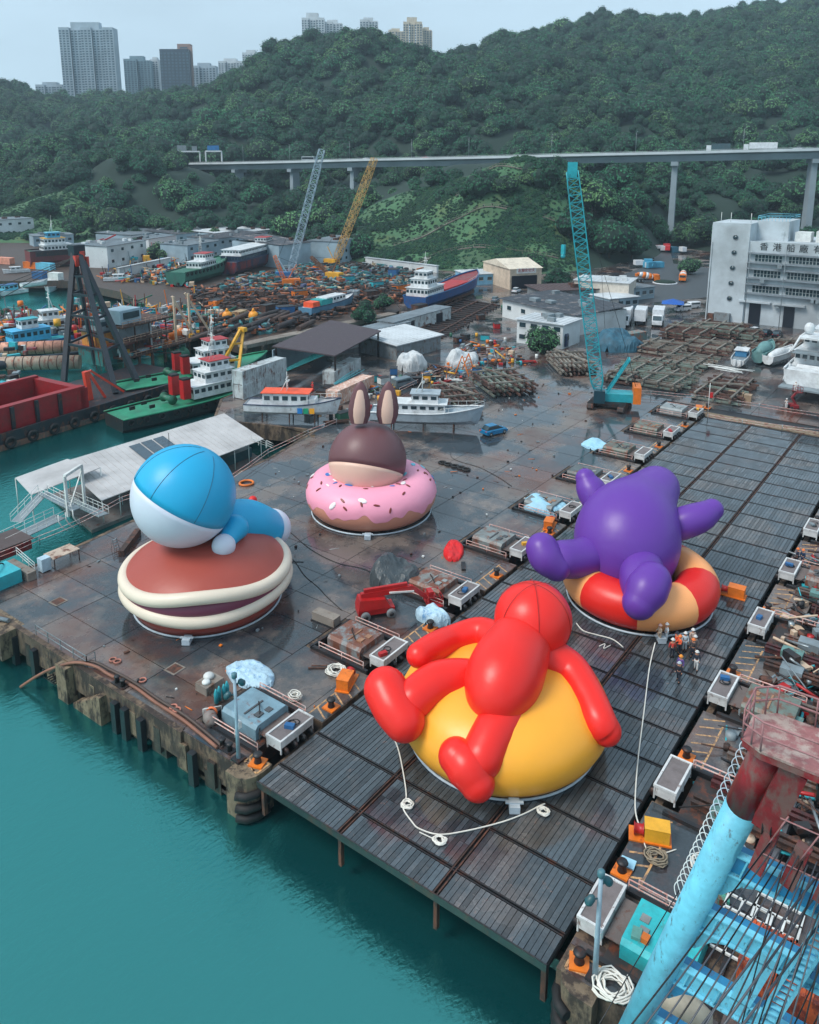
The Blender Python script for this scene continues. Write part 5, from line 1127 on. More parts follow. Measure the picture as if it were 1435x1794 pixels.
# ---------------------------------------------------------------- boats
def hull(mb, L_, B_, H_, z0=0, full=.55, sheer=.5, stern=.85, keel=.45):
    """closed hull, bow at +x"""
    N_ = 14; rows = []
    for i in range(N_+1):
        t = i/N_; x = -L_/2+L_*t
        w_ = B_/2*(stern+(1-stern)*min(1, t/.25)) if t < .25 else B_/2*(1 if t < full else max(.02, math.cos((t-full)/(1-full)*math.pi/2)**.75))
        hz = H_+sheer*max(0, (t-.45)/.55)**2*H_
        rows.append([(x+(.06*L_*(t**3)), -w_, z0+hz), (x+(.02*L_*t**3), -w_*.93, z0+H_*.35), (x, -w_*keel, z0), (x, w_*keel, z0), (x+(.02*L_*t**3), w_*.93, z0+H_*.35), (x+(.06*L_*(t**3)), w_, z0+hz)])
    vs = [v for r_ in rows for v in r_]; n_ = 6
    fs = [(i*n_+j, (i+1)*n_+j, (i+1)*n_+j+1, i*n_+j+1) for i in range(N_) for j in range(n_-1)]
    fs += [tuple(range(n_)), tuple((N_)*n_+j for j in range(n_))[::-1]]
    mb.add(vs, fs); return rows
def deck_of(rows, dz=-.25):
    m_ = MB(); vs = []
    for r_ in rows: a, b_ = Vector(r_[0]), Vector(r_[5]); vs += [a.lerp(b_, .03)+Vector((0,0,dz)), b_.lerp(a, .03)+Vector((0,0,dz))]
    m_.add(vs, [(2*i, 2*i+1, 2*i+3, 2*i+2)[::-1] for i in range(len(rows)-1)]); return m_
def boat(p, rz, label, L_, B_, H_, hm, dm, cabins, cat='boat', name='boat', tyres=0, band=None, mast=None, full=.55, sheer=.5, z0=0, rails=True, keel=.45, stands=False):
    r = thing(name, label, cat, p, rz)
    m_ = MB(); rows = hull(m_, L_, B_, H_, z0, full, sheer, keel=keel); m_.build('hull', hm, r)
    deck_of(rows).build('deck', dm, r)
    a = MB()
    for k in (0, 5): a.tube([Vector(row[k])+Vector((0,0,.03)) for row in rows], .07+.003*L_, 6)
    a.build('gunwale', band or hm, r)
    for (x, y, z_, lx, ly, lz, mt, win, roof) in cabins:
        c_ = MB(); loftx(c_, [(x-lx/2, [(y-ly/2,z_),(y+ly/2,z_),(y+ly/2*.94,z_+lz),(y-ly/2*.94,z_+lz)]), (x+lx/2, [(y-ly/2,z_),(y+ly/2,z_),(y+ly/2*.94,z_+lz),(y-ly/2*.94,z_+lz)])]); cb_ = c_.build('cabin', mt, r)
        if roof: MB().b2(x-lx/2-.25, x+lx/2+.3, y-ly/2-.2, y+ly/2+.2, z_+lz, z_+lz+.12).build('cabin_roof', roof, r)
        if win:
            n_ = max(2, int(lx/1.3))
            for j in range(n_):
                xx = x-lx/2+lx*(j+.5)/n_
                for s_ in (-1, 1): MB().box((xx, y+s_*ly*.485, z_+lz*.62), (lx/n_*.62, .1, lz*.33)).build('window', GLASS, cb_)
            nn = max(2, int(ly/1.1))
            for j in range(nn):
                for s_ in (-1, 1): MB().box((x+s_*(lx/2+.01), y-ly/2+ly*(j+.5)/nn, z_+lz*.62), (.08, ly/nn*.65, lz*.33)).build('window', GLASS, cb_)
    if tyres:
        for k in (0, 5):
            for j in range(tyres):
                t = (j+.5)/tyres*12.5; i0 = int(t); a_, b_ = Vector(rows[i0][k]), Vector(rows[i0+1][k]); c_ = a_.lerp(b_, t-i0)-Vector((0,0,.75)); ax = (b_-a_).cross(Vector((0,0,1)))
                MB().torus(tuple(c_), .5, .2, 12, 6, tuple(ax)).build('tyre_fender', BLACK, r)
    if mast:
        x, z_, h = mast; m1 = MB()
        for s_ in (-.5,.5): m1.tube([(x,s_,z_),(x,s_*.3,z_+h)], .06, 5); m1.tube([(x-1,s_,z_),(x,s_*.3,z_+h*.8)], .05, 5)
        for j in range(1, 6): m1.beam((x,-.5+.04*j,z_+h*j/6),(x,.5-.04*j,z_+h*j/6), .06)
        m1.tube([(x,0,z_+h*.8),(x,0,z_+h*1.35)], .05, 5); m1.beam((x,-1.1,z_+h*.9),(x,1.1,z_+h*.9), .08); m1.box((x+.2,0,z_+h*.7), (.3,1.3,.15)); m1.build('mast', WHITE, r)
    if rails:
        m1 = MB()
        for k in (0, 5):
            P_ = [Vector(row[k]) for row in rows[9:]]
            m1.tube([p_+Vector((0,0,.8)) for p_ in P_], .035, 5)
            for p_ in P_: m1.beam(p_, p_+Vector((0,0,.8)), .05)
        m1.build('bow_rail', WHITE, r)
    if stands:
        for x in (-L_*.3, 0, L_*.28):
            for s_ in (-1, 1): MB().beam((x, s_*B_*.3, z0+.3), (x, s_*B_*.36, -.0), .18).build('stand_prop', RUST, r)
    return r
WBH = M('boat_white', (206, 210, 212), .4, dirt=.3, rust=.17, rustrgb=(128, 96, 78), rscale=1.1); GBH = M('boat_grey', (150, 162, 170), .45, dirt=.25); NAVY = M('hull_navy', (26, 44, 74), .45, dirt=.25, rust=.2); BLKH = M('hull_black', (26, 28, 34), .5, dirt=.3, rust=.25); GRH = M('hull_green', (22, 82, 66), .5, dirt=.3, rust=.15); GRD = M('deck_green', (34, 128, 96), .5, dirt=.3, rust=.1); ORR = M('roof_orange', (226, 82, 40), .5, dirt=.1)
p = G(503, 738); b = boat((p.x+1, p.y, 0), R(-58), 'white pilot boat with an orange cabin roof propped on the quay', 15, 4.2, 1.8, WBH, M('deck_pale', (170,172,176), .6, dirt=.3), [(-.6,0,2.8,7.5,3.0,2.1,WBH,1,ORR), (3.2,0,2.9,2.2,2.6,1.0,WBH,0,None)], mast=(-.5,5.0,2.4), z0=1.2, band=NAVY, stands=True)
for i, (x, c_) in enumerate(((1.9, (40,120,190)), (2.9, (30,150,110)), (3.9, (230,160,40)))):
    for s_ in (-1,1): MB().box((x, s_*2.06, 2.2), (.8,.1,.9)).build('hull_stripe', M('stripe_%d' % i, c_, .4, bump=0, dirt=0), b)
p = G(752, 752); boat((p.x, p.y+1, 0), R(-60), 'pale grey patrol boat standing on blocks behind the doughnut', 17, 4.6, 2.0, GBH, GBH, [(-.8,0,2.9,8.5,3.2,1.5,WBH,1,WBH), (.2,0,4.4,4.2,2.6,1.6,WBH,1,GBH)], mast=(-.3,6.1,2.2), z0=1.0, band=WBH, stands=True)
b = boat((57.5, 79.5, WL), heading((43.5, 84.2), (71, 79.5)), 'green-decked tug with black sides and red funnels moored in the channel', 31, 8.4, 2.8, BLKH, GRD, [(3.0,0,2.8,9,5.5,2.6,WBH,1,WBH), (4.0,0,5.5,6,4.6,2.6,WBH,1,REDP), (4.2,0,8.2,3.6,3.4,2.0,WBH,1,REDP)], 'tug', 'tugboat', 10, GRD, (4.2,10.2,5), .75, .5, full if False else 0, False) if False else None
def tug(p, rz, label, s=1.):
    r = boat(p, rz, label, 31, 8.4, 3.0, BLKH, GRD, [(3.5,0,2.8,9.5,5.2,2.2,WBH,1,WBH), (4.6,0,5.1,6,4.2,2.0,WBH,1,WBH), (5.0,0,7.2,4.2,3.4,1.8,WBH,1,REDP)], 'tug', 'tugboat', 10, GRD, (4.6,9.1,5), .72, .7, -.6, False, .7)
    for s_ in (-1,1):
        f_ = MB().box((-2.6, s_*2.0, 5.0), (1.5,1.4,3.6)).build('funnel', REDP, r); MB().box((-2.6, s_*2.0, 6.9), (1.55,1.45,.3)).build('funnel_cap', BLACK, f_)
    MB().lathe((-5.0,0,3.3), [(.9,-1.6),(.9,-1.5),(.5,-1.4),(.5,1.4),(.9,1.5),(.9,1.6)], 16, (0,1,0)).build('tow_winch', GREEN, r)
    for x, y in ((-9,1.5),(-9,-1.5),(-12,0)): MB().b2(x-.5,x+.5,y-.15,y+.15,2.7,3.3).build('bitt', DARK, r)
    return r
tug((59.0, 81.0, WL), heading((44.5, 83), (72, 79)), 'green-decked tug with black sides and red funnels moored nearest the quay')
tug((70.5, 95.0, WL), heading((50, 99), (82, 91)), 'second green-decked tug with red funnels lying behind the nearest tug')
# grab barge with black A-frame, and red hopper
r = thing('black_barge', 'long black work barge with tyre fenders and a red hopper well', 'barge', (27, 98, WL)); O = Vector((27, 98, WL))
ba = heading((28, 89.5), (58, 92)); bx = Vector((math.cos(ba), math.sin(ba), 0)); by = Vector((-bx.y, bx.x, 0))
BP = lambda u, v, z: (Vector((28, 88.5, 0))+bx*u+by*v)-Vector((O.x, O.y, 0))+Vector((0,0,z))
def bbox(mb, u0, u1, v0, v1, z0, z1): return mb.box(tuple(BP((u0+u1)/2, (v0+v1)/2, (z0+z1)/2)), (u1-u0, v1-v0, z1-z0), ba)
BARG = M('barge_black', (30, 36, 44), .5, dirt=.3, rust=.35)
m_ = MB(); bbox(m_, -40, 44, 0, 20, -.6, 2.0); bbox(m_, -40, 44, 0, .5, 2.0, 2.7); m_.build('hull', BARG, r)
MB_ = MB(); bbox(MB_, -40, 44, -.25, 0, -.6, .9); MB_.build('waterline_rust', M('boot_rust', (120, 78, 62), .8, rust=.5, rustrgb=(70,64,62), var=.4), r)
m_ = MB(); bbox(m_, -40, 16, 1.6, 3.0, 2.0, 6.4); bbox(m_, 15, 16.5, 1.6, 16, 2.0, 6.0); bbox(m_, -40, 16, 15, 16, 2.0, 6.4); m_.build('hopper_wall', M('hopper_red', (136, 18, 26), .5, dirt=.3, rust=.2), r)
for k in range(12): m_ = MB(); bbox(m_, -38+k*4.4, -37.4+k*4.4, 1.2, 1.62, 2.0, 6.2); m_.build('frame_rib', BARG, r)
for k in range(20): m_ = MB(); m_.torus(tuple(BP(-36+k*4.0, -.35, 1.0)), .75, .28, 14, 7, tuple(by)); m_.build('tyre_fender', BLACK, r)
r = thing('black_sheerlegs', 'tall black steel A-frame derrick standing on the black barge', 'derrick', (58, 100, WL+2)); O = Vector((58, 100, WL+2))
ap = AT(134, 438, 168)-O; ABL = M('aframe_black', (24, 34, 44), .45, dirt=.2, rust=.1)
feet = [G(203, 690, -1.5)-O, G(112, 668, -1.5)-O, G(240, 668, -1.5)-O, G(168, 640, -1.5)-O]
legs = []
for k, f_ in enumerate(feet):
    tp = ap+Vector(((-1)**k*.5, .5*(k > 1), 0)); MB().beam(f_, tp, .95 if k < 3 else .7, 1.1 if k < 3 else .8).build('leg', ABL, r); legs.append((f_, tp))
for t in (.28, .5, .66, .8):
    for a, b_ in ((0, 1), (0, 2), (1, 3), (2, 3)): MB().beam(legs[a][0].lerp(legs[a][1], t), legs[b_][0].lerp(legs[b_][1], t), .45).build('cross_member', ABL, r)
MB().box(tuple(ap), (2.6,2.2,2.2)).build('head', ABL, r)
for dx in (-1.6, .8, 2.0): MB().box(tuple(ap+Vector((dx*.6,-1.2,-.5-abs(dx)))), (.9,.9,2.2), dx).build('red_pulley', M('pulley_red', (196, 62, 48), .5, rust=.3), r)
for k in range(3): MB().tube([ap+Vector((0,-.8,-1)), G(-150+k*10, 560+k*18, -2)-O], .09, 4).build('stay', WIRE2, r)
for k in range(4): MB().tube([ap+Vector((.2*k,-.6,-2)), G(170+k*8, 650, -1)-O], .05, 4).build('hoist_rope', M('red_rope', (150, 40, 40), .6, bump=0), r)
# deck cabins of the derrick
p = G(195, 640, -1.5); r = thing('deck_house', 'two-storey dark red and teal deckhouse between the legs of the black derrick', 'deckhouse', (p.x+2, p.y+4, WL+2.2), ba)
MB().b2(-4.5,4,-4,4,0,3.6).build('lower_storey', M('house_teal', (46, 108, 108), .5, rust=.35), r); MB().b2(-5,4.6,-4.6,4.6,3.6,3.8).build('deck', CR, r); MB().b2(-3.8,3.2,-3,3.4,3.8,7.0).build('upper_storey', M('house_orange', (190, 124, 44), .5, rust=.35), r); MB().b2(-4.4,3.8,-3.6,4,7,7.2).build('roof', DARK, r); MB().b2(-3,2.4,-2.6,3,7.2,9.8).build('bridge', GREYP, r); MB().b2(-3.05,2.45,-2.65,3.05,8.3,9.3).build('bridge_window', GLASS, r)
MB().b2(2.5,7.5,-3,3,3.9,4.6).build('red_deck', REDP, r); MB().b2(4.5,8.5,-5,-1,.0,2.0).build('winch_house', M('pale_house', (140, 180, 194), .5, dirt=.2), r)
for z_ in (4.8, 4.3): MB().tube([(-5,-4.6,z_),(4.6,-4.6,z_),(4.6,4.6,z_)], .05, 5).build('rail', M('rail_pink', (196, 90, 90), .6), r)
r = thing('red_struts', 'red steel struts leaning beside the derrick leg on the barge', 'strut', tuple(G(158, 700, -1.5))); MB().beam((0,0,0),(-.5,0,5.5), .9).beam((.5,0,5.5),(6.5,-1,.2), .4).beam((0,0,5.5),(2.5,-1,.0), .5).build('strut', M('strut_red', (206, 66, 44), .5), r)
# horizontal black and rusty cylinders left
tag(MB().tube([G(-120, 655, 0), G(140, 622, 0)], 1.0, 16).build('spud_tube', ABL, None), 'long black steel tube lying across the red hopper at the left edge', 'tube')
for i, (a, b_, c_, d_, l) in enumerate(((-100, 615, 148, 606, 'long salmon pink cylinder with ring seams behind the black tube'), (-100, 640, 140, 634, 'lower cream coloured cylinder below the salmon pink one'))):
    A = G(a, b_, 0); B = G(c_, d_, 0); r = thing('rusty_pipeline', l, 'pipe', tuple(A)); PM = M('salmon_%d' % i, [(206, 146, 122), (168, 150, 132)][i], .6, rust=.4, rustrgb=(150, 96, 76)); MB().tube([(0,0,0), tuple(B-A)], 1.5, 18).build('shell', PM, r)
    for j in range(16): c3_ = (B-A)*((j+.5)/16); d3 = (B-A).normalized(); MB().tube([c3_-d3*.08, c3_+d3*.08], 1.56, 18).build('ring', RUST, r)
# boats in the left basin
def q(px, py, z=0): v = G(px, py, z); return (v.x, v.y, z)
boat(q(45, 612, WL+1), R(175), 'bright blue-cabined workboat in the left basin', 22, 6, 2.2, BLUE, TEAL, [(-1,0,2.2,9,4.4,2.8,M('cabin_bright_blue', (64,166,206), .5),1,M('roof_bright_blue', (70,170,214), .5)), (-1,0,5.2,4,3,2.2,WBH,1,TEAL)], 'boat', 'workboat', 0, None, None, z0=-.4, keel=.7)
boat(q(100, 590, WL+1), R(165), 'white tug with round portholes behind the blue workboat', 20, 6, 2.4, BLKH, CR, [(1,0,2.4,8,4.6,2.6,WBH,1,WBH), (1.5,0,5.0,4,3.4,2.2,WBH,1,WBH)], 'tug', 'tugboat', 5, None, (1.2,7.2,4.5), z0=-.4, keel=.7)
b = boat(q(150, 462), heading(q(70,465), q(205,455)), 'black and dark red ship hauled out with a white wheelhouse and red deck cranes', 44, 10, 6.2, M('hull_dark_red', (104, 44, 50), .6, rust=.4, dirt=.3), GREEN, [(-11,0,6.0,11,7.5,2.8,WBH,1,WBH), (-12,0,8.8,8,6,2.6,WBH,1,YELLOW), (-12,0,11.4,5,4,2.2,M('wheelhouse_blue', (60,150,196), .5),1,LBLUE)], 'ship', 'ship', 0, BLKH, (-12,13.6,5), .72, .5, .6, True, .6)
MB().b2(-20,14,-5.08,5.08,4.8,6.6).build('black_topsides', BLKH, b); MB().beam((4,0,7.5),(14,2,11), .5).beam((4,0,7),(4,0,9), .7).beam((-2,1,7),(8,-1,10), .4).build('deck_crane', REDP, b)
b = boat(q(352, 490), heading(q(305,505), q(400,478)), 'green tug with a row of tyres hauled out on the far yard', 34, 9, 4.4, M('hull_green_white', (40, 96, 84), .5, dirt=.3), GREEN, [(1,0,4.2,11,6,2.6,WBH,1,WBH), (3,0,6.9,6,4.6,2.4,WBH,1,REDP)], 'tug', 'tugboat', 12, GRH, (1,9.4,6), .7, .5, .5, True, .6)
b = boat(q(442, 470), heading(q(395,482), q(495,452)), 'long ferry with a white superstructure and navy hull hauled out by the warehouse', 44, 9.5, 4.5, M('hull_navy_red', (34, 44, 70), .5, rust=.5, rustrgb=(120, 40, 38), rscale=.3), GREYP, [(-1,0,4.4,36,8.2,2.6,NAVY,1,WBH), (-1,0,7.2,34,8.2,1.9,WBH,1,WBH), (12,0,9.3,6,5,2,WBH,1,REDP)], 'ferry', 'ferry', 0, NAVY, None, .7, .3, .6, False, .6)
b = boat(q(782, 527), heading(q(728,540), q(838,500)), 'blue-hulled cargo ship with a red hold standing on the slipway', 44, 8.4, 3.4, M('hull_blue_rust', (26, 74, 128), .5, rust=.3, rustrgb=(110, 66, 50)), CR, [(-15,0,4.2,11,7.0,2.5,WBH,1,WBH), (-16,0,6.7,6,5.6,2.4,WBH,1,WBH), (-16,0,9.1,4,4,2.0,WBH,1,WBH)], 'ship', 'ship', 0, BLUE, (-15,11.1,4), .74, .6, 1.2, True, .6)
MB().b2(-8,14,-3.2,3.2,3.9,4.9).build('red_hold', REDP, b); MB().b2(-18,16,-2.5,2.5,.2,1.7).build('keel_blocks', RUST, b)
boat(q(577, 548), heading(q(540,555), q(615,535)), 'blue and white launch with a turquoise tarpaulin on the far quay', 22, 5.4, 2.4, M('hull_blue_grey', (84, 128, 156), .5), WBH, [(1,0,3.0,9,3.8,1.9,WBH,1,None), (-3.5,0,3.0,5,4,1.6,M('tarp_turq', (40,150,150), .5),0,None), (-8,0,3,3,3.4,1.4,ORR,0,None)], 'launch', 'launch', 0, NAVY, None, .6, .4, .8, True, .5)
for i, (a, b_, l) in enumerate(((205, 492, 'small white cabin cruiser afloat beyond the derrick'), (30, 478, 'white speedboat moored at the left frame edge'), (60, 500, 'open white dinghy left of the derrick'))):
    boat(q(a, b_, 0), R(-40+i*200), l, 9, 2.8, 1.3, WBH, WBH, [(.5,0,1.2,3.4,2.0,1.1,WBH,1,WBH)] if i < 2 else [], z0=-.2, rails=False)
b = boat(q(1297, 640), R(6), 'white speedboat with a blue-tinted cabin and two outboards beside the trestles', 9.5, 3.0, 1.5, WBH, GREYP, [(.8,0,2.0,3.2,2.3,1.3,M('tint_blue', (60,120,160), .2, bump=0),0,WBH)], z0=.7, rails=False)
for s_ in (-.5,.5): MB().box((-4.9,s_,1.6), (.6,.5,1.2)).build('outboard', WBH, b)
b = boat(q(1338, 632), R(-2), 'boat wrapped in a grey-green cover beside the white speedboat', 9.5, 3.2, 2.2, M('cover_green_grey', (96, 140, 140), .6, bump=.5), M('cover_green_grey', (96,140,140)), [], z0=.5, rails=False)
lobe([(-3.6,0,2.6,.9), (0,0,3.0,1.3), (3.6,0,3.0,.5)]).build('cover', M('cover_green_grey', (96,140,140)), b)
b = boat(q(1364, 636), R(-14), 'slim boat under a white cover beside the yacht', 10, 2.8, 1.8, WBH, WBH, [], z0=.5, rails=False)
lobe([(-3.6,0,2.1,.7), (0,0,2.3,1.0), (3.6,0,2.3,.4)]).build('cover', WBH, b)
# big white yacht, stern to camera
yp = G(1402, 684, 2.4); ya = R(-3)
b = boat((yp.x+19, yp.y-1, 0), ya, 'large white motor yacht hauled out at the right frame edge', 34, 8.4, 3.4, WBH, WBH, [(0,0,5.0,20,7.4,2.5,WBH,1,WBH), (.5,0,7.6,14,6.4,2.3,WBH,1,WBH), (1,0,10.1,8,4.6,.5,WBH,0,WBH)], 'yacht', 'yacht', 0, WBH, None, .6, .3, 2.0, False, .6)
MB().b2(-19.5,-14,-3.6,3.6,2.4,2.7).build('swim_platform', GREYP, b)
m_ = MB(); loftx(m_, [(-16.5, [(-2.4,2.8),(2.4,2.8),(2.2,3.4),(-2.2,3.4)]), (-12.5, [(-2.6,2.8),(2.6,2.8),(2.4,5.6),(-2.4,5.6)])]); m_.build('stern_door', WBH, b)
for s_ in (-1,1):
    MB().tube([(-16,s_*3.5,3.0),(-13,s_*3.6,5.4)], .35, 10).build('stair_fairing', WBH, b)
    for j in range(7): MB().b2(-15.8+j*.45,-15.4+j*.45,s_*2.95-.35,s_*2.95+.35,2.9+j*.36,3.0+j*.36).build('step', GREYP, b)
    MB().tube([(-12,s_*3.8,7.6),(-9,s_*3.2,10.0),(0,s_*2.8,10.6)], .22, 8).build('arch', WBH, b)
MB().lathe((-7.2,2.2,11.2), [(.2,-.8),(.7,-.7),(.95,0),(.85,.7),(.5,1.15),(.01,1.3)], 18).build('radar_dome', WBH, b)
MB().box((-9,0,10.1), (4,5.6,.35)).build('top_deck', WBH, b); MB().b2(-13,-9.9,-3.4,3.4,7.55,7.7).build('aft_deck', GREYP, b)
for x in (-12,-4,4,12):
    for s_ in (-1,1): MB().beam((x,s_*2.2,2.2),(x,s_*2.8,0), .3).build('stand_prop', RUST, b)
# ================================================================== SHEDS, CONTAINERS, TRESTLES, SCRAP, OFFICE
ROOFG = M('roof_grey', (112, 124, 132), .6, var=.3, rust=.2, dirt=.4, scale=.3); ROOFW = M('roof_white', (188, 194, 198), .6, var=.15, dirt=.35, scale=.3)
ROOFD = M('roof_dark', (66, 72, 80), .7, var=.3, rust=.3, rustrgb=(150, 140, 138), rscale=.35, dirt=.3)
WALLW = M('wall_white', (198, 204, 206), .7, var=.12, dirt=.35, scale=.3, rust=.08); WALLB = M('wall_blue_grey', (142, 164, 176), .7, var=.15, dirt=.4, scale=.3)
def block(px0, py0, px1, py1, depth, h, label, wall, roof, name='shed', cat='shed', gable=0, wins=0, rows=1, over=.4, doors=0, z0=0., slope=0, wh=1.1):
    a, b = G(px0, py0).xy, G(px1, py1).xy; d = (b-a); L_ = d.length; d.normalize(); nrm_ = Vector((-d.y, d.x))
    if nrm_.dot(FH.xy) < 0: nrm_ = -nrm_
    r = thing(name, label, cat, (a.x, a.y, z0)); ang = math.atan2(d.y, d.x); r.rotation_euler.z = ang
    sg = 1 if nrm_.dot(Vector((-d.y, d.x))) > 0 else -1
    Y0, Y1 = (0, depth) if sg > 0 else (-depth, 0)
    MB().b2(0, L_, Y0, Y1, 0, h).build('wall', wall, r)
    if gable:
        m_ = MB(); y0, y1, ym = Y0-over, Y1+over, (Y0+Y1)/2
        m_.add([(-over,y0,h-.1),(-over,y1,h-.1),(-over,ym,h+gable),(L_+over,y0,h-.1),(L_+over,y1,h-.1),(L_+over,ym,h+gable)], [(0,1,2),(5,4,3),(0,3,4,1),(0,2,5,3),(1,4,5,2)]); ro_ = m_.build('roof', roof, r)
    else:
        m_ = MB(); zf, zb_ = h+slope*(0 if sg > 0 else 1), h+slope*(1 if sg > 0 else 0)
        m_.add([(-over,Y0-over,zf),(L_+over,Y0-over,zf),(L_+over,Y1+over,zb_),(-over,Y1+over,zb_),(-over,Y0-over,zf+.18),(L_+over,Y0-over,zf+.18),(L_+over,Y1+over,zb_+.18),(-over,Y1+over,zb_+.18)], [(0,3,2,1),(4,5,6,7),(0,1,5,4),(1,2,6,5),(2,3,7,6),(3,0,4,7)]); ro_ = m_.build('roof', roof, r)
        m_ = MB()
        for i in range(max(2, int(L_/1.2))): x = -over+(L_+2*over)*(i+.5)/max(2, int(L_/1.2)); m_.add([(x,Y0-over,zf+.18),(x+.1,Y0-over,zf+.18),(x+.1,Y1+over,zb_+.18),(x,Y1+over,zb_+.18),(x,Y0-over,zf+.25),(x+.1,Y0-over,zf+.25),(x+.1,Y1+over,zb_+.25),(x,Y1+over,zb_+.25)], [(4,5,6,7),(0,1,5,4),(2,3,7,6),(1,2,6,5),(3,0,4,7)])
        m_.build('roof_ribs', roof, ro_)
    yf = Y0 if sg > 0 else Y1; s_ = -1 if sg > 0 else 1
    for k in range(rows):
        for i in range(wins):
            x = L_*(i+.5)/wins; z_ = h*(k+.58)/rows; f_ = MB().box((x, yf+s_*.03, z_), (min(1.6, L_/wins*.6), .1, wh)).build('window', GLASS, r)
            MB().box((x, yf+s_*.08, z_-wh/2-.06), (min(1.8, L_/wins*.7), .14, .1)).build('sill', WHITE, f_)
    if depth > 8.5 and not gable and h > 4:
        rq_ = random.Random(int(px0*7+py0)); m_ = MB()
        for i in range(rq_.randint(4, 8)): w2_ = rq_.uniform(.8, 2.6); m_.box((rq_.uniform(1.5, L_-1.5), rq_.uniform(Y0+1.5, Y1-1.5), h+.5+abs(slope)*.5), (w2_, rq_.uniform(.8, 2), rq_.uniform(.6, 1.6)), rq_.uniform(-.1,.1))
        m_.build('roof_units', [WALLW, GREYP, RUST][rq_.randrange(3)], ro_)['kind'] = 'stuff'
    for i in range(doors): MB().box((L_*(i+.5)/doors+.8, yf+s_*.04, min(h*.4, 1.5)), (min(3, L_/doors*.5), .12, min(h*.8, 3))).build('door', VDK, r)
    return r, L_, sg
def container(p, rz, label, mat, L_=6.1, z0=0, group=None):
    r = thing('shipping_container', label, 'container', (p[0], p[1], z0), rz, group)
    MB().b2(-L_/2, L_/2, -1.15, 1.15, .1, 2.55).build('shell', mat, r)
    m_ = MB()
    n_ = int(L_/.6)
    for i in range(n_): x = -L_/2+L_*(i+.5)/n_; m_.b2(x-.12, x+.12, -1.2, 1.2, .2, 2.45)
    m_.build('corrugation', mat, r)
    m_ = MB()
    for x in (-L_/2, L_/2):
        for y in (-1.15, 1.15): m_.box((x, y, 1.3), (.2,.2,2.6))
    for z_ in (.1, 2.55):
        for y in (-1.15, 1.15): m_.box((0, y, z_), (L_, .16, .16))
    m_.build('frame', mat, r); return r
CW = M('container_white', (176, 184, 186), .6, rust=.35, dirt=.4, rscale=.8); CG = M('container_grey', (120, 128, 132), .6, rust=.3, dirt=.4); CP = M('container_striped', (196, 150, 130), .6, rust=.45, rustrgb=(226, 214, 204), rscale=2.2)
# sheds by the channel
c_ = G(462, 690); hA = heading(G(415, 705), G(515, 668))
container((c_.x+1.2, c_.y+2.0), hA, 'white container stacked on a lower row at the channel edge', CW, 12.2, 2.6); container((c_.x+1.2, c_.y+2.0), hA, 'worn white container at ground level by the channel edge', CW, 12.2, 0)
r = thing('dark_roof_canopy', 'large dark brown flat roof on posts between the white containers', 'canopy roof', tuple(G(560, 672))); O = Vector(r.location)
P = [AT(478, 631, 157)-O, AT(588, 646, 149)-O, AT(668, 608, 172)-O, AT(580, 598, 184)-O]; m_ = MB(); t_ = Vector((0,0,.25)); m_.add(P+[p+t_ for p in P], [(3,2,1,0),(4,5,6,7),(0,1,5,4),(1,2,6,5),(2,3,7,6),(3,0,4,7)]); 
P[0].z = P[1].z = P[2].z = P[3].z = 5.6
m_ = MB().add(P+[p+t_ for p in P], [(3,2,1,0),(4,5,6,7),(0,1,5,4),(1,2,6,5),(2,3,7,6),(3,0,4,7)], False); m_.build('roof', M('roof_brown', (66, 54, 60), .6, var=.3, dirt=.3, rust=.1, rustrgb=(176, 140, 130)), r)
for p in P: q_ = p.lerp((P[0]+P[2])/2, .06); MB().beam((q_.x,q_.y,0), (q_.x,q_.y,5.6), .3).build('post', DARK, r)
MB().beam((P[0].x,P[0].y,2.5), (P[3].x,P[3].y,2.5), .2, 5.0).build('back_wall', WALLB, r)
c_ = G(615, 668); container((c_.x+1.5, c_.y+3.5), heading(G(575, 690), G(655, 642)), 'peeling white container under the right side of the dark roof', CW, 12.2, 0)
c_ = G(625, 700); container((c_.x+1.0, c_.y+2.2), heading(G(578, 716), G(680, 668)), 'pink and white striped rusty container behind the doughnut fins', CP, 12.2, 0)
c_ = G(618, 694); tag(MB().tube([(-4,0,2.7),(6,1.2,2.9)], .08, 5).tube([(-4,.4,2.7),(5,1.9,2.9)], .08, 5).tube([(-3,-.3,2.75),(7,.6,2.8)], .06, 5).build('pipe_bundle', TEAL, None, (c_.x+1, c_.y+2, 0), .15), 'bundle of teal pipes lying on the striped container', 'pipes')
r, L_, sg = block(600, 615, 720, 585, 5.0, 3.0, 'long white container shed at the head of the channel', CW, ROOFG, 'shed', 'shed', over=.1, doors=2)
block(690, 590, 790, 560, 5.0, 3.4, 'pale weathered shed with a metal roof below the slipway', CW, ROOFG, 'shed', 'shed', over=.2, doors=2)
r, _, _ = block(695, 632, 772, 612, 11, 3.3, 'shed with a clean white sloping roof beside the container shed', CG, ROOFW, 'shed', 'shed', over=.6, slope=.8)
tag(crumple('tarpaulin', tuple(G(810, 640).xy), 4.0, 3.2, 3.6, M('white_tent', (186,190,192), .6, bump=.3, dirt=.3), 'white sheeted tent shape beside the orange trestle ladder', 8), None, 'tent')
tag(crumple('tarpaulin', tuple(G(722, 645).xy), 3.4, 3.0, 3.6, M('white_tent'  , (186,190,192)), 'grey-white tarpaulin heap over stores beside the silver van', 9), None)
r = thing('a_frame_ladder', 'orange steel trestle ladder standing before the white tent', 'ladder', tuple(G(815, 655))); m_ = MB()
for s_ in (-1.2,1.2): m_.beam((s_,-1.6,0),(s_,0,4), .16); m_.beam((s_,1.6,0),(s_,0,4), .16)
m_.build('leg', ORANGE, r); m_ = MB()
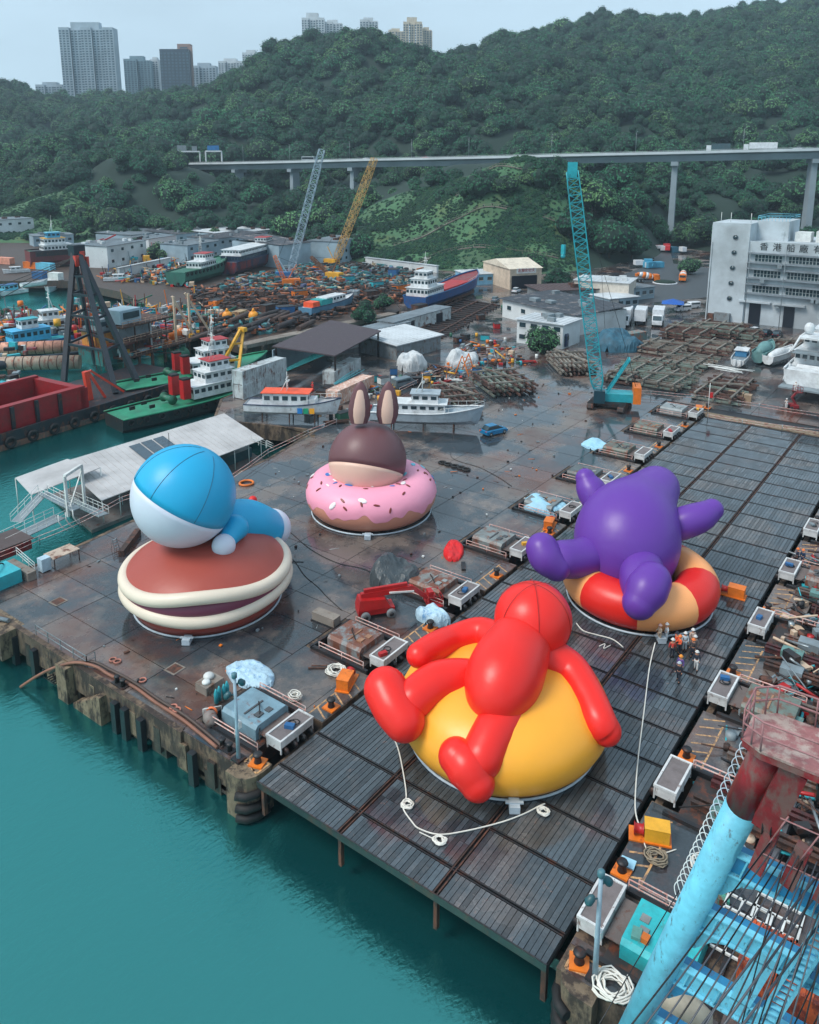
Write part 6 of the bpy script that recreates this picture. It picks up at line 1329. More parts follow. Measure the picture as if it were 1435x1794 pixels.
for j in range(6): m_.beam((-1.2,-1.4+j*.25,.5+j*.6),(1.2,-1.4+j*.25,.5+j*.6), .1)
m_.build('rung', ORANGE, r)
coil(tuple(G(765, 652).xy), 1.6, 'large brown hose coil lying by the sheds beyond the silver van', 9, 11, RUST, .12, 1.0)
# grey rough-roofed sheds by the coach
block(905, 600, 985, 612, 9, 5.6, 'white two-storey container house with an orange ground floor', WALLW, ROOFW, 'container_house', 'house', wins=4, rows=2, over=.5)
r, _, _ = block(880, 555, 1010, 588, 17, 5.0, 'long low shed with a patched dark and white roof', WALLW, ROOFD, 'shed', 'shed', over=.8, wins=5, slope=.7)
block(950, 535, 1060, 530, 12, 4.2, 'low shed with a rusty broken roof behind the patched shed', CG, M('roof_rusty', (84, 66, 66), .8, var=.5, rust=.5, rustrgb=(54,44,46)), 'shed', 'shed', over=.8)
r, L_, sg = block(893, 508, 948, 505, 22, 7.0, 'cream gabled workshop with a dark panel for its open front and a lettered sign board', M('wall_cream', (196, 178, 158), .7, dirt=.3), M('roof_cream', (206, 194, 176), .6, dirt=.2), 'workshop', 'workshop', gable=2.2, over=.4)
a_ = -.08 if sg > 0 else .08
MB().box((L_*.45, a_*1.5, 2.4), (L_*.8, .2, 4.4)).build('dark_front_panel', VDK, r); sb = MB().box((L_*.5, a_*3, 6.2), (L_*.62, .15, 1.7)).build('sign_board', WHITE, r)  # dark panel on the closed wall stands for the shade inside the workshop
def text(s_, size, mat, parent, loc, rot, name='lettering', ext=.04):
    cu = bpy.data.curves.new(name, 'FONT'); cu.body = s_; cu.size = size; cu.align_x = 'CENTER'; cu.align_y = 'CENTER'; cu.extrude = ext; cu.materials.append(mat)
    tmp_ = bpy.data.objects.new(name, cu); col.objects.link(tmp_); bpy.context.view_layer.update(); me_ = bpy.data.meshes.new_from_object(tmp_.evaluated_get(bpy.context.evaluated_depsgraph_get())); bpy.data.objects.remove(tmp_); o = bpy.data.objects.new(name, me_); col.objects.link(o); o.parent = parent; o.location = loc; o.rotation_euler = rot; return o
SIGNR = M('sign_red', (150, 40, 44), .6, bump=0)
text('友聯史密夫', 1.25, SIGNR, sb, (L_*.5, a_*3+(-.1 if sg > 0 else .1), 6.3), (math.pi/2, 0, 0 if sg > 0 else math.pi))
block(820, 500, 880, 497, 12, 3.6, 'pale blue hut with a flat white roof by the ship bow', M('hut_blue', (120, 176, 206), .6, dirt=.2), ROOFW, 'hut', 'hut', wins=4)
block(1005, 528, 1100, 535, 12, 6.5, 'plain cream flat-roofed block behind the teal boom', M('wall_cream2', (200, 192, 180), .7, dirt=.2), ROOFW, 'shed', 'building')
block(1068, 545, 1118, 540, 9, 3.4, 'blue-grey hut with a white lean-to roof beside the black coach', WALLB, ROOFW, 'hut', 'hut', wins=4)
block(1098, 528, 1146, 522, 11, 3.6, 'second blue-grey hut with a pale roof near the road', WALLB, ROOFG, 'hut', 'hut', wins=4)
# office building with Chinese lettering
X0 = 187.0; z_of = lambda px, py, x: (lambda d: (CAM+d*((x-CAM.x)/d.x)).z)(ray(px, py))
y_of = lambda px, py, x: (lambda d: (CAM+d*((x-CAM.x)/d.x)).y)(ray(px, py))
HM = z_of(1252, 393, X0); 
r = thing('office_building', 'white five-storey shipyard office with window bands and black Chinese lettering', 'building', (X0, 10, 0)); O = Vector((X0, 10, 0))
OFW = M('office_white', (176, 186, 192), .7, var=.16, dirt=.4, scale=.3, rust=.12, rustrgb=(132, 142, 146), rscale=.5)
yl, yc, yr = y_of(1240, 500, X0)-10, y_of(1306, 500, X0)-10, -60
zt = z_of(1330, 425, X0); 
MB().b2(0, 16, yc, yl, 0, HM).build('stair_tower', OFW, r); MB().b2(.6, 26, yr, yc, 0, zt).build('main_block', OFW, r)
yk = y_of(1382, 420, X0+8)-10; MB().b2(7, 20, yk, yc, zt, HM+1.0).build('roof_block', OFW, r)
MB().b2(.3, .6, yr, yc, z_of(1350, 444, X0), zt+.3).build('parapet', OFW, r)
rowsz = []
for (pt, pb) in ((444, 458), (471, 485), (498, 512)):
    ztp, zbt = z_of(1310, pt, X0), z_of(1310, pb, X0)
    MB().b2(-.5, .6, yr, yc, ztp, ztp+.35).build('ledge', M('ledge_grey', (120, 130, 138), .7), r); MB().b2(-.5, .6, yr, yc, zbt-.35, zbt-.05).build('ledge', M('ledge_grey', (120,130,138)), r)
    y = yc-1.6
    for wseg in (6.6, 8.0, 8.0, 8.0, 8.0):
        if y-wseg < yr: break
        fr_ = MB().b2(.5, .62, y-wseg, y, zbt+.1, ztp-.1).build('window_band', WHITE, r)
        n_ = 8 if wseg < 7 else 10
        for i in range(n_): y1 = y-wseg*(i/n_)-.08; y0_ = y-wseg*((i+1)/n_)+.08; MB().b2(.42, .5, y0_, y1, zbt+.2, zbt+(ztp-zbt)*.45).build('pane', GLASS, fr_); MB().b2(.42, .5, y0_, y1, zbt+(ztp-zbt)*.5, ztp-.2).build('pane', GLASS, fr_)
        y -= wseg+1.5
for py in (416, 443, 470, 497, 524):
    zc = z_of(1289, py, X0); ycc = y_of(1289-(py-416)*.1, py, X0)-10; a = MB(); a.lathe((-.02, ycc, zc), [(.01,-.03),(.62,-.03),(.62,.05)], 24, (-1,0,0)); f_ = a.build('porthole', GLASS, r); MB().torus((-.05, ycc, zc), .66, .09, 24, 6, (1,0,0)).build('porthole_ring', GREYP, f_)
for (a, b_, c2_) in ((1311, 1331, 3.6), (1372, 1391, 3.4)):
    y1, y0_ = y_of(a, 550, X0)-10, y_of(b_, 550, X0)-10; MB().b2(.4, .62, y0_, y1, 0, 5.4).build('door', VDK, r); MB().b2(-.6, .6, y0_-2.4, y1+2.6, 5.7, 6.1).build('canopy', OFW, r)
MB().b2(-1.2, 0, yl-6.5, yl-2.6, 0, 2.3).build('porch', CG, r); MB().b2(-1.0, 0, yl-2.4, yl-.8, 0, 1.8).build('tank', RUST, r)
rq3 = random.Random(2)
for k in range(9): MB().box((-.75, yc-2-rq3.uniform(0, 24), rq3.choice([z_of(1310, y_, X0) for y_ in (463, 490, 517)])), (.7, 1.1, .8)).build('air_conditioner', GREYP, r)
for y_ in (yc-.6, yc-9.2, yl-.4): MB().tube([(-.6 if y_ < yc else -.12, y_, 0), (-.6 if y_ < yc else -.12, y_, zt-.5)], .09, 6).build('drain_pipe', GREYP, r)
for y_ in (-2, -14, -26): MB().box((-.1, y_, z_of(1320, 530, X0)-.6), (.6,.9,.5)).build('lamp', GREYP, r)
m_ = MB()
for z_ in (1.2, .7): m_.tube([(7,yc,HM+1+z_),(7,yk,HM+1+z_),(20,yk,HM+1+z_),(20,yc,HM+1+z_)], .06, 5, closed=True)
for i in range(10): m_.beam((7,yc+(yk-yc)*i/9,HM+1),(7,yc+(yk-yc)*i/9,HM+2.2), .08)
m_.build('roof_railing', LBLUE, r); MB().b2(.2, 15, yc, yl, HM, HM+.5).build('tower_parapet', OFW, r)
for i, y_ in enumerate((yl-1, yl-3.5, yc+1)): MB().tube([(4,y_,HM),(4,y_,HM+3)], .07, 5).build('antenna', WHITE, r)
MB().b2(9, 13, yk-5, yk-1.2, zt, zt+2.4).build('plant_unit', WHITE, r); MB().b2(9, 13, yk-11, yk-6.2, zt, zt+2.8).build('plant_unit', WHITE, r)
INK = M('ink_black', (16, 18, 22), .6, bump=0)
zc = z_of(1370, 433.5, X0)
for ch, px in zip('香港船廠有限公司', (1338, 1361, 1385, 1408, 1433, 1458, 1482, 1506)):
    yy_ = y_of(px, 436, X0)-10; text(ch, 2.15, INK, r, (.25, yy_, zt-1.1), (math.pi/2, 0, -math.pi/2))
# trestles / docking cradles
TR = [M('trestle_grey', (118, 114, 106), .7, var=.3, rust=.35, island=.3), M('trestle_rust', (92, 64, 56), .8, var=.4, rust=.5, rustrgb=(58, 44, 42), island=.3), M('trestle_green', (102, 116, 108), .7, var=.3, rust=.35, island=.25)]
random.seed(12)
def trestle(px, py, label, L_=9, n=7, lev=2, mt=0, rz=0., wid=8, top=True):
    p = G(px, py); r = thing('docking_trestle', label, 'trestle', (p.x, p.y, 0), rz, 'stacked docking trestles'); m0 = TR[mt]
    for k in range(lev):
        z_ = .5+k*.75
        for j in range(n):
            y = -wid/2+wid*(j+.5)/n+random.uniform(-.25,.25); MB().box((random.uniform(-.4,.4), y, z_), (L_*random.uniform(.85,1.05), .32, .36), random.uniform(-.03,.03)).build('beam', m0 if random.random() < .7 else TR[(mt+1) % 3], r)
        for s_ in (-.33, .0, .33): MB().box((L_*s_, 0, z_+.36), (.35, wid, .3), random.uniform(-.02,.02)).build('cross_beam', TR[0], r)
    for a in (-.4, .4):
        for b_ in (-.4, 0, .4): MB().box((L_*a, wid*b_, .18), (.7,.7,.36)).build('foot', DARK, r)
    if top: MB().box((0,0,.5+lev*.75), (L_*.9,.3,.3), .35).build('loose_beam', TR[0], r)
specs = [(800, 705, 'nearest the patrol boat', 11, 7, 3, 1, .9, 7), (880, 680, 'with the pale rails beyond the teal blue car', 13, 8, 3, 1, .9, 9), (1000, 645, 'left of the crawler crane by the coach', 14, 9, 3, 0, .7, 8),
 (1130, 650, 'front left of the big field of trestles', 10, 8, 2, 2, 1.57, 12), (1170, 672, 'nearest the tape in the big field', 9, 8, 2, 2, 1.57, 12), (1200, 640, 'in the middle of the big trestle field', 11, 8, 2, 2, 1.57, 13),
 (1165, 615, 'behind the crawler crane in the big field', 11, 8, 2, 0, 1.57, 12), (1240, 612, 'right middle of the big trestle field', 11, 8, 2, 0, 1.57, 12), (1210, 590, 'reddish, towards the office door', 12, 8, 3, 1, 1.57, 13), (1260, 585, 'rusty, nearest the office porch', 12, 8, 3, 1, 1.57, 12), (1300, 590, 'beside the small white car', 10, 6, 2, 1, 1.57, 9),
 (1270, 690, 'with white pipes on top near the flag pole', 9, 8, 2, 1, 1.57, 16), (1335, 612, 'behind the covered boat', 8, 6, 1, 0, 1.57, 9), (1380, 605, 'beside the yacht before the office', 8, 6, 1, 0, 1.57, 9), (1090, 668, 'small, just right of the crane boom foot', 6, 6, 2, 1, 1.57, 6)]
for px, py, l, L_, n_, lv, mt, rz, wd_ in specs: trestle(px, py, 'stack of steel docking beams %s' % l, L_, n_, lv, mt, rz, wd_)
r = thing('white_pipe_frame', 'white tubular framework lying on the trestles near the flag pole', 'pipe frame', tuple(G(1272, 668)+Vector((0,0,2.2)))); rr2 = random.Random(8)
for j in range(9): a = Vector((rr2.uniform(-1.5,1.5), rr2.uniform(-5.5,-2), rr2.uniform(0,.6))); b_ = Vector((rr2.uniform(-1.5,1.5), rr2.uniform(2,5.5), rr2.uniform(0,.6))); MB().tube([a,b_], .09, 6).build('pipe', WHITE, r)
for i, (a, b_) in enumerate(((1282, 696), (1296, 700), (1310, 703))):
    p = G(a, b_); tag(MB().box((0,0,.6), (1.3,1.2,1.2)).box((0,0,1.23), (1.35,1.25,.06)).build('crate', M('crate_tan', (156, 132, 108), .7), None, (p.x, p.y, 0), .1), 'tan crate before the white pipe frame, %s of three' % ['left','middle','right'][i], 'crate')
p = G(1083, 608); crumple('net_heap', (p.x, p.y), 6.5, 5.5, 4.2, M('net_blue', (40, 88, 108), .7, var=.4, bump=.8), 'large heap of blue and black netting behind the crane boom', 12, cat='net')
p = G(1098, 598); tag(MB().box((0,0,1.0), (11,2.6,2.0)).build('open_skip', M('skip_teal', (90,120,120), .6, rust=.5, rustrgb=(150,90,66)), None, (p.x, p.y, 0), -.35), 'rusty teal open skip before the white trucks', 'skip')
# slipway cradle rails
SL = M('slip_timber', (38, 32, 34), .7, var=.4, rust=.3)
r = thing('slipway_cradle', 'dark slipway cradle of rails and cross timbers below the blue ship', 'slipway', tuple(G(720, 580))); O = Vector(r.location)
for i in range(26):
    t = i/25; a, b_ = G(610+t*190, 603-t*78, -.0)-O, G(745+t*130, 612-t*75, -.0)-O
    MB().beam(a+Vector((0,0,.25)), b_+Vector((0,0,.25)), .7, .5).build('cross_timber', SL, r)
for t in (.15, .5, .85):
    a = (G(610,603)-O).lerp(G(745,612)-O, t); b_ = (G(800,525)-O).lerp(G(875,537)-O, t); MB().beam(a+Vector((0,0,.6)), b_+Vector((0,0,.6)), .35, .3).build('rail', RUST, r)
tag(MB().box((0,0,.1), (52,3.2,.9)).build('finger_pier', CONC, None, tuple((G(430,604)+G(684,551))/2+Vector((0,0,-.2))), heading(G(430,604), G(684,551))), 'narrow concrete pier edge along the far side of the channel', 'pier')
for i in range(11):
    p = G(430,608).lerp(G(684,556), i/10); tag(MB().b2(-.3,.3,-.3,.3,-4,-.3).build('pier_pile', PILE, None, (p.x-.6, p.y-.9, 0)), 'dark pile under the far channel edge, %s from the left' % ORD[i], 'pile', 'piles under the far channel edge')
r = thing('yellow_a_frame', 'yellow-orange steel A-frame at the stern of a tug by the channel', 'frame', tuple(G(405, 655, -2.5))); O = Vector(r.location); t_ = AT(425, 577, 168)-O
for a in ((-30, 8), (12, 4)):
    f_ = G(405+a[0], 655+a[1], -2)-O
    MB().beam(f_, t_+Vector((a[0]*.02,0,0)), .55).build('leg', YELLOW, r)
for t in (.35, .7): MB().beam((G(375,663,-2)-O).lerp(t_, t), (G(417,659,-2)-O).lerp(t_, t), .4).build('cross_bar', YELLOW, r)
MB().box(tuple(t_), (1.0,1.8,.8)).build('head', YELLOW, r)
# rusty work platform with frames (behind tugs)
p = G(300, 620, -2); r = thing('work_platform', 'rusty multi-level work platform with rails and cream props behind the tugs', 'platform', (p.x, p.y, WL)); 
hp = heading(G(215,640), G(385,590))
def rp2(u, v, z_): return Vector((math.cos(hp)*u-math.sin(hp)*v, math.sin(hp)*u+math.cos(hp)*v, z_))
for lv in range(3): 
    L0, L1_ = (-15, 14) if lv == 0 else (-15, 0)
    MB().box(tuple(rp2((L0+L1_)/2, 3, 3.6+lv*3.4)), (L1_-L0, 8, .4), hp).build('floor', RUST, r)
    m_ = MB()
    for z_ in (4.8, 4.3): m_.tube([rp2(L0,-1,z_+lv*3.4), rp2(L1_,-1,z_+lv*3.4)], .07, 5)
    n_ = int((L1_-L0)/1.6)
    for i in range(n_+1): m_.beam(rp2(L0+(L1_-L0)*i/n_,-1,3.7+lv*3.4), rp2(L0+(L1_-L0)*i/n_,-1,4.8+lv*3.4), .08)
    m_.build('rail', M('rail_cream', (186, 150, 130), .6, rust=.4), r)
    if lv < 2 :
        for i in range(10): MB().beam(rp2(-14.5+i*1.6, 3+2*((i*7) % 3-1), 3.8+lv*3.4), rp2(-14.5+i*1.6, 3+2*((i*7) % 3-1), 7.0+lv*3.4), .25).build('column', RUST if i % 2 else WALLW, r)
        MB().box(tuple(rp2(-9, 4, 5.3+lv*3.4)), (9,4,3), hp).build('cabin', [RUST, GREYP][lv], r)
MB().box(tuple(rp2(-11, 3, 12.3)), (6,5,3), hp).build('control_cabin', WALLB, r); MB().box(tuple(rp2(-11, .3, 12.6)), (4.5,.2,1.4), hp).build('window', GLASS, r)
for i in range(8): MB().beam(rp2(-14+i*4, 0, -1), rp2(-14+i*4, 0, 3.5), .5).build('pile', RUST, r)
CRP = M('prop_cream', (196, 172, 148), .5, rust=.2)
for (u, a, b_) in ((3, 0, 0), (3, 5.5, .5), (8, 0, 0), (8, 6.0, 1)): MB().beam(rp2(u+a*.9, 1-a*.3, 3.8), rp2(u, 1+b_, 14.5), .45).build('prop', CRP, r)
MB().lathe(tuple(rp2(0,-3,1.6)), [(1.6,-1.2),(1.6,-1.0),(.9,-.9),(.9,.9),(1.6,1.0),(1.6,1.2)], 18, (math.cos(hp),math.sin(hp),0)).build('green_winch', GREEN, r)
for i in range(3): MB().lathe(tuple(rp2(4+i*1.5, 3, 3.8)), [(.9,0),(.9,1.6),(.4,2.2)], 12).build('drum', ORANGE, r)
# scrap yard
random.seed(33)
SC = [M('scrap_%d' % i, c_, .7, var=.4, rust=.3, rustrgb=(64,46,40), island=.35) for i, c_ in enumerate(((72,54,48), (48,42,44), (176,98,56), (60,124,128), (120,132,136), (150,90,60), (40,96,100), (190,170,140), (86,96,130), (44,40,42)))]
mb = MB(); reg = [tuple(G(a, b_).xy) for a, b_ in ((345, 560), (400, 585), (450, 590), (560, 565), (690, 535), (760, 520), (735, 480), (640, 465), (520, 470), (430, 490), (330, 520))]
xs2 = [p[0] for p in reg]; ys2 = [p[1] for p in reg]; cnt = 0
while cnt < 3400:
    x, y = random.uniform(min(xs2), max(xs2)), random.uniform(min(ys2), max(ys2))
    if not inside((x, y), reg): continue
    cnt += 1; far_ = (Vector((x, y, 0))-CAM).dot(FH)
    hgt = 1.4+2.6*abs(noise.noise(Vector((x*.07, y*.07, 2)))); z_ = random.uniform(0, hgt)
    zone = noise.noise(Vector((x*.035, y*.035, 7)))
    mb.k = random.choice((0,1,9,0,5)) if far_ < 262 and zone < .15 else random.choice((0,2,3,3,4,5,6,7,8,1,6) if zone > -.05 else (0,1,3,6,4,9))
    s_ = random.uniform(.4, 1.5)
    if random.random() < .55: mb.box((x, y, z_), (s_*random.uniform(.6,2.2), s_, s_*random.uniform(.3,1)), random.uniform(0,3.1))
    else: a = random.uniform(0, 6.28); l = random.uniform(1,4.5); mb.tube([(x,y,z_),(x+l*math.cos(a),y+l*math.sin(a),z_+random.uniform(-.3,.8))], random.uniform(.12,.4), 6, smooth=True)
o = mb.build('scrap_heap', SC); tag(o, 'jumbled heaps of coloured and rusty scrap filling the far yard', 'scrap', kind='stuff')
# individual pipes, drums, boxes on it
for i in range(26):
    px, py = 352+i*7.6+random.uniform(-4,4), 586-i*1.1+random.uniform(-14,12)
    p = G(px, py, 1.0); l = random.uniform(7,11); tag(MB().tube([(-l/2,0,.6),(l/2,0,.6)], random.uniform(.45,.75), 12).build('steel_pipe', SC[1] if i % 3 else SC[0], None, (p.x,p.y,random.uniform(.2,2.0)), heading((0,0),(1,.3))+random.uniform(-.15,.15)), 'large dark steel pipe along the far channel edge, %s from the left' % ORD[i], 'pipe', 'dark steel pipes stacked along the far channel edge')
for i, (a, b_, c_, l) in enumerate(((398, 553, (222,140,30), 'orange mooring buoy left of the rusty square tank'), (444, 553, (232,150,34), 'orange mooring buoy right of the rusty square tank'))):
    p = G(a, b_, 2.5); tag(MB().ball((0,0,0), 1.3, 20, 10).lathe((0,0,1.0), [(.6,0),(.2,.9),(.01,1.0)], 12).build('mooring_buoy', M('buoy_orange_%d' % i, c_, .5, dirt=.2), None, tuple(p)), l, 'buoy')
p = G(420, 552, 2.0); tag(MB().box((0,0,0), (4.2,2.4,2.4), .3).build('square_tank', M('tank_rusty_cream', (170,146,110), .6, rust=.45), None, tuple(p)), 'rusty cream square tank between two orange buoys', 'tank')
junk = [('orange_skip', ORANGE, (4.5,2.4,1.8)), ('teal_skip', TEAL, (4,2.4,2)), ('blue_crate', BLUE, (4.5,3,2.6)), ('rusty_tank', RUST, (4,2.4,2.6)), ('grey_cabin', GREYP, (4,3,2.6))]
for i, (px, py, k, lab) in enumerate(((378,532,0,'behind the tall cream props'), (470,545,3,'left of the blue crate'), (500,548,2,'below the tall grey crane'), (432,515,0,'on the pipe stacks'), (525,515,0,'beside the tall grey crane'), (548,535,3,'left of the launch'), (620,520,4,'right of the launch'), (640,548,3,'near the channel head'), (660,500,1,'near the white wall'), (700,505,0,'behind the blue ship stern'), (610,490,1,'below the ochre crane'), (560,470,0,'before the warehouse wall'), (690,480,2,'along the white wall'), (735,545,3,'by the slipway top'), (340,545,1,'beside the tall cream props'), (650,520,3,'amid the green sheeting'))):
    nm, mt, d = junk[k]; p = G(px, py, 1.5); r = thing(nm, '%s box unit %s in the scrap yard' % (nm.replace('_', ' '), lab), 'skip' if 'skip' in nm else 'box', (p.x, p.y, .8), random.uniform(-.6,.6)); MB().box((0,0,d[2]/2), d).build('body', mt, r); MB().box((0,0,d[2]), (d[0]*1.03,d[1]*1.04,.12)).build('rim', DARK if k != 4 else ROOFG, r)
# clutter near the mid sheds: drums, boxes, pallets
DR = [BLUE, TEAL, RUST, WHITE, YELLOW, GREEN, REDP, DARK]
cl = [(548,708),(556,702),(566,696),(575,690),(583,700),(530,700),(538,690),(545,725),(590,690),(600,735),(590,742),(580,735),(560,720),(655,668),(663,662),(672,672),(690,655),(702,665),(715,668),(730,672),(745,668),(760,665),(775,672),(790,668),(838,655),(846,648),(868,640),(884,640),(898,636),(912,640),(925,636),(940,628),(700,600),(790,590),(803,600),(815,595),(835,590),(850,596),(870,575),(885,598),(760,602),(880,540),(842,560),(820,575)]
random.seed(90); seen = {}
def uq(l):
    seen[l] = seen.get(l, 0)+1; return l if seen[l] == 1 else l+(', farther right' if seen[l] == 2 else ', rightmost')
for i, (a, b_) in enumerate(cl):
    p = G(a, b_); k = random.random(); mt = DR[(i*5) % 8]; cn = ['blue','teal','rusty','white','yellow','green','red','dark'][(i*5) % 8]
    side_ = 'near the pilot boat' if a < 612 else ('beside the silver van and tarpaulins' if a < 800 else 'in front of the container house')
    if b_ < 605: side_ = 'on the yard below the slipway'
    if k < .4:
        r = tag(MB().lathe((0,0,0), [(.34,0),(.34,.3),(.36,.32),(.34,.34),(.34,.6),(.36,.62),(.34,.64),(.34,.95)], 12).build('steel_drum', mt, None, (p.x,p.y,.0)), uq('%s drum among the clutter %s' % (cn, side_)), 'drum', 'drums and boxes cluttering the sheds')
    elif k < .75:
        r = thing('storage_box', uq('%s storage box among the clutter %s' % (cn, side_)), 'box', (p.x,p.y,0), random.uniform(0,3), 'drums and boxes cluttering the sheds'); MB().box((0,0,.7), (2.0,1.4,1.2)).build('box_body', mt, r); MB().box((0,0,1.33), (2.1,1.5,.08)).build('lid', DARK, r)
    else:
        r = thing('beam_pile', uq('small pile of %s beams among the clutter %s' % (cn, side_)), 'beams', (p.x,p.y,0), random.uniform(0,3), 'drums and boxes cluttering the sheds')
        for j in range(4): MB().box((0,-.4+j*.3,.2+.25*(j % 2)), (random.uniform(3,5),.22,.22), random.uniform(-.1,.1)).build('beam', mt, r)
# far yard buildings
ORW = M('wall_orange', (206, 128, 40), .7, dirt=.3)
FB = [(490,470,545,463,30,9,'open-fronted grey warehouse with a dark sloping roof behind the lattice cranes',WALLB,ROOFD,0,0,1,1.6),
 (592,462,640,450,14,9,'pale blue-grey four-level block right of the warehouse',WALLB,ROOFG,0,5,3,0),
 (640,462,765,478,1,2.6,'long white boundary wall at the foot of the slope',WALLW,ROOFW,0,0,1,0),
 (190,470,258,456,16,8.5,'white two-storey building with square windows behind the ship',WALLW,ROOFG,0,4,2,.6),
 (262,444,310,436,14,6.5,'white block with an open upper floor near the orange wall',WALLW,ROOFG,0,3,1,0),
 (300,450,335,444,10,4.5,'orange-walled shed in the middle of the far yard',ORW,ROOFG,0,2,1,.3),
 (330,462,385,452,14,7.5,'pale grey block behind the green tug',WALLB,ROOFG,0,4,2,.3),
 (385,450,470,436,18,8,'long blue-grey building with a plant-covered roof',WALLB,ROOFD,0,7,2,0),
 (292,402,352,400,16,9,'block with a pale mural painted wall on the far yard',M('mural', (150,196,200), .7, var=.5, scale=.4, rust=.4, rustrgb=(206,214,214), rscale=.6),ROOFG,0,0,1,0),
 (352,404,476,394,20,10,'long white building with a black framed gallery at the hill foot',WALLW,ROOFW,0,10,1,0),
 (230,430,300,420,22,5,'low wide shed with a grey metal roof in the far yard',WALLB,ROOFG,0,5,1,.8),
 (310,428,390,420,26,5,'low shed with a dark blue-grey roof in the far yard',WALLB,ROOFD,0,5,1,.8),
 (395,428,480,418,26,5,'low shed with a streaked white roof in the far yard',WALLB,ROOFW,0,5,1,.8),
 (140,410,230,400,16,6,'long pale low building at the foot of the left hill',WALLW,ROOFG,0,8,1,.4),
 (225,410,292,402,14,6,'yellowish shed with an open front at the hill foot',M('wall_ochre', (160,130,70), .7),ROOFG,0,4,1,.4),
 (-40,425,62,418,22,11,'white multi-storey building at the left frame edge',WALLW,ROOFG,0,6,2,0),
 (210,486,300,466,1,3.4,'long white panelled wall behind the black ship hull',WALLW,ROOFW,0,0,1,0),
 (60,432,130,428,10,5,'low grey shed left of the hauled out black ship',WALLB,ROOFG,0,5,1,.4)]
for (a,b_,c_,d_,dep,h,l,w_,ro_,gb,wn,rw,sl) in FB: block(a,b_,c_,d_,dep,h,l,w_,ro_,'boundary_wall' if dep == 1 else 'yard_building','wall' if dep == 1 else 'building',gb,wn,rw,.3,0,0,sl,1.2)
# quay edge strip left basin with coloured boxes
for i, (px, py, mt, l) in enumerate(((10,462,M('box_salmon', (216,150,126), .6),'salmon pink container by the left basin'), (58,470,ORANGE,'orange container by the left basin'), (80,472,LBLUE,'pale blue container by the left basin'), (70,488,BLUE,'blue-topped stall box on the left basin quay'), (98,490,WHITE,'white-topped stall box on the left basin quay'))):
    p = G(px, py); container((p.x, p.y), R(100), l, mt, 8 if i < 3 else 5, 0)
# big stay-built boom over left edge
for i in range(9):
    p = G(-40+i*26, 520-i*3, WL+.5); 
    if i in (0,2,5,7): boat((p.x, p.y, WL), R(150+i*17), ['rust-streaked green sampan','','grey workboat with a low cabin','','','white sampan with a blue awning','','orange-decked lighter',''][i]+' in the crowded left basin', 14, 4.2, 1.6, [GRH, GBH, WBH, ORANGE][i % 4], GREYP, [(-1,0,1.5,5,3,2,[WBH,GBH,LBLUE,ORR][i % 4],1,[BLUE,WBH,BLUE,ORR][i % 4])], 'boat', 'workboat', 0, z0=-.3, rails=False)
for i, (px, py) in enumerate(((20,690),(70,600),(20,640),(60,575),(170,560),(250,560),(260,590),(330,600),(140,545))):
    p = G(px, py-10, -1); r = thing('deck_machinery', 'cluster of %s deck machinery %s' % (['rusty','grey','teal','red','cream'][i % 5], ['at the left edge','behind the blue cabin','above the salmon cylinder','before the white tug','behind the derrick head','right of the derrick','beside the work platform','behind the second tug','left of the derrick'][i]), 'machinery', (p.x, p.y, -.8))
    for j in range(9): MB().box((random.uniform(-4,4), random.uniform(-3,3), random.uniform(.4,2.5)), (random.uniform(.6,2.5), random.uniform(.5,1.5), random.uniform(.4,1.8)), random.uniform(0,3)).build('machine_part', [RUST, GREYP, TEAL, CR, CRP, DARK, WHITE][(i+j) % 7], r)
# low pontoons carrying that machinery
for i, (a, b_, c_, d_, wd_, l) in enumerate(((-80,600,180,585,14,'dark pontoon carrying machinery across the left basin'), (140,575,400,560,16,'rusty pontoon under the work platform clutter'), (-60,560,130,560,10,'narrow dark pontoon in the left basin'))):
    A, B = G(a,b_,WL), G(c_,d_,WL); L0 = (B-A).length; r = thing('pontoon', l, 'pontoon', ((A.x+B.x)/2, (A.y+B.y)/2, WL), heading(A,B)); MB().b2(-L0/2,L0/2,-wd_/2,wd_/2,-.8,1.9).build('hull', BARG, r); MB().b2(-L0/2+.3,L0/2-.3,-wd_/2+.3,wd_/2-.3,1.9,1.95).build('deck', RUST, r)

# small clutter nobody could count on the left yards and pontoons
def clutter(name, label, px_poly, n, zb, hmax, pal, smin, smax, seed, zlev=0):
    rq_ = random.Random(seed); P_ = [tuple(G(a, b_, zlev).xy) for a, b_ in px_poly]; x_ = [p[0] for p in P_]; y_ = [p[1] for p in P_]; m_ = MB(); c = 0
    while c < n:
        x, y = rq_.uniform(min(x_), max(x_)), rq_.uniform(min(y_), max(y_))
        if not inside((x, y), P_) or noise.noise(Vector((x*.09, y*.09, seed))) < -.22: continue
        c += 1; m_.k = rq_.choice(pal); s_ = rq_.uniform(smin, smax); z_ = zb+rq_.uniform(0, hmax)*rq_.random()
        k = rq_.random(); a = rq_.uniform(0, 6.28)
        if k < .5: m_.box((x, y, z_+s_*.3), (s_*rq_.uniform(.6,2), s_, s_*rq_.uniform(.4,1.2)), a)
        elif k < .8: q5 = min(1, smax/1.4); l = rq_.uniform(1.5, 6)*q5; m_.tube([(x,y,z_+.2*q5),(x+l*math.cos(a),y+l*math.sin(a),z_+.2*q5+rq_.uniform(-.1,1.8*q5*(smax > .5)))], rq_.uniform(.07,.25)*q5, 5)
        elif k < .9: m_.lathe((x, y, z_), [(.5*s_,0),(.5*s_,s_)], 9)
        elif smax > 1: m_.beam((x,y,z_),(x+rq_.uniform(-1,1),y,z_+rq_.uniform(2,5)), .18)
    tag(m_.build(name, CLM), label, kind='stuff')
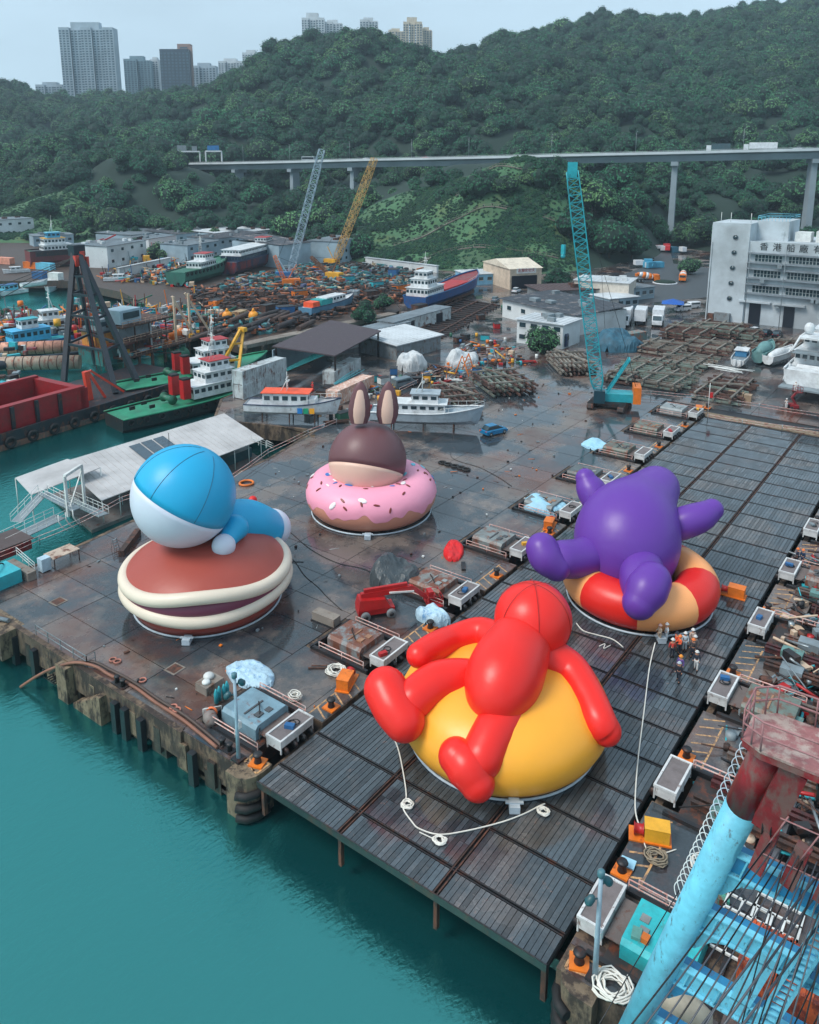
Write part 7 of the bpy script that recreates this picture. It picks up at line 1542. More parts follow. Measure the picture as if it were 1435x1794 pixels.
CLM = [RUST, GREYP, WHITE, ORANGE, TEAL, BLUE, REDP, DARK, YELLOW, GREEN, CRP, STEEL]
A_ = [0,0,0,1,1,2,3,3,4,5,6,7,7,8,9,10,11]
clutter('deck_clutter', 'tangle of rusty gear and machinery covering the barges of the left basin', [(-60, 612), (130, 590), (215, 640), (390, 590), (400, 560), (230, 545), (130, 555), (-60, 560)], 1300, -1.5, 4.5, A_, .5, 1.8, 41, -1.5)
clutter('yard_clutter', 'scattered gear and small boats cluttering the ground before the far white buildings', [(170, 488), (330, 505), (345, 540), (330, 455), (200, 478)], 420, .0, 1.6, A_, .5, 1.6, 42)
clutter('yard_clutter', 'rows of stored gear between the far yard sheds', [(280, 470), (480, 440), (480, 420), (260, 430), (180, 440), (100, 450)], 500, .0, 2.6, [3,3,8,2,1,0,6,4,5,10], .8, 2.4, 43)
clutter('shed_clutter', 'loose gear lying between the sheds and the trestles', [(530, 735), (610, 740), (700, 690), (860, 655), (930, 640), (880, 600), (800, 600), (790, 640), (690, 665), (560, 700)], 330, .0, .9, A_, .25, .9, 44)
clutter('machinery_clutter', 'rusty fittings and gear among the beams right of the platform', [(1300, 1480), (1435, 1480), (1600, 1000), (1440, 940), (1360, 1120), (1260, 1330)], 900, -.5, 1.2, [0,0,0,7,7,1,4,11,10,6], .2, .8, 45)
clutter('quay_litter', 'small loose fittings scattered on the wet quay', [(20, 1080), (470, 1330), (700, 1150), (900, 960), (1180, 730), (900, 640), (700, 700), (560, 780), (200, 920)], 260, .0, .1, [0,1,2,7,7,11,3], .08, .26, 46)
# ================================================================== HILLS AND WOODS
def sm_(t): return t*t*(3-2*t)
KN = {-500: [(430,395),(480,340),(600,300),(680,312),(800,240),(1000,165),(1250,150),(1600,240)],
 0: [(430,395),(480,345),(600,304),(680,312),(800,245),(1000,168),(1250,160),(1600,240)],
 110: [(430,392),(480,355),(590,268),(680,268),(800,262),(1000,205),(1250,195),(1600,260)],
 220: [(430,388),(480,352),(570,274),(660,262),(800,250),(1000,196),(1250,192),(1600,260)],
 350: [(430,388),(490,355),(555,322),(640,275),(800,215),(930,165),(1250,190),(1600,260)],
 430: [(430,400),(490,365),(550,340),(640,268),(760,172),(880,125),(1250,180),(1600,260)],
 500: [(430,405),(490,380),(545,360),(640,255),(740,150),(830,82),(1250,160),(1600,260)],
 580: [(370,438),(440,385),(535,340),(630,250),(740,140),(840,78),(1250,160),(1600,260)],
 650: [(345,448),(400,360),(440,325),(520,308),(630,235),(740,130),(850,72),(1250,150),(1600,260)],
 720: [(330,458),(370,398),(410,328),(510,308),(620,230),(730,150),(830,105),(1250,150),(1600,260)],
 790: [(315,470),(350,416),(395,325),(490,302),(610,225),(740,155),(880,120),(1250,150),(1600,260)],
 870: [(308,475),(345,410),(385,318),(480,298),(600,222),(760,140),(930,88),(1250,120),(1600,260)],
 960: [(305,480),(345,395),(378,315),(410,306),(490,292),(600,215),(780,130),(1000,64),(1300,90),(1600,260)],
 1040: [(320,470),(360,398),(400,342),(480,295),(600,220),(800,125),(1050,54),(1300,80),(1600,260)],
 1110: [(345,455),(385,395),(430,345),(500,300),(620,215),(820,115),(1080,50),(1300,70),(1600,260)],
 1183: [(400,432),(440,390),(480,345),(540,290),(650,208),(850,110),(1100,42),(1300,60),(1600,260)],
 1300: [(385,430),(440,375),(480,335),(540,285),(660,195),(880,95),(1120,28),(1300,40),(1600,260)],
 1435: [(370,425),(430,370),(480,330),(540,275),(670,180),(900,75),(1150,8),(1300,10),(1600,260)],
 1900: [(370,425),(430,370),(480,330),(540,275),(670,180),(900,75),(1150,-20),(1300,-20),(1600,260)]}
cols_ = sorted(KN); Ds = np.concatenate([np.linspace(290, 700, 100), np.linspace(706, 1600, 70)]); PXs = np.linspace(-500, 1900, 210)
def knz(c_, D):
    ks = KN[c_]
    if D <= ks[0][0]:
        z0 = AT(c_, ks[0][1], ks[0][0]).z; return min(-.6, z0) - 1.0 if D < ks[0][0]-8 else z0+(min(-.6,z0)-1-z0)*((ks[0][0]-D)/8)
    zs = [AT(c_, y, d).z for d, y in ks]; zs[0] = min(zs[0], 2)
    return float(np.interp(D, [k[0] for k in ks], zs))
ZT = {c_: np.array([knz(c_, D) for D in Ds]) for c_ in cols_}
ZG = np.zeros((len(PXs), len(Ds))); XY = np.zeros((len(PXs), len(Ds), 2))
for i, px in enumerate(PXs):
    j = min(len(cols_)-2, max(0, int(np.searchsorted(cols_, px))-1)); t = (px-cols_[j])/(cols_[j+1]-cols_[j]); t = sm_(min(1, max(0, t)))
    ZG[i] = ZT[cols_[j]]*(1-t)+ZT[cols_[j+1]]*t
    for k, D in enumerate(Ds):
        v = CAM+FH*D+RT*((px-CX)/F_PX*D/1.0*(math.cos(PITCH))); XY[i, k] = (v.x, v.y)
ker = np.array([1,2,3,2,1])/9
for i in range(len(PXs)): ZG[i, 2:-2] = np.convolve(ZG[i], ker, 'valid')
for k in range(len(Ds)):
    ZG[2:-2, k] = np.convolve(ZG[:, k], ker, 'valid')
for i in range(len(PXs)):
    for k in range(len(Ds)):
        if ZG[i,k] > 1.5: x, y = XY[i,k]; a_ = min(1, (ZG[i,k]-1.5)/15); ZG[i,k] += a_*(17*noise.noise(Vector((x*.011, y*.011, 1)))+8*noise.noise(Vector((x*.03, y*.03, 4))))
nP, nD = len(PXs), len(Ds)
vs = [(XY[i,k,0], XY[i,k,1], ZG[i,k]) for i in range(nP) for k in range(nD)]
me = bpy.data.meshes.new('hills'); me.from_pydata(vs, [], [(i*nD+k, (i+1)*nD+k, (i+1)*nD+k+1, i*nD+k+1) for i in range(nP-1) for k in range(nD-1)]); me.update()
hillm = M('undergrowth', (60, 98, 66), .9, var=.35, scale=.12, dirt=.35, rust=.3, rustrgb=(80, 96, 58), rscale=.05, bump=.6); me.materials.append(hillm)
t_ = hillm.node_tree; bs_ = t_.nodes['Principled BSDF']; ln_ = bs_.inputs['Base Color'].links[0].from_socket; at_ = t_.nodes.new('ShaderNodeAttribute'); at_.attribute_name = 'grass'
mx_ = t_.nodes.new('ShaderNodeMix'); mx_.data_type = 'RGBA'; mx_.inputs[6].default_value = C(22, 44, 36); t_.links.new(at_.outputs['Fac'], mx_.inputs[0]); t_.links.new(ln_, mx_.inputs[7]); t_.links.new(mx_.outputs[2], bs_.inputs['Base Color'])
hills = bpy.data.objects.new('hills', me); col.objects.link(hills); hills['kind'] = 'structure'
ga = me.color_attributes.new('grass', 'FLOAT_COLOR', 'POINT')
for i_, px_ in enumerate(PXs):
    for k_, D_ in enumerate(Ds):
        g_ = 1. if (600 < px_ < 1030 and D_ < 425) or (-80 < px_ < 150 and D_ < 520) else 0.
        ga.data[i_*nD+k_].color = (g_, g_, g_, 1)
for p_ in me.polygons: p_.use_smooth = True
def zat(x, y):
    d = Vector((x, y, 0))-CAM; D = d.dot(FH); px = d.dot(RT)/D*F_PX/math.cos(PITCH)+CX
    i = min(nP-2, max(0, (px-PXs[0])/(PXs[1]-PXs[0]))); k = float(np.interp(D, Ds, np.arange(nD))); i0, k0 = int(i), min(nD-2, int(k)); a, b_ = i-i0, k-k0
    return float((ZG[i0,k0]*(1-a)+ZG[i0+1,k0]*a)*(1-b_)+(ZG[i0,k0+1]*(1-a)+ZG[i0+1,k0+1]*a)*b_), px, D
# crowns
def leaf_mat(name, c1, c2, c3):
    m = bpy.data.materials.new(name); m.use_nodes = True; t = m.node_tree; N = t.nodes; L = t.links; b = N['Principled BSDF']; b.inputs['Roughness'].default_value = .65; b.inputs['Specular IOR Level'].default_value = .25
    oi = N.new('ShaderNodeObjectInfo'); geo = N.new('ShaderNodeNewGeometry'); r_ = N.new('ShaderNodeValToRGB'); r_.color_ramp.elements[0].color = C(*c1); r_.color_ramp.elements[1].color = C(*c3); e = r_.color_ramp.elements.new(.6); e.color = C(*c2); r_.color_ramp.elements[1].position = .6
    L.new(oi.outputs['Random'], r_.inputs[0])
    n1 = N.new('ShaderNodeTexNoise'); n1.inputs['Scale'].default_value = .02; n1.inputs['Detail'].default_value = 3; L.new(geo.outputs['Position'], n1.inputs['Vector'])
    mr = N.new('ShaderNodeMapRange'); mr.inputs[1].default_value = .3; mr.inputs[2].default_value = .7; mr.inputs[3].default_value = .6; mr.inputs[4].default_value = 1.4; L.new(n1.outputs['Fac'], mr.inputs[0])
    m3 = N.new('ShaderNodeMapRange'); m3.inputs[3].default_value = .78; m3.inputs[4].default_value = 1.22; L.new(geo.outputs['Random Per Island'], m3.inputs[0])
    mu = N.new('ShaderNodeMath'); mu.operation = 'MULTIPLY'; L.new(mr.outputs[0], mu.inputs[0]); L.new(m3.outputs[0], mu.inputs[1])
    sc = N.new('ShaderNodeVectorMath'); sc.operation = 'SCALE'; L.new(r_.outputs[0], sc.inputs[0]); L.new(mu.outputs[0], sc.inputs['Scale']); L.new(sc.outputs[0], b.inputs['Base Color']); return m
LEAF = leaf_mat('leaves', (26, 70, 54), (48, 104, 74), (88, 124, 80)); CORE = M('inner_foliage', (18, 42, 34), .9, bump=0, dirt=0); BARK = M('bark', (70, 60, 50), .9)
def crown_mesh(seed, R_=4.2, H_=6.5, lobes=9, per=90, ls=.62):
    rr = random.Random(seed); m_ = MB(); cs = []
    for i in range(lobes):
        a = 2*math.pi*i/lobes*1.618+rr.uniform(-.5,.5); q_ = R_*(.0 if i == 0 else rr.uniform(.35,.72)); cs.append((Vector((q_*math.cos(a), q_*math.sin(a), H_*(rr.uniform(.25,.62) if i else .72))), R_*rr.uniform(.38,.58)))
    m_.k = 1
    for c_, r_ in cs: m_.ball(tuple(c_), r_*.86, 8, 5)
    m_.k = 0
    for c_, r_ in cs:
        for j in range(per):
            z_ = rr.uniform(-.35, 1); a = rr.uniform(0, 2*math.pi); s_ = math.sqrt(max(0, 1-z_*z_)); n_ = Vector((s_*math.cos(a), s_*math.sin(a), z_)); p = c_+n_*r_*rr.uniform(.85,1.12)
            if any((p-c2_).length < r2*.8 for c2_, r2 in cs if c2_ is not c_): continue
            n2 = (n_+Vector((rr.uniform(-.6,.6), rr.uniform(-.6,.6), rr.uniform(-.1,.7)))).normalized(); t_ = n2.orthogonal().normalized(); b_ = n2.cross(t_); w_ = ls*rr.uniform(.6,1.3); ang = rr.uniform(0,3.1); u = t_*math.cos(ang)+b_*math.sin(ang); v = n2.cross(u)
            m_.add([p-u*w_*.5, p-v*w_*.35+n2*.12, p+u*w_*.5, p+v*w_*.35+n2*.12], [(0,1,2,3)])
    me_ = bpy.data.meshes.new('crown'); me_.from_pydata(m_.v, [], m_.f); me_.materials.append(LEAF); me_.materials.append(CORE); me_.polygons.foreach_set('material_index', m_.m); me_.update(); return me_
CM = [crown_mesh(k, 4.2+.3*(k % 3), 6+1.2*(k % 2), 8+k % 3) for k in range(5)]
trunk_m = MB().tube([(0,0,-1.5),(0.1,0,.8),(.3,.1,2.6)], [.28,.22,.12], 7).tube([(.1,0,.8),(-1.2,.4,2.6)], [.14,.07], 5).tube([(.2,0,1.2),(1.3,-.6,3.0)], [.14,.07], 5)
tme = bpy.data.meshes.new('trunk'); tme.from_pydata(trunk_m.v, [], trunk_m.f); tme.materials.append(BARK)
srcs = []
def tree(x, y, z, s_, v, label, group, zs=1.):
    r = thing('broadleaf_tree', label, 'tree', (x, y, z), random.uniform(0, 6.28), group); r.scale = (s_, s_, s_*zs)
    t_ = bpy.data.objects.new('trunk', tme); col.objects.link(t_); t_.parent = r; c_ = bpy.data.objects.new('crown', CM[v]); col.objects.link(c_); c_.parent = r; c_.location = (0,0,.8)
    if len(srcs) < 5 and v == len(srcs): srcs.append(c_)
    return r
road_pts = [AT(1158, 505, 290).xy, (G(1165, 470)).xy, G(1160, 445).xy, AT(1150, 425, 400).xy]
def in_patch(px, D, py):
    if 640 < px < 1010 and 300 < D < 415: return 1
    if -60 < px < 130 and 430 < D < 500: return 1
    return 0
random.seed(5)
placed = []; pts, rots, scs, idx = [], [], [], []
def try_tree(x, y):
    z_, px, D = zat(x, y)
    if z_ < .4 or px < -420 or px > 1850: return None
    return z_, px, D
area_N = 13000
cand = []
VD = [(1750,385),(1435,392),(1183,412),(1000,432),(850,455),(700,482),(610,500),(503,530),(405,562),(330,592)][::-1]
def blocks_road(px, D, x, y, z_, s_):
    if px < 322: return False
    dv = float(np.interp(px, [a for a, b in VD], [b for a, b in VD]))
    if dv-6 < D < dv+20: return True
    if D >= dv: return False
    d = Vector((x, y, z_+7.5*s_))-CAM; yt = CY-F_PX*d.dot(UP)/d.dot(FW)
    lim = float(np.interp(px, [330, 503, 700, 850, 930, 980, 1040, 1183, 1435], [297, 297, 292, 288, 278, 276, 288, 292, 290]))
    if 470 < px < 530 and D > 500: lim = 350
    if 1165 < px < 1205: lim = 375 
    if 1385 < px < 1420: lim = 340
    return yt < lim
while len(cand) < area_N:
    px = random.uniform(-330, 1780); D = math.sqrt(random.uniform(300**2, 1300**2)); v = CAM+FH*D+RT*((px-CX)/F_PX*D*math.cos(PITCH)); r_ = try_tree(v.x, v.y)
    if not r_: continue
    z_, px, D = r_
    if 1120 < px < 1200 and D < 392: continue
    sl = in_patch(px, D, 0)
    if sl and (z_ < 24 or px < 130) and random.random() < .93: continue
    if D < 470 and 600 < px < 1040: z_ -= 2.5
    cand.append((D, v.x, v.y, z_, px))
for k in range(16000):
    px = random.uniform(600, 1040) if k % 4 else random.uniform(-80, 150); D = random.uniform(300, 420) if k % 4 else random.uniform(425, 510)
    v = CAM+FH*D+RT*((px-CX)/F_PX*D*math.cos(PITCH)); r_ = try_tree(v.x, v.y)
    if not r_: continue
    cl_ = noise.noise(Vector((v.x*.05, v.y*.05, 9)))
    if cl_ < -.05 and random.random() < .55: continue
    pts.append((v.x, v.y, r_[0]-.6)); rots.append(random.uniform(0,6.28)); scs.append(random.uniform(.1,.2)+(max(0, cl_)*.5)); idx.append(random.randrange(5))
cand.sort()
ind = 0; taken = []; 
SIDES = [(-9999, 130, 'at the foot of the left hill'), (130, 330, 'behind the far yard sheds'), (330, 480, 'behind the long white building'), (480, 660, 'below the viaduct near the warehouse'), (660, 880, 'above the grassy slope'), (880, 1010, 'on the spur beside the teal boom'), (1010, 1120, 'between the teal boom and the road'), (1120, 1250, 'beside the access road'), (1250, 9999, 'behind the white office')]
nth = {}
for D, x, y, z_, px in cand:
    s_ = (.75+1.5*random.random()**2.2)*(1.0 if D < 600 else 1.3)
    if blocks_road(px, D, x, y, z_, s_):
        s_ = .55
        if blocks_road(px, D, x, y, z_, s_): continue
    if ind < 190 and -20 < px < 1460:
        sd_ = [l for a, b_, l in SIDES if a <= px < b_][0]; nth[sd_] = nth.get(sd_, 0)+1
        if nth[sd_] <= 30:
            v = ind % 5; tree(x, y, z_-.5, s_, v, '%s nearest of the broadleaf trees %s' % (ORD[nth[sd_]-1], sd_), 'broadleaf trees %s' % sd_, random.uniform(.85,1.15)); ind += 1; continue
    pts.append((x, y, z_-.5)); rots.append(random.uniform(0,6.28)); scs.append(s_); idx.append(random.randrange(5))
# wood as one counted-by-nobody mass
pm_ = bpy.data.meshes.new('woodland'); pm_.from_pydata(pts, [], [])
for nm, ty, dat in (('rz', 'FLOAT', rots), ('sc', 'FLOAT', scs), ('ix', 'INT', idx)):
    at_ = pm_.attributes.new(nm, ty, 'POINT'); at_.data.foreach_set('value', dat)
wd_ = bpy.data.objects.new('woodland', pm_); col.objects.link(wd_); tag(wd_, 'dense green woodland covering the hills behind the yard and viaduct', 'woodland', kind='stuff')
ng = bpy.data.node_groups.new('woodland', 'GeometryNodeTree'); ng.interface.new_socket('Geometry', in_out='INPUT', socket_type='NodeSocketGeometry'); ng.interface.new_socket('Geometry', in_out='OUTPUT', socket_type='NodeSocketGeometry')
gi = ng.nodes.new('NodeGroupInput'); go_ = ng.nodes.new('NodeGroupOutput'); jn = ng.nodes.new('GeometryNodeJoinGeometry')
def nattr(nm, ty):
    n_ = ng.nodes.new('GeometryNodeInputNamedAttribute'); n_.data_type = ty; n_.inputs[0].default_value = nm; return n_.outputs['Attribute']
arz, asc, aix = nattr('rz', 'FLOAT'), nattr('sc', 'FLOAT'), nattr('ix', 'INT')
cx3 = ng.nodes.new('ShaderNodeCombineXYZ'); ng.links.new(arz, cx3.inputs[2])
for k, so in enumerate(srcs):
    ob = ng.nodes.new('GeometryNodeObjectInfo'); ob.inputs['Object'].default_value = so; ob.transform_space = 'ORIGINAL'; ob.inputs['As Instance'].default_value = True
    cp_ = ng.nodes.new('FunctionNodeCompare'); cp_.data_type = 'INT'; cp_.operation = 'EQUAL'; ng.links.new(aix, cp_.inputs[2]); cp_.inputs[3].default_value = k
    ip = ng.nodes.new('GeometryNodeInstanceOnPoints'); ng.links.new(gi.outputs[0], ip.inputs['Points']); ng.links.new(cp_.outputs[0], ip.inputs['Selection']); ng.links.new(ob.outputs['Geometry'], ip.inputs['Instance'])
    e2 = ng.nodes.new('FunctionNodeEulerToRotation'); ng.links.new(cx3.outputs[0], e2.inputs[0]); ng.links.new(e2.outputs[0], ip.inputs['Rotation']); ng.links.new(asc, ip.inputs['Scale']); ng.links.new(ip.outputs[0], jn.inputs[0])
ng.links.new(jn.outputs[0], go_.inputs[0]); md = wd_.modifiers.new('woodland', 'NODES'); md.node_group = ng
# a few single trees standing in the yards
for i, (a, b_, s_, l) in enumerate(((280, 458, 1.2, 'round green tree between the white buildings of the far yard'), (215, 412, 1.3, 'light green tree beside the low sheds at the hill foot'), (455, 438, .8, 'leafy tree growing on the far shed roofs'), (975, 512, 1.1, 'dense bush in front of the cream workshop'), (948, 618, .9, 'bush at the corner of the container house'), (988, 560, .4, 'small bush by the patched shed wall'), (640, 565, .8, 'bush on the far quay beside the launch'), (1206, 480, .9, 'tree beside the access road roundabout'), (672, 545, .7, 'shrub by the head of the channel'))):
    p = G(a, b_); tree(p.x, p.y, -.5, s_, i % 5, l, None)
# road, roundabout, gate
ASPH = M('asphalt', (58, 62, 66), .5, var=.2, dirt=.3)
rd = [G(1090, 535), G(1250, 520), G(1250, 470), G(1180, 462), G(1172, 430), G(1146, 430), G(1146, 462), G(1070, 488)]
MB().prism([(p.x, p.y) for p in rd], .015, .03).build('road', ASPH)['kind'] = 'structure'
p = G(1165, 496); r = thing('roundabout', 'small kerbed grass island on the access road', 'roundabout', (p.x, p.y, .03)); MB().lathe((0,0,0), [(4.2,0),(4.2,.25),(3.9,.3),(.01,.35)], 24, sx=1).build('kerb', VW, r); MB().lathe((0,0,.3), [(3.8,0),(3.2,.5),(.01,.8)], 20).build('grass', hillm, r)
for i, (a, b_, c_, l) in enumerate(((1152, 440, (200,40,44), 'red and white stored boat pieces at the end of the access road'), (1190, 442, (40,90,110), 'dark teal boxes stored beside the end of the access road'), (1130, 468, (60,140,170), 'blue tarpaulin heap left of the access road'))):
    p = G(a, b_); r = thing('roadside_store', l, 'stored goods', (p.x, p.y, 0)); mt = M('store_%d' % i, c_, .6, dirt=.2)
    for j in range(7): MB().box((random.uniform(-4,4), random.uniform(-6,6), random.uniform(.8,2.4)), (random.uniform(1.5,4), random.uniform(1.5,4), random.uniform(1,2.6)), random.uniform(0,3)).build('piece', mt if j % 3 else VW, r)
# path railings on the grass slope
for k, (pa, pb, Dk) in enumerate((((690, 1000, 350), 0, 0), ((800, 925, 375), 0, 0), ((720, 980, 325), 0, 0))):
    m_ = MB(); pp_ = []
    for i in range(26):
        px = pa[0]+(pa[1]-pa[0])*i/25; v = CAM+FH*(pa[2]+6*math.sin(i*.2))+RT*((px-CX)/F_PX*pa[2]*math.cos(PITCH)); pp_.append(Vector((v.x, v.y, zat(v.x, v.y)[0]+.3)))
    r = thing('slope_path', 'grey concrete stepped path with railings, %s across the grassy slope' % ['middle one','upper one','lower one'][k], 'path', tuple(pp_[0])); o_ = pp_[0].copy()
    for a, b_ in zip(pp_[:-1], pp_[1:]): m_.beam(a-o_, b_-o_, 1.2, .4); m_.beam(a-o_+Vector((0,0,1)), b_-o_+Vector((0,0,1)), .12); m_.beam(a-o_, a-o_+Vector((0,0,1.1)), .12)
    m_.build('path', CONC, r)
# ================================================================== VIADUCT
def vpt(px, py, D): return AT(px, py, D)
VP_ = [vpt(1750, 254, 385), vpt(1435, 262, 392), vpt(1300, 265, 402), vpt(1183, 268, 412), vpt(1000, 272, 432), vpt(850, 276, 455), vpt(700, 279, 482), vpt(610, 281, 500), vpt(503, 284, 530), vpt(405, 286, 562), vpt(330, 287, 592), vpt(200, 290, 640)]
VPs = [Vector(p) for p in catm([tuple(v) for v in VP_], 6)]
vd = thing('viaduct', 'long grey concrete road viaduct crossing in front of the wooded hills', 'viaduct', tuple(VPs[0])); Ov = VPs[0].copy()
VC = M('viaduct_concrete', (136, 150, 158), .8, var=.12, scale=.1, dirt=.25); VC2 = M('parapet_pale', (186, 194, 198), .8, var=.1, scale=.2, dirt=.15)
def sweep(mb, path, prof):
    n_ = len(prof); vs_ = []
    for i, p in enumerate(path):
        d = (path[min(i+1,len(path)-1)]-path[max(i-1,0)]); d.z = 0; d.normalize(); s_ = Vector((-d.y, d.x, 0))
        if s_.dot(FH) < 0: s_ = -s_
        for a, z_ in prof: vs_.append(p-Ov+s_*a+Vector((0,0,z_)))
    mb.add(vs_, [(i*n_+j, i*n_+(j+1) % n_, (i+1)*n_+(j+1) % n_, (i+1)*n_+j) for i in range(len(path)-1) for j in range(n_)]); return mb
sweep(MB(), VPs, [(0,-.2),(13,-.2),(13,-.6),(10.5,-1.3),(9.5,-4.2),(3.5,-4.2),(2.2,-1.3),(0,-.6)]).build('deck', VC, vd)
sweep(MB(), VPs, [(.3,-.15),(12.7,-.15),(12.7,-.1),(.3,-.1)]).build('road', ASPH, vd)
sweep(MB(), VPs, [(-.05,-.5),(.3,-.5),(.3,.75),(-.05,.75)]).build('parapet', VC2, vd); sweep(MB(), VPs, [(12.7,-.5),(13.05,-.5),(13.05,.8),(12.7,.8)]).build('parapet', VC2, vd)
sweep(MB(), VPs, [(.05,1.05),(.2,1.05),(.2,1.2),(.05,1.2)]).build('hand_rail', VC2, vd)
for i, (k, nm) in enumerate(((3*6, 0), (1*6, 0), (7*6, 0), (8*6, 0), (9*6, 0))):
    p = VPs[k]-Ov; d = (VPs[k+1]-VPs[k-1]); d.z = 0; d.normalize(); s_ = Vector((-d.y, d.x, 0)); s_ = s_ if s_.dot(FH) > 0 else -s_
    c_ = p+s_*6.5; zg = zat(VPs[k].x+s_.x*6.5, VPs[k].y+s_.y*6.5)[0]-Ov.z-2
    a_ = math.atan2(s_.y, s_.x); MB().box((c_.x, c_.y, c_.z-5.2), (10.5,3.6,2.0), a_).build('pier_cap', VC, vd)
    m_ = MB(); hw = 3.0
    m_.add([tuple(Vector((c_.x,c_.y,z_))+s_*u*hw*f_+d*v*1.3*f_) for z_, f_ in ((zg,1.15),(c_.z-6.2,1.0)) for u, v in ((-1,-1),(1,-1),(1,1),(-1,1))], [(0,3,2,1),(4,5,6,7),(0,1,5,4),(1,2,6,5),(2,3,7,6),(3,0,4,7)]); m_.build('pier', VC, vd)
lampx = [1318, 1126, 978, 834, 713, 602, 509, 420]
for i, px in enumerate(lampx):
    k = min(range(len(VPs)), key=lambda j: abs(((VPs[j]-CAM).dot(RT)/(VPs[j]-CAM).dot(FH)*F_PX/math.cos(PITCH)+CX)-px)); p = VPs[k]+FH*12.4
    r = thing('street_lamp', 'slender street lamp on the viaduct, %s from the right' % ORD[i], 'street lamp', tuple(p), 0, 'street lamps on the viaduct'); MB().tube([(0,0,-.2),(0,0,11)], [.14,.08], 6).build('post', STEEL, r); MB().beam((0,0,11), tuple(-FH*1.6+Vector((0,0,11.2))), .12).box(tuple(-FH*1.9+Vector((0,0,11.2))), (.7,.4,.15)).build('lamp_head', STEEL, r)
def on_via(px, off_):
    k = min(range(1, len(VPs)-1), key=lambda j: abs(((VPs[j]-CAM).dot(RT)/(VPs[j]-CAM).dot(FH)*F_PX/math.cos(PITCH)+CX)-px)); d = VPs[k+1]-VPs[k-1]; p = VPs[k]+FH*off_; return (p.x, p.y, p.z-.1), math.atan2(d.y, d.x)
def lorry(px, off_, label, L_, boxm, cabm):
    p, a = on_via(px, off_); r = thing('lorry', label, 'lorry', p, a+math.pi if math.cos(a) > 2 else a)
    MB().b2(-L_/2, L_/2-2.4, -1.2, 1.2, 1.1, 4.1).build('cargo_box', boxm, r); MB().b2(L_/2-2.2, L_/2, -1.2, 1.2, .6, 3.3).build('cab', cabm, r); MB().b2(L_/2-.4, L_/2+.05, -1.1, 1.1, 1.9, 2.9).build('windscreen', GLASS, r); wheels(r, (-L_/2+1.2, -L_/2+2.6, L_/2-1.3), 1.0, .5, .3)
lorry(1330, 3.5, 'long white box lorry on the viaduct near the right frame edge', 15, VW, VW); lorry(1265, 3.5, 'white-cabbed tanker lorry just ahead of the long white lorry', 11, M('tank_dark', (60, 84, 92), .4), VW)
p, a = on_via(541, 9); r = bus(p, a, 'pale bus on the left part of the viaduct', GREYP, 11, VW)
for i, (px, m_, l) in enumerate(((640, VW, 'small white car on the viaduct left of the ochre crane boom'), (755, REDP, 'small red car in the middle of the viaduct'), (1415, VW, 'white car on the viaduct at the right frame edge'))):
    p, a = on_via(px, 3.5); carx(p, a, l, m_)
def gantry(px, py, D, wd_, label, panels, mat=VC2):
    p = AT(px, py, D); r = thing('sign_gantry', label, 'sign gantry', tuple(p)); s_ = RT
    for k in (-1, 1): MB().beam(tuple(s_*k*wd_/2), tuple(s_*k*wd_/2+Vector((0,0,7))), .7).build('post', VW, r); 
    MB().beam(tuple(s_*-wd_/2+Vector((0,0,7))), tuple(s_*wd_/2+Vector((0,0,7))), 1.2, 1.0).build('beam', VW, r)
    for x, w_, h_, m_ in panels: MB().beam(tuple(s_*(x-w_/2)+Vector((0,0,7.6+h_/2))-FH*.6), tuple(s_*(x+w_/2)+Vector((0,0,7.6+h_/2))-FH*.6), .25, h_).build('sign_panel', m_, r)
gantry(330, 283, 590, 17, 'white sign gantry with two blank panels at the left end of the viaduct', [(-4,6.5,3.6,GREYP),(5,3.6,3.2,GREYP)])
gantry(375, 283, 575, 11, 'white sign gantry with a blue road sign beside the blank one', [(0,8,3.2,M('road_sign_blue', (30,110,170), .5))])
gantry(45, 290, 640, 9, 'white sign gantry rising from the trees at the left frame edge', [(0,6,4,GREYP)])
r = thing('viaduct_fragment', 'short stretch of the road bridge seen between trees at the left frame edge', 'viaduct', tuple(AT(-80, 294, 640))); o_ = Vector(r.location); MB().beam((0,0,0), tuple(AT(70, 290, 640)-o_), 12, 2.4).build('deck', VC, r); MB().beam((0,0,1.6), tuple(AT(70, 290, 640)-o_+Vector((0,0,1.6))), 12.2, .8).build('parapet', VC2, r)
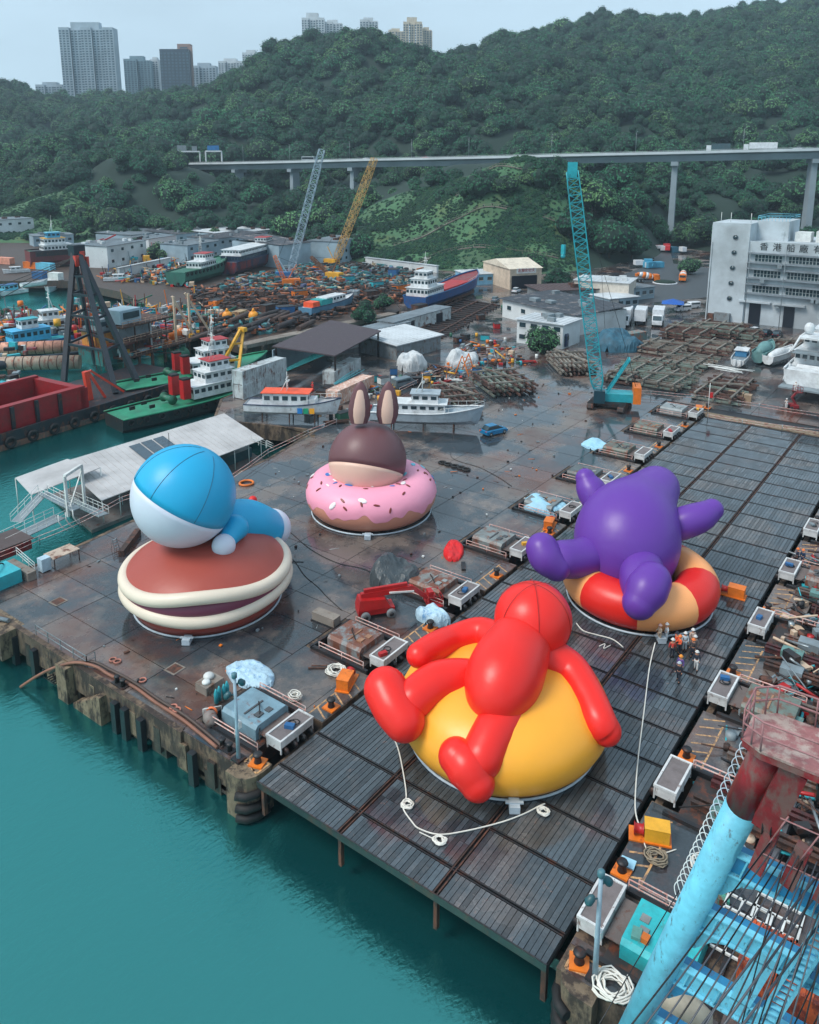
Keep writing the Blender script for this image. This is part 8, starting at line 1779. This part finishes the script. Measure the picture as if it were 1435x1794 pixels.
# ================================================================== TOWERS
def tower(px0, px1, yt, yb, D, label, wall, wing=3, floors=38, colsn=14, top=None, depth=20):
    a, b_ = AT(px0, yt, D), AT(px1, yt, D); zb_ = AT(px0, yb, D).z-40; w_ = (b_-a).length; zt_ = a.z
    r = thing('tower_block', label, 'tower block', (a.x, a.y, zb_), math.atan2((b_-a).y, (b_-a).x)); H_ = zt_-zb_
    sgn = 1  # local +x runs to the right in the photo, +y is away
    n_ = wing; seg_ = w_/n_; body = MB()
    for i in range(n_): body.b2(seg_*i+.6, seg_*(i+1)-.6, (-2 if i % 2 == 0 else 1.5), depth, 0, H_-(0 if i % 2 == 0 else 2)*1.0)
    body.b2(1, w_-1, 4, depth-1, 0, H_+2); 
    for i in range(n_): MB().b2(seg_*i+.6, seg_*(i+1)-.6, (-2 if i % 2 == 0 else 1.5), depth, 0, H_-(0 if i % 2 == 0 else 2)).build('wing', wall, r)
    MB().b2(w_*.2, w_*.72, 5, depth-3, H_-2, H_+(4 if top is None else top)).build('roof_house', wall, r)
    fh = H_/floors; m_ = MB(); w2 = MB(); cw = w_/colsn
    for i in range(colsn):
        x0, x1 = cw*i+cw*.22, cw*(i+1)-cw*.22; wi = min(n_-1, int((x0+x1)/2/seg_)); yf = -2 if wi % 2 == 0 else 1.5
        for k in range(int(floors*.3), floors-1): z_ = k*fh; m_.b2(x0, x1, yf-.25, yf-.02, z_+fh*.3, z_+fh*.85)
        w2.b2(x0-.2, x1+.2, yf-.9, yf-.25, int(floors*.3)*fh, H_-fh) if i % 3 == 1 and False else None
    for k in range(int(floors*.3), floors):
        for wi in range(n_): yf = -2 if wi % 2 == 0 else 1.5; w2.b2(seg_*wi+.7, seg_*(wi+1)-.7, yf-.35, yf-.02, k*fh-.12*fh, k*fh+.12*fh)
    for i in range(colsn):
        x0, x1 = cw*(i+1)-cw*.12, cw*(i+1)+cw*.12; wi = min(n_-1, int(x0/seg_)); yf = -2 if wi % 2 == 0 else 1.5; w2.b2(x0, x1, yf-.6, yf-.02, 0, H_-fh)
    o_ = m_.build('windows', TWG, r); o_['kind'] = 'stuff'; o_ = w2.build('ledges', wall, r); o_['kind'] = 'stuff'; return r
TWG = M('tower_glass', (62, 84, 98), .3, bump=0, var=.3, scale=.1, dirt=0)
TW1 = M('tower_grey', (158, 172, 182), .8, bump=0, scale=.05, dirt=.1); TW2 = M('tower_white', (190, 196, 200), .8, bump=0, scale=.05, dirt=.1); TW3 = M('tower_dark_glass', (40, 58, 74), .35, bump=0, scale=.05, dirt=.1); TWP = M('tower_brown', (150, 118, 106), .8, bump=0, scale=.05)
tower(102, 198, 48, 175, 1250, 'tall grey apartment tower, the largest on the left skyline', TW1, 5, 40, 15, 8)
tower(216, 262, 103, 170, 1350, 'lower grey-green apartment tower right of the tallest one', M('tower_green_grey', (120,146,158), .8, bump=0), 2, 30, 8, 5)
tower(262, 277, 104, 170, 1370, 'narrow white slab attached behind the grey-green tower', TW2, 1, 30, 3, 4)
tower(279, 331, 86, 170, 1300, 'dark glazed tower with a brown core on its right', TW3, 1, 24, 8, 0)
tower(310, 334, 77, 170, 1312, 'brown concrete core rising beside the dark glazed tower', TWP, 1, 30, 1, 0, 12)
tower(336, 378, 115, 170, 1400, 'pale apartment tower partly behind the hill right of the dark one', TW1, 3, 24, 7, 5)
tower(382, 425, 107, 150, 1450, 'white apartment tower on the hill shoulder', TW2, 3, 24, 8, 5); tower(424, 455, 92, 140, 1500, 'white apartment tower half hidden by hilltop trees', TW2, 2, 24, 6, 5)
tower(528, 568, 31, 90, 1500, 'white tower with a stepped crown above the hilltop trees', TW2, 3, 24, 8, 9); tower(566, 600, 38, 90, 1520, 'white lower wing beside the stepped tower above the hill', TW2, 2, 24, 6, 4)
tower(630, 662, 34, 90, 1500, 'white tower top just showing behind the central hilltop', TW2, 2, 24, 6, 4); tower(706, 740, 38, 100, 1450, 'cream and green tower right of the central hilltop', M('tower_cream', (196,184,164), .8, bump=0), 3, 24, 7, 8); tower(738, 757, 50, 100, 1470, 'cream tower at the right end of the hilltop group', M('tower_cream', (196,184,164), .8), 2, 24, 4, 3)
tower(680, 708, 52, 100, 1450, 'low cream tower in the hilltop group left of the tall one', M('tower_cream', (196,184,164), .8), 2, 24, 5, 3)
tower(62, 110, 148, 178, 1300, 'low pale apartment block beside the foot of the tallest tower', TW1, 3, 20, 9, 4)
# ================================================================== HAZE
lo = Vector((-400, -700, -5.5)); hi = Vector((2100, 2100, 330))
hz = MB().b2(lo.x, hi.x, lo.y, hi.y, lo.z, hi.z); hm_ = bpy.data.materials.new('haze'); hm_.use_nodes = True; n_ = hm_.node_tree; n_.nodes.clear(); pv = n_.nodes.new('ShaderNodeVolumePrincipled'); pv.inputs['Color'].default_value = (.62, .80, .92, 1); pv.inputs['Density'].default_value = .00017; pv.inputs['Anisotropy'].default_value = .1; ou = n_.nodes.new('ShaderNodeOutputMaterial'); n_.links.new(pv.outputs[0], ou.inputs['Volume'])
ho = hz.build('haze', hm_); ho['kind'] = 'stuff'; ho['label'] = 'pale blue damp air fading the hills and towers'
# ================================================================== PEOPLE
SKIN = M('skin', (176, 126, 100), .6, bump=0, dirt=0, var=.05)
def skinmesh(name, verts, edges, radii, mat, parent, sub=1, root=0):
    me_ = bpy.data.meshes.new(name); me_.from_pydata(verts, edges, []); o = bpy.data.objects.new(name, me_); col.objects.link(o); o.parent = parent
    md_ = o.modifiers.new('skin', 'SKIN'); 
    for i, v in enumerate(me_.skin_vertices[0].data): v.radius = radii[i] if isinstance(radii[i], tuple) else (radii[i], radii[i]); v.use_root = (i == root)
    s_ = o.modifiers.new('sub', 'SUBSURF'); s_.levels = sub; s_.render_levels = sub; me_.materials.append(mat); return o
CL = {}
def cm(c_): 
    k = 'cloth_%d_%d_%d' % c_; return M(k, c_, .8, var=.12, bump=.2, dirt=.1)
def person(px, py, label, shirt, trousers, hat, face=0., arms='down', stride=0., z=0., s_=1.):
    p = G(px, py, z) if px else py; r = thing('person', label, 'person', (p.x, p.y, z+.02), face); r.scale = (s_,)*3
    a = stride*.22
    V = [(0,0,.95),(0,0,1.2),(0,0,1.42),(0,0,1.53),(.02,0,1.64),(0.02,0,1.73), (0,.19,1.42),(0,-.19,1.42)]
    if arms == 'down': AR = [(.02,.27,1.15),(.1,.26,.92),(.14,.26,.84)], [(.02,-.27,1.15),(.1,-.26,.92),(.14,-.26,.84)]
    elif arms == 'front': AR = [(.06,.26,1.16),(.3,.16,1.12),(.38,.13,1.12)], [(.06,-.26,1.16),(.3,-.14,1.14),(.38,-.1,1.14)]
    else: AR = [(-.03,.33,1.22),(.06,.2,1.0),(.1,.15,.99)], [(-.03,-.33,1.22),(.06,-.2,1.0),(.1,-.15,.99)]
    V += AR[0]+AR[1]; V += [(0,.1,.88),(a*.6,.11,.5),(a,.11,.09),(a+.14,.12,.05),(0,-.1,.88),(-a*.6,-.11,.5),(-a-.02,-.11,.09),(-a+.12,-.12,.05)]
    E_ = [(0,1),(1,2),(2,3),(3,4),(4,5),(2,6),(2,7),(6,8),(8,9),(9,10),(7,11),(11,12),(12,13),(0,14),(14,15),(15,16),(16,17),(0,18),(18,19),(19,20),(20,21)]
    Rr = [(.13,.1),(.12,.1),(.11,.1),.055,.095,.07,.06,.06,.045,.035,.04,.045,.035,.04,.085,.06,.045,.04,.085,.06,.045,.04]
    skinmesh('body', V, E_, Rr, SKIN, r)
    q_ = [0,1,2,6,7,8,9,11,12]; mp = {v: i for i, v in enumerate(q_)}
    skinmesh('jacket', [V[i] for i in q_], [(mp[x], mp[y]) for x, y in E_ if x in mp and y in mp], [(.165,.14),(.16,.13),(.15,.12),.09,.09,.07,.055,.07,.055], cm(shirt), r)
    q_ = [0,14,15,16,18,19,20]; mp = {v: i for i, v in enumerate(q_)}
    skinmesh('trousers', [V[i] for i in q_], [(mp[x], mp[y]) for x, y in E_ if x in mp and y in mp], [(.16,.13),.11,.08,.065,.11,.08,.065], cm(trousers), r)
    for i in (16, 20): MB().box((V[i][0]+.06, V[i][1], .05), (.28,.1,.1)).build('shoe', DARK, r)
    MB().lathe((.02,0,1.73), [(.2,-.01),(.14,0),(.135,.05),(.1,.11),(.01,.14)], 14).build('hard_hat' , cm(hat), r)
    MB().tube([(.1,0,1.66),(.14,0,1.645)], .018, 5).build('nose', SKIN, r)
    return r
BEIGE = (176,160,140); PALE = (184,196,204); NV = (28,34,48); WT = (206,206,204)
person(1155, 1126, 'person in beige overalls and pinkish helmet holding the white rope', BEIGE, BEIGE, (206,170,160), 2.5, 'front')
person(1167, 1124, 'person in pale grey overalls with hands on hips beside the beige one', PALE, PALE, WT, 2.2, 'hips')
person(1199, 1140, 'person in pale blue-grey overalls and white helmet at the back of the group', PALE, PALE, WT, 3.6)
person(1212, 1134, 'person in light beige jacket and white helmet at the right back', (196,170,156), BEIGE, WT, 3.9)
person(1184, 1140, 'person in orange vest and dark helmet at the group centre', (224,84,44), (70,60,60), NV, -.8, 'front')
person(1177, 1152, 'person in red and white top with dark trousers and white helmet', (196,60,50), NV, WT, .6)
person(1216, 1146, 'person in grey top partly hidden on the right of the group', (110,100,98), NV, WT, 3.4)
person(1190, 1146, 'person in orange vest bending forward beside the red and white top', (226,92,50), NV, (222,120,60), 2.4, 'front')
person(1213, 1152, 'person in dark jacket with orange helmet behind the white trousers', (60,56,60), NV, (222,120,60), 3.0)
person(1219, 1174, 'person in dark jacket, white trousers and white helmet, rightmost of the group', (34,46,60), WT, WT, 3.3, 'down', .6)
person(1191, 1182, 'person in purple top with an orange helmet just behind the walking one', (96,74,140), NV, (222,140,50), 3.0)
person(1188, 1194, 'person dressed in black with a pale helmet walking in front of the group', NV, NV, (170,180,190), 3.2, 'down', .9)
person(1396, 988, 'person in dark clothes and orange helmet on the right apron, left of a pair', (24,34,56), NV, (222,120,60), 2.0)
person(1405, 990, 'person in navy overalls and orange helmet on the right apron, right of a pair', (22,48,78), (22,48,78), (222,120,60), 2.6)
person(548, 686, 'worker in red overalls under the dark roof behind the pilot boat', (196,40,44), (196,40,44), (206,60,50), 3.0, 'front')
person(940, 612, 'worker in orange vest beside the navy coach', (222,80,50), WT, WT, 3.0)
person(1377, 716, 'worker in white overalls beside the dark red lift under the yacht', WT, WT, WT, 0.5, 'front')
rp_ = G(1390, 716); person(0, Vector((rp_.x, rp_.y, 3.1)), 'worker in white overalls standing in the raised lift basket', WT, WT, WT, 3.0, 'front', 0, 3.1)
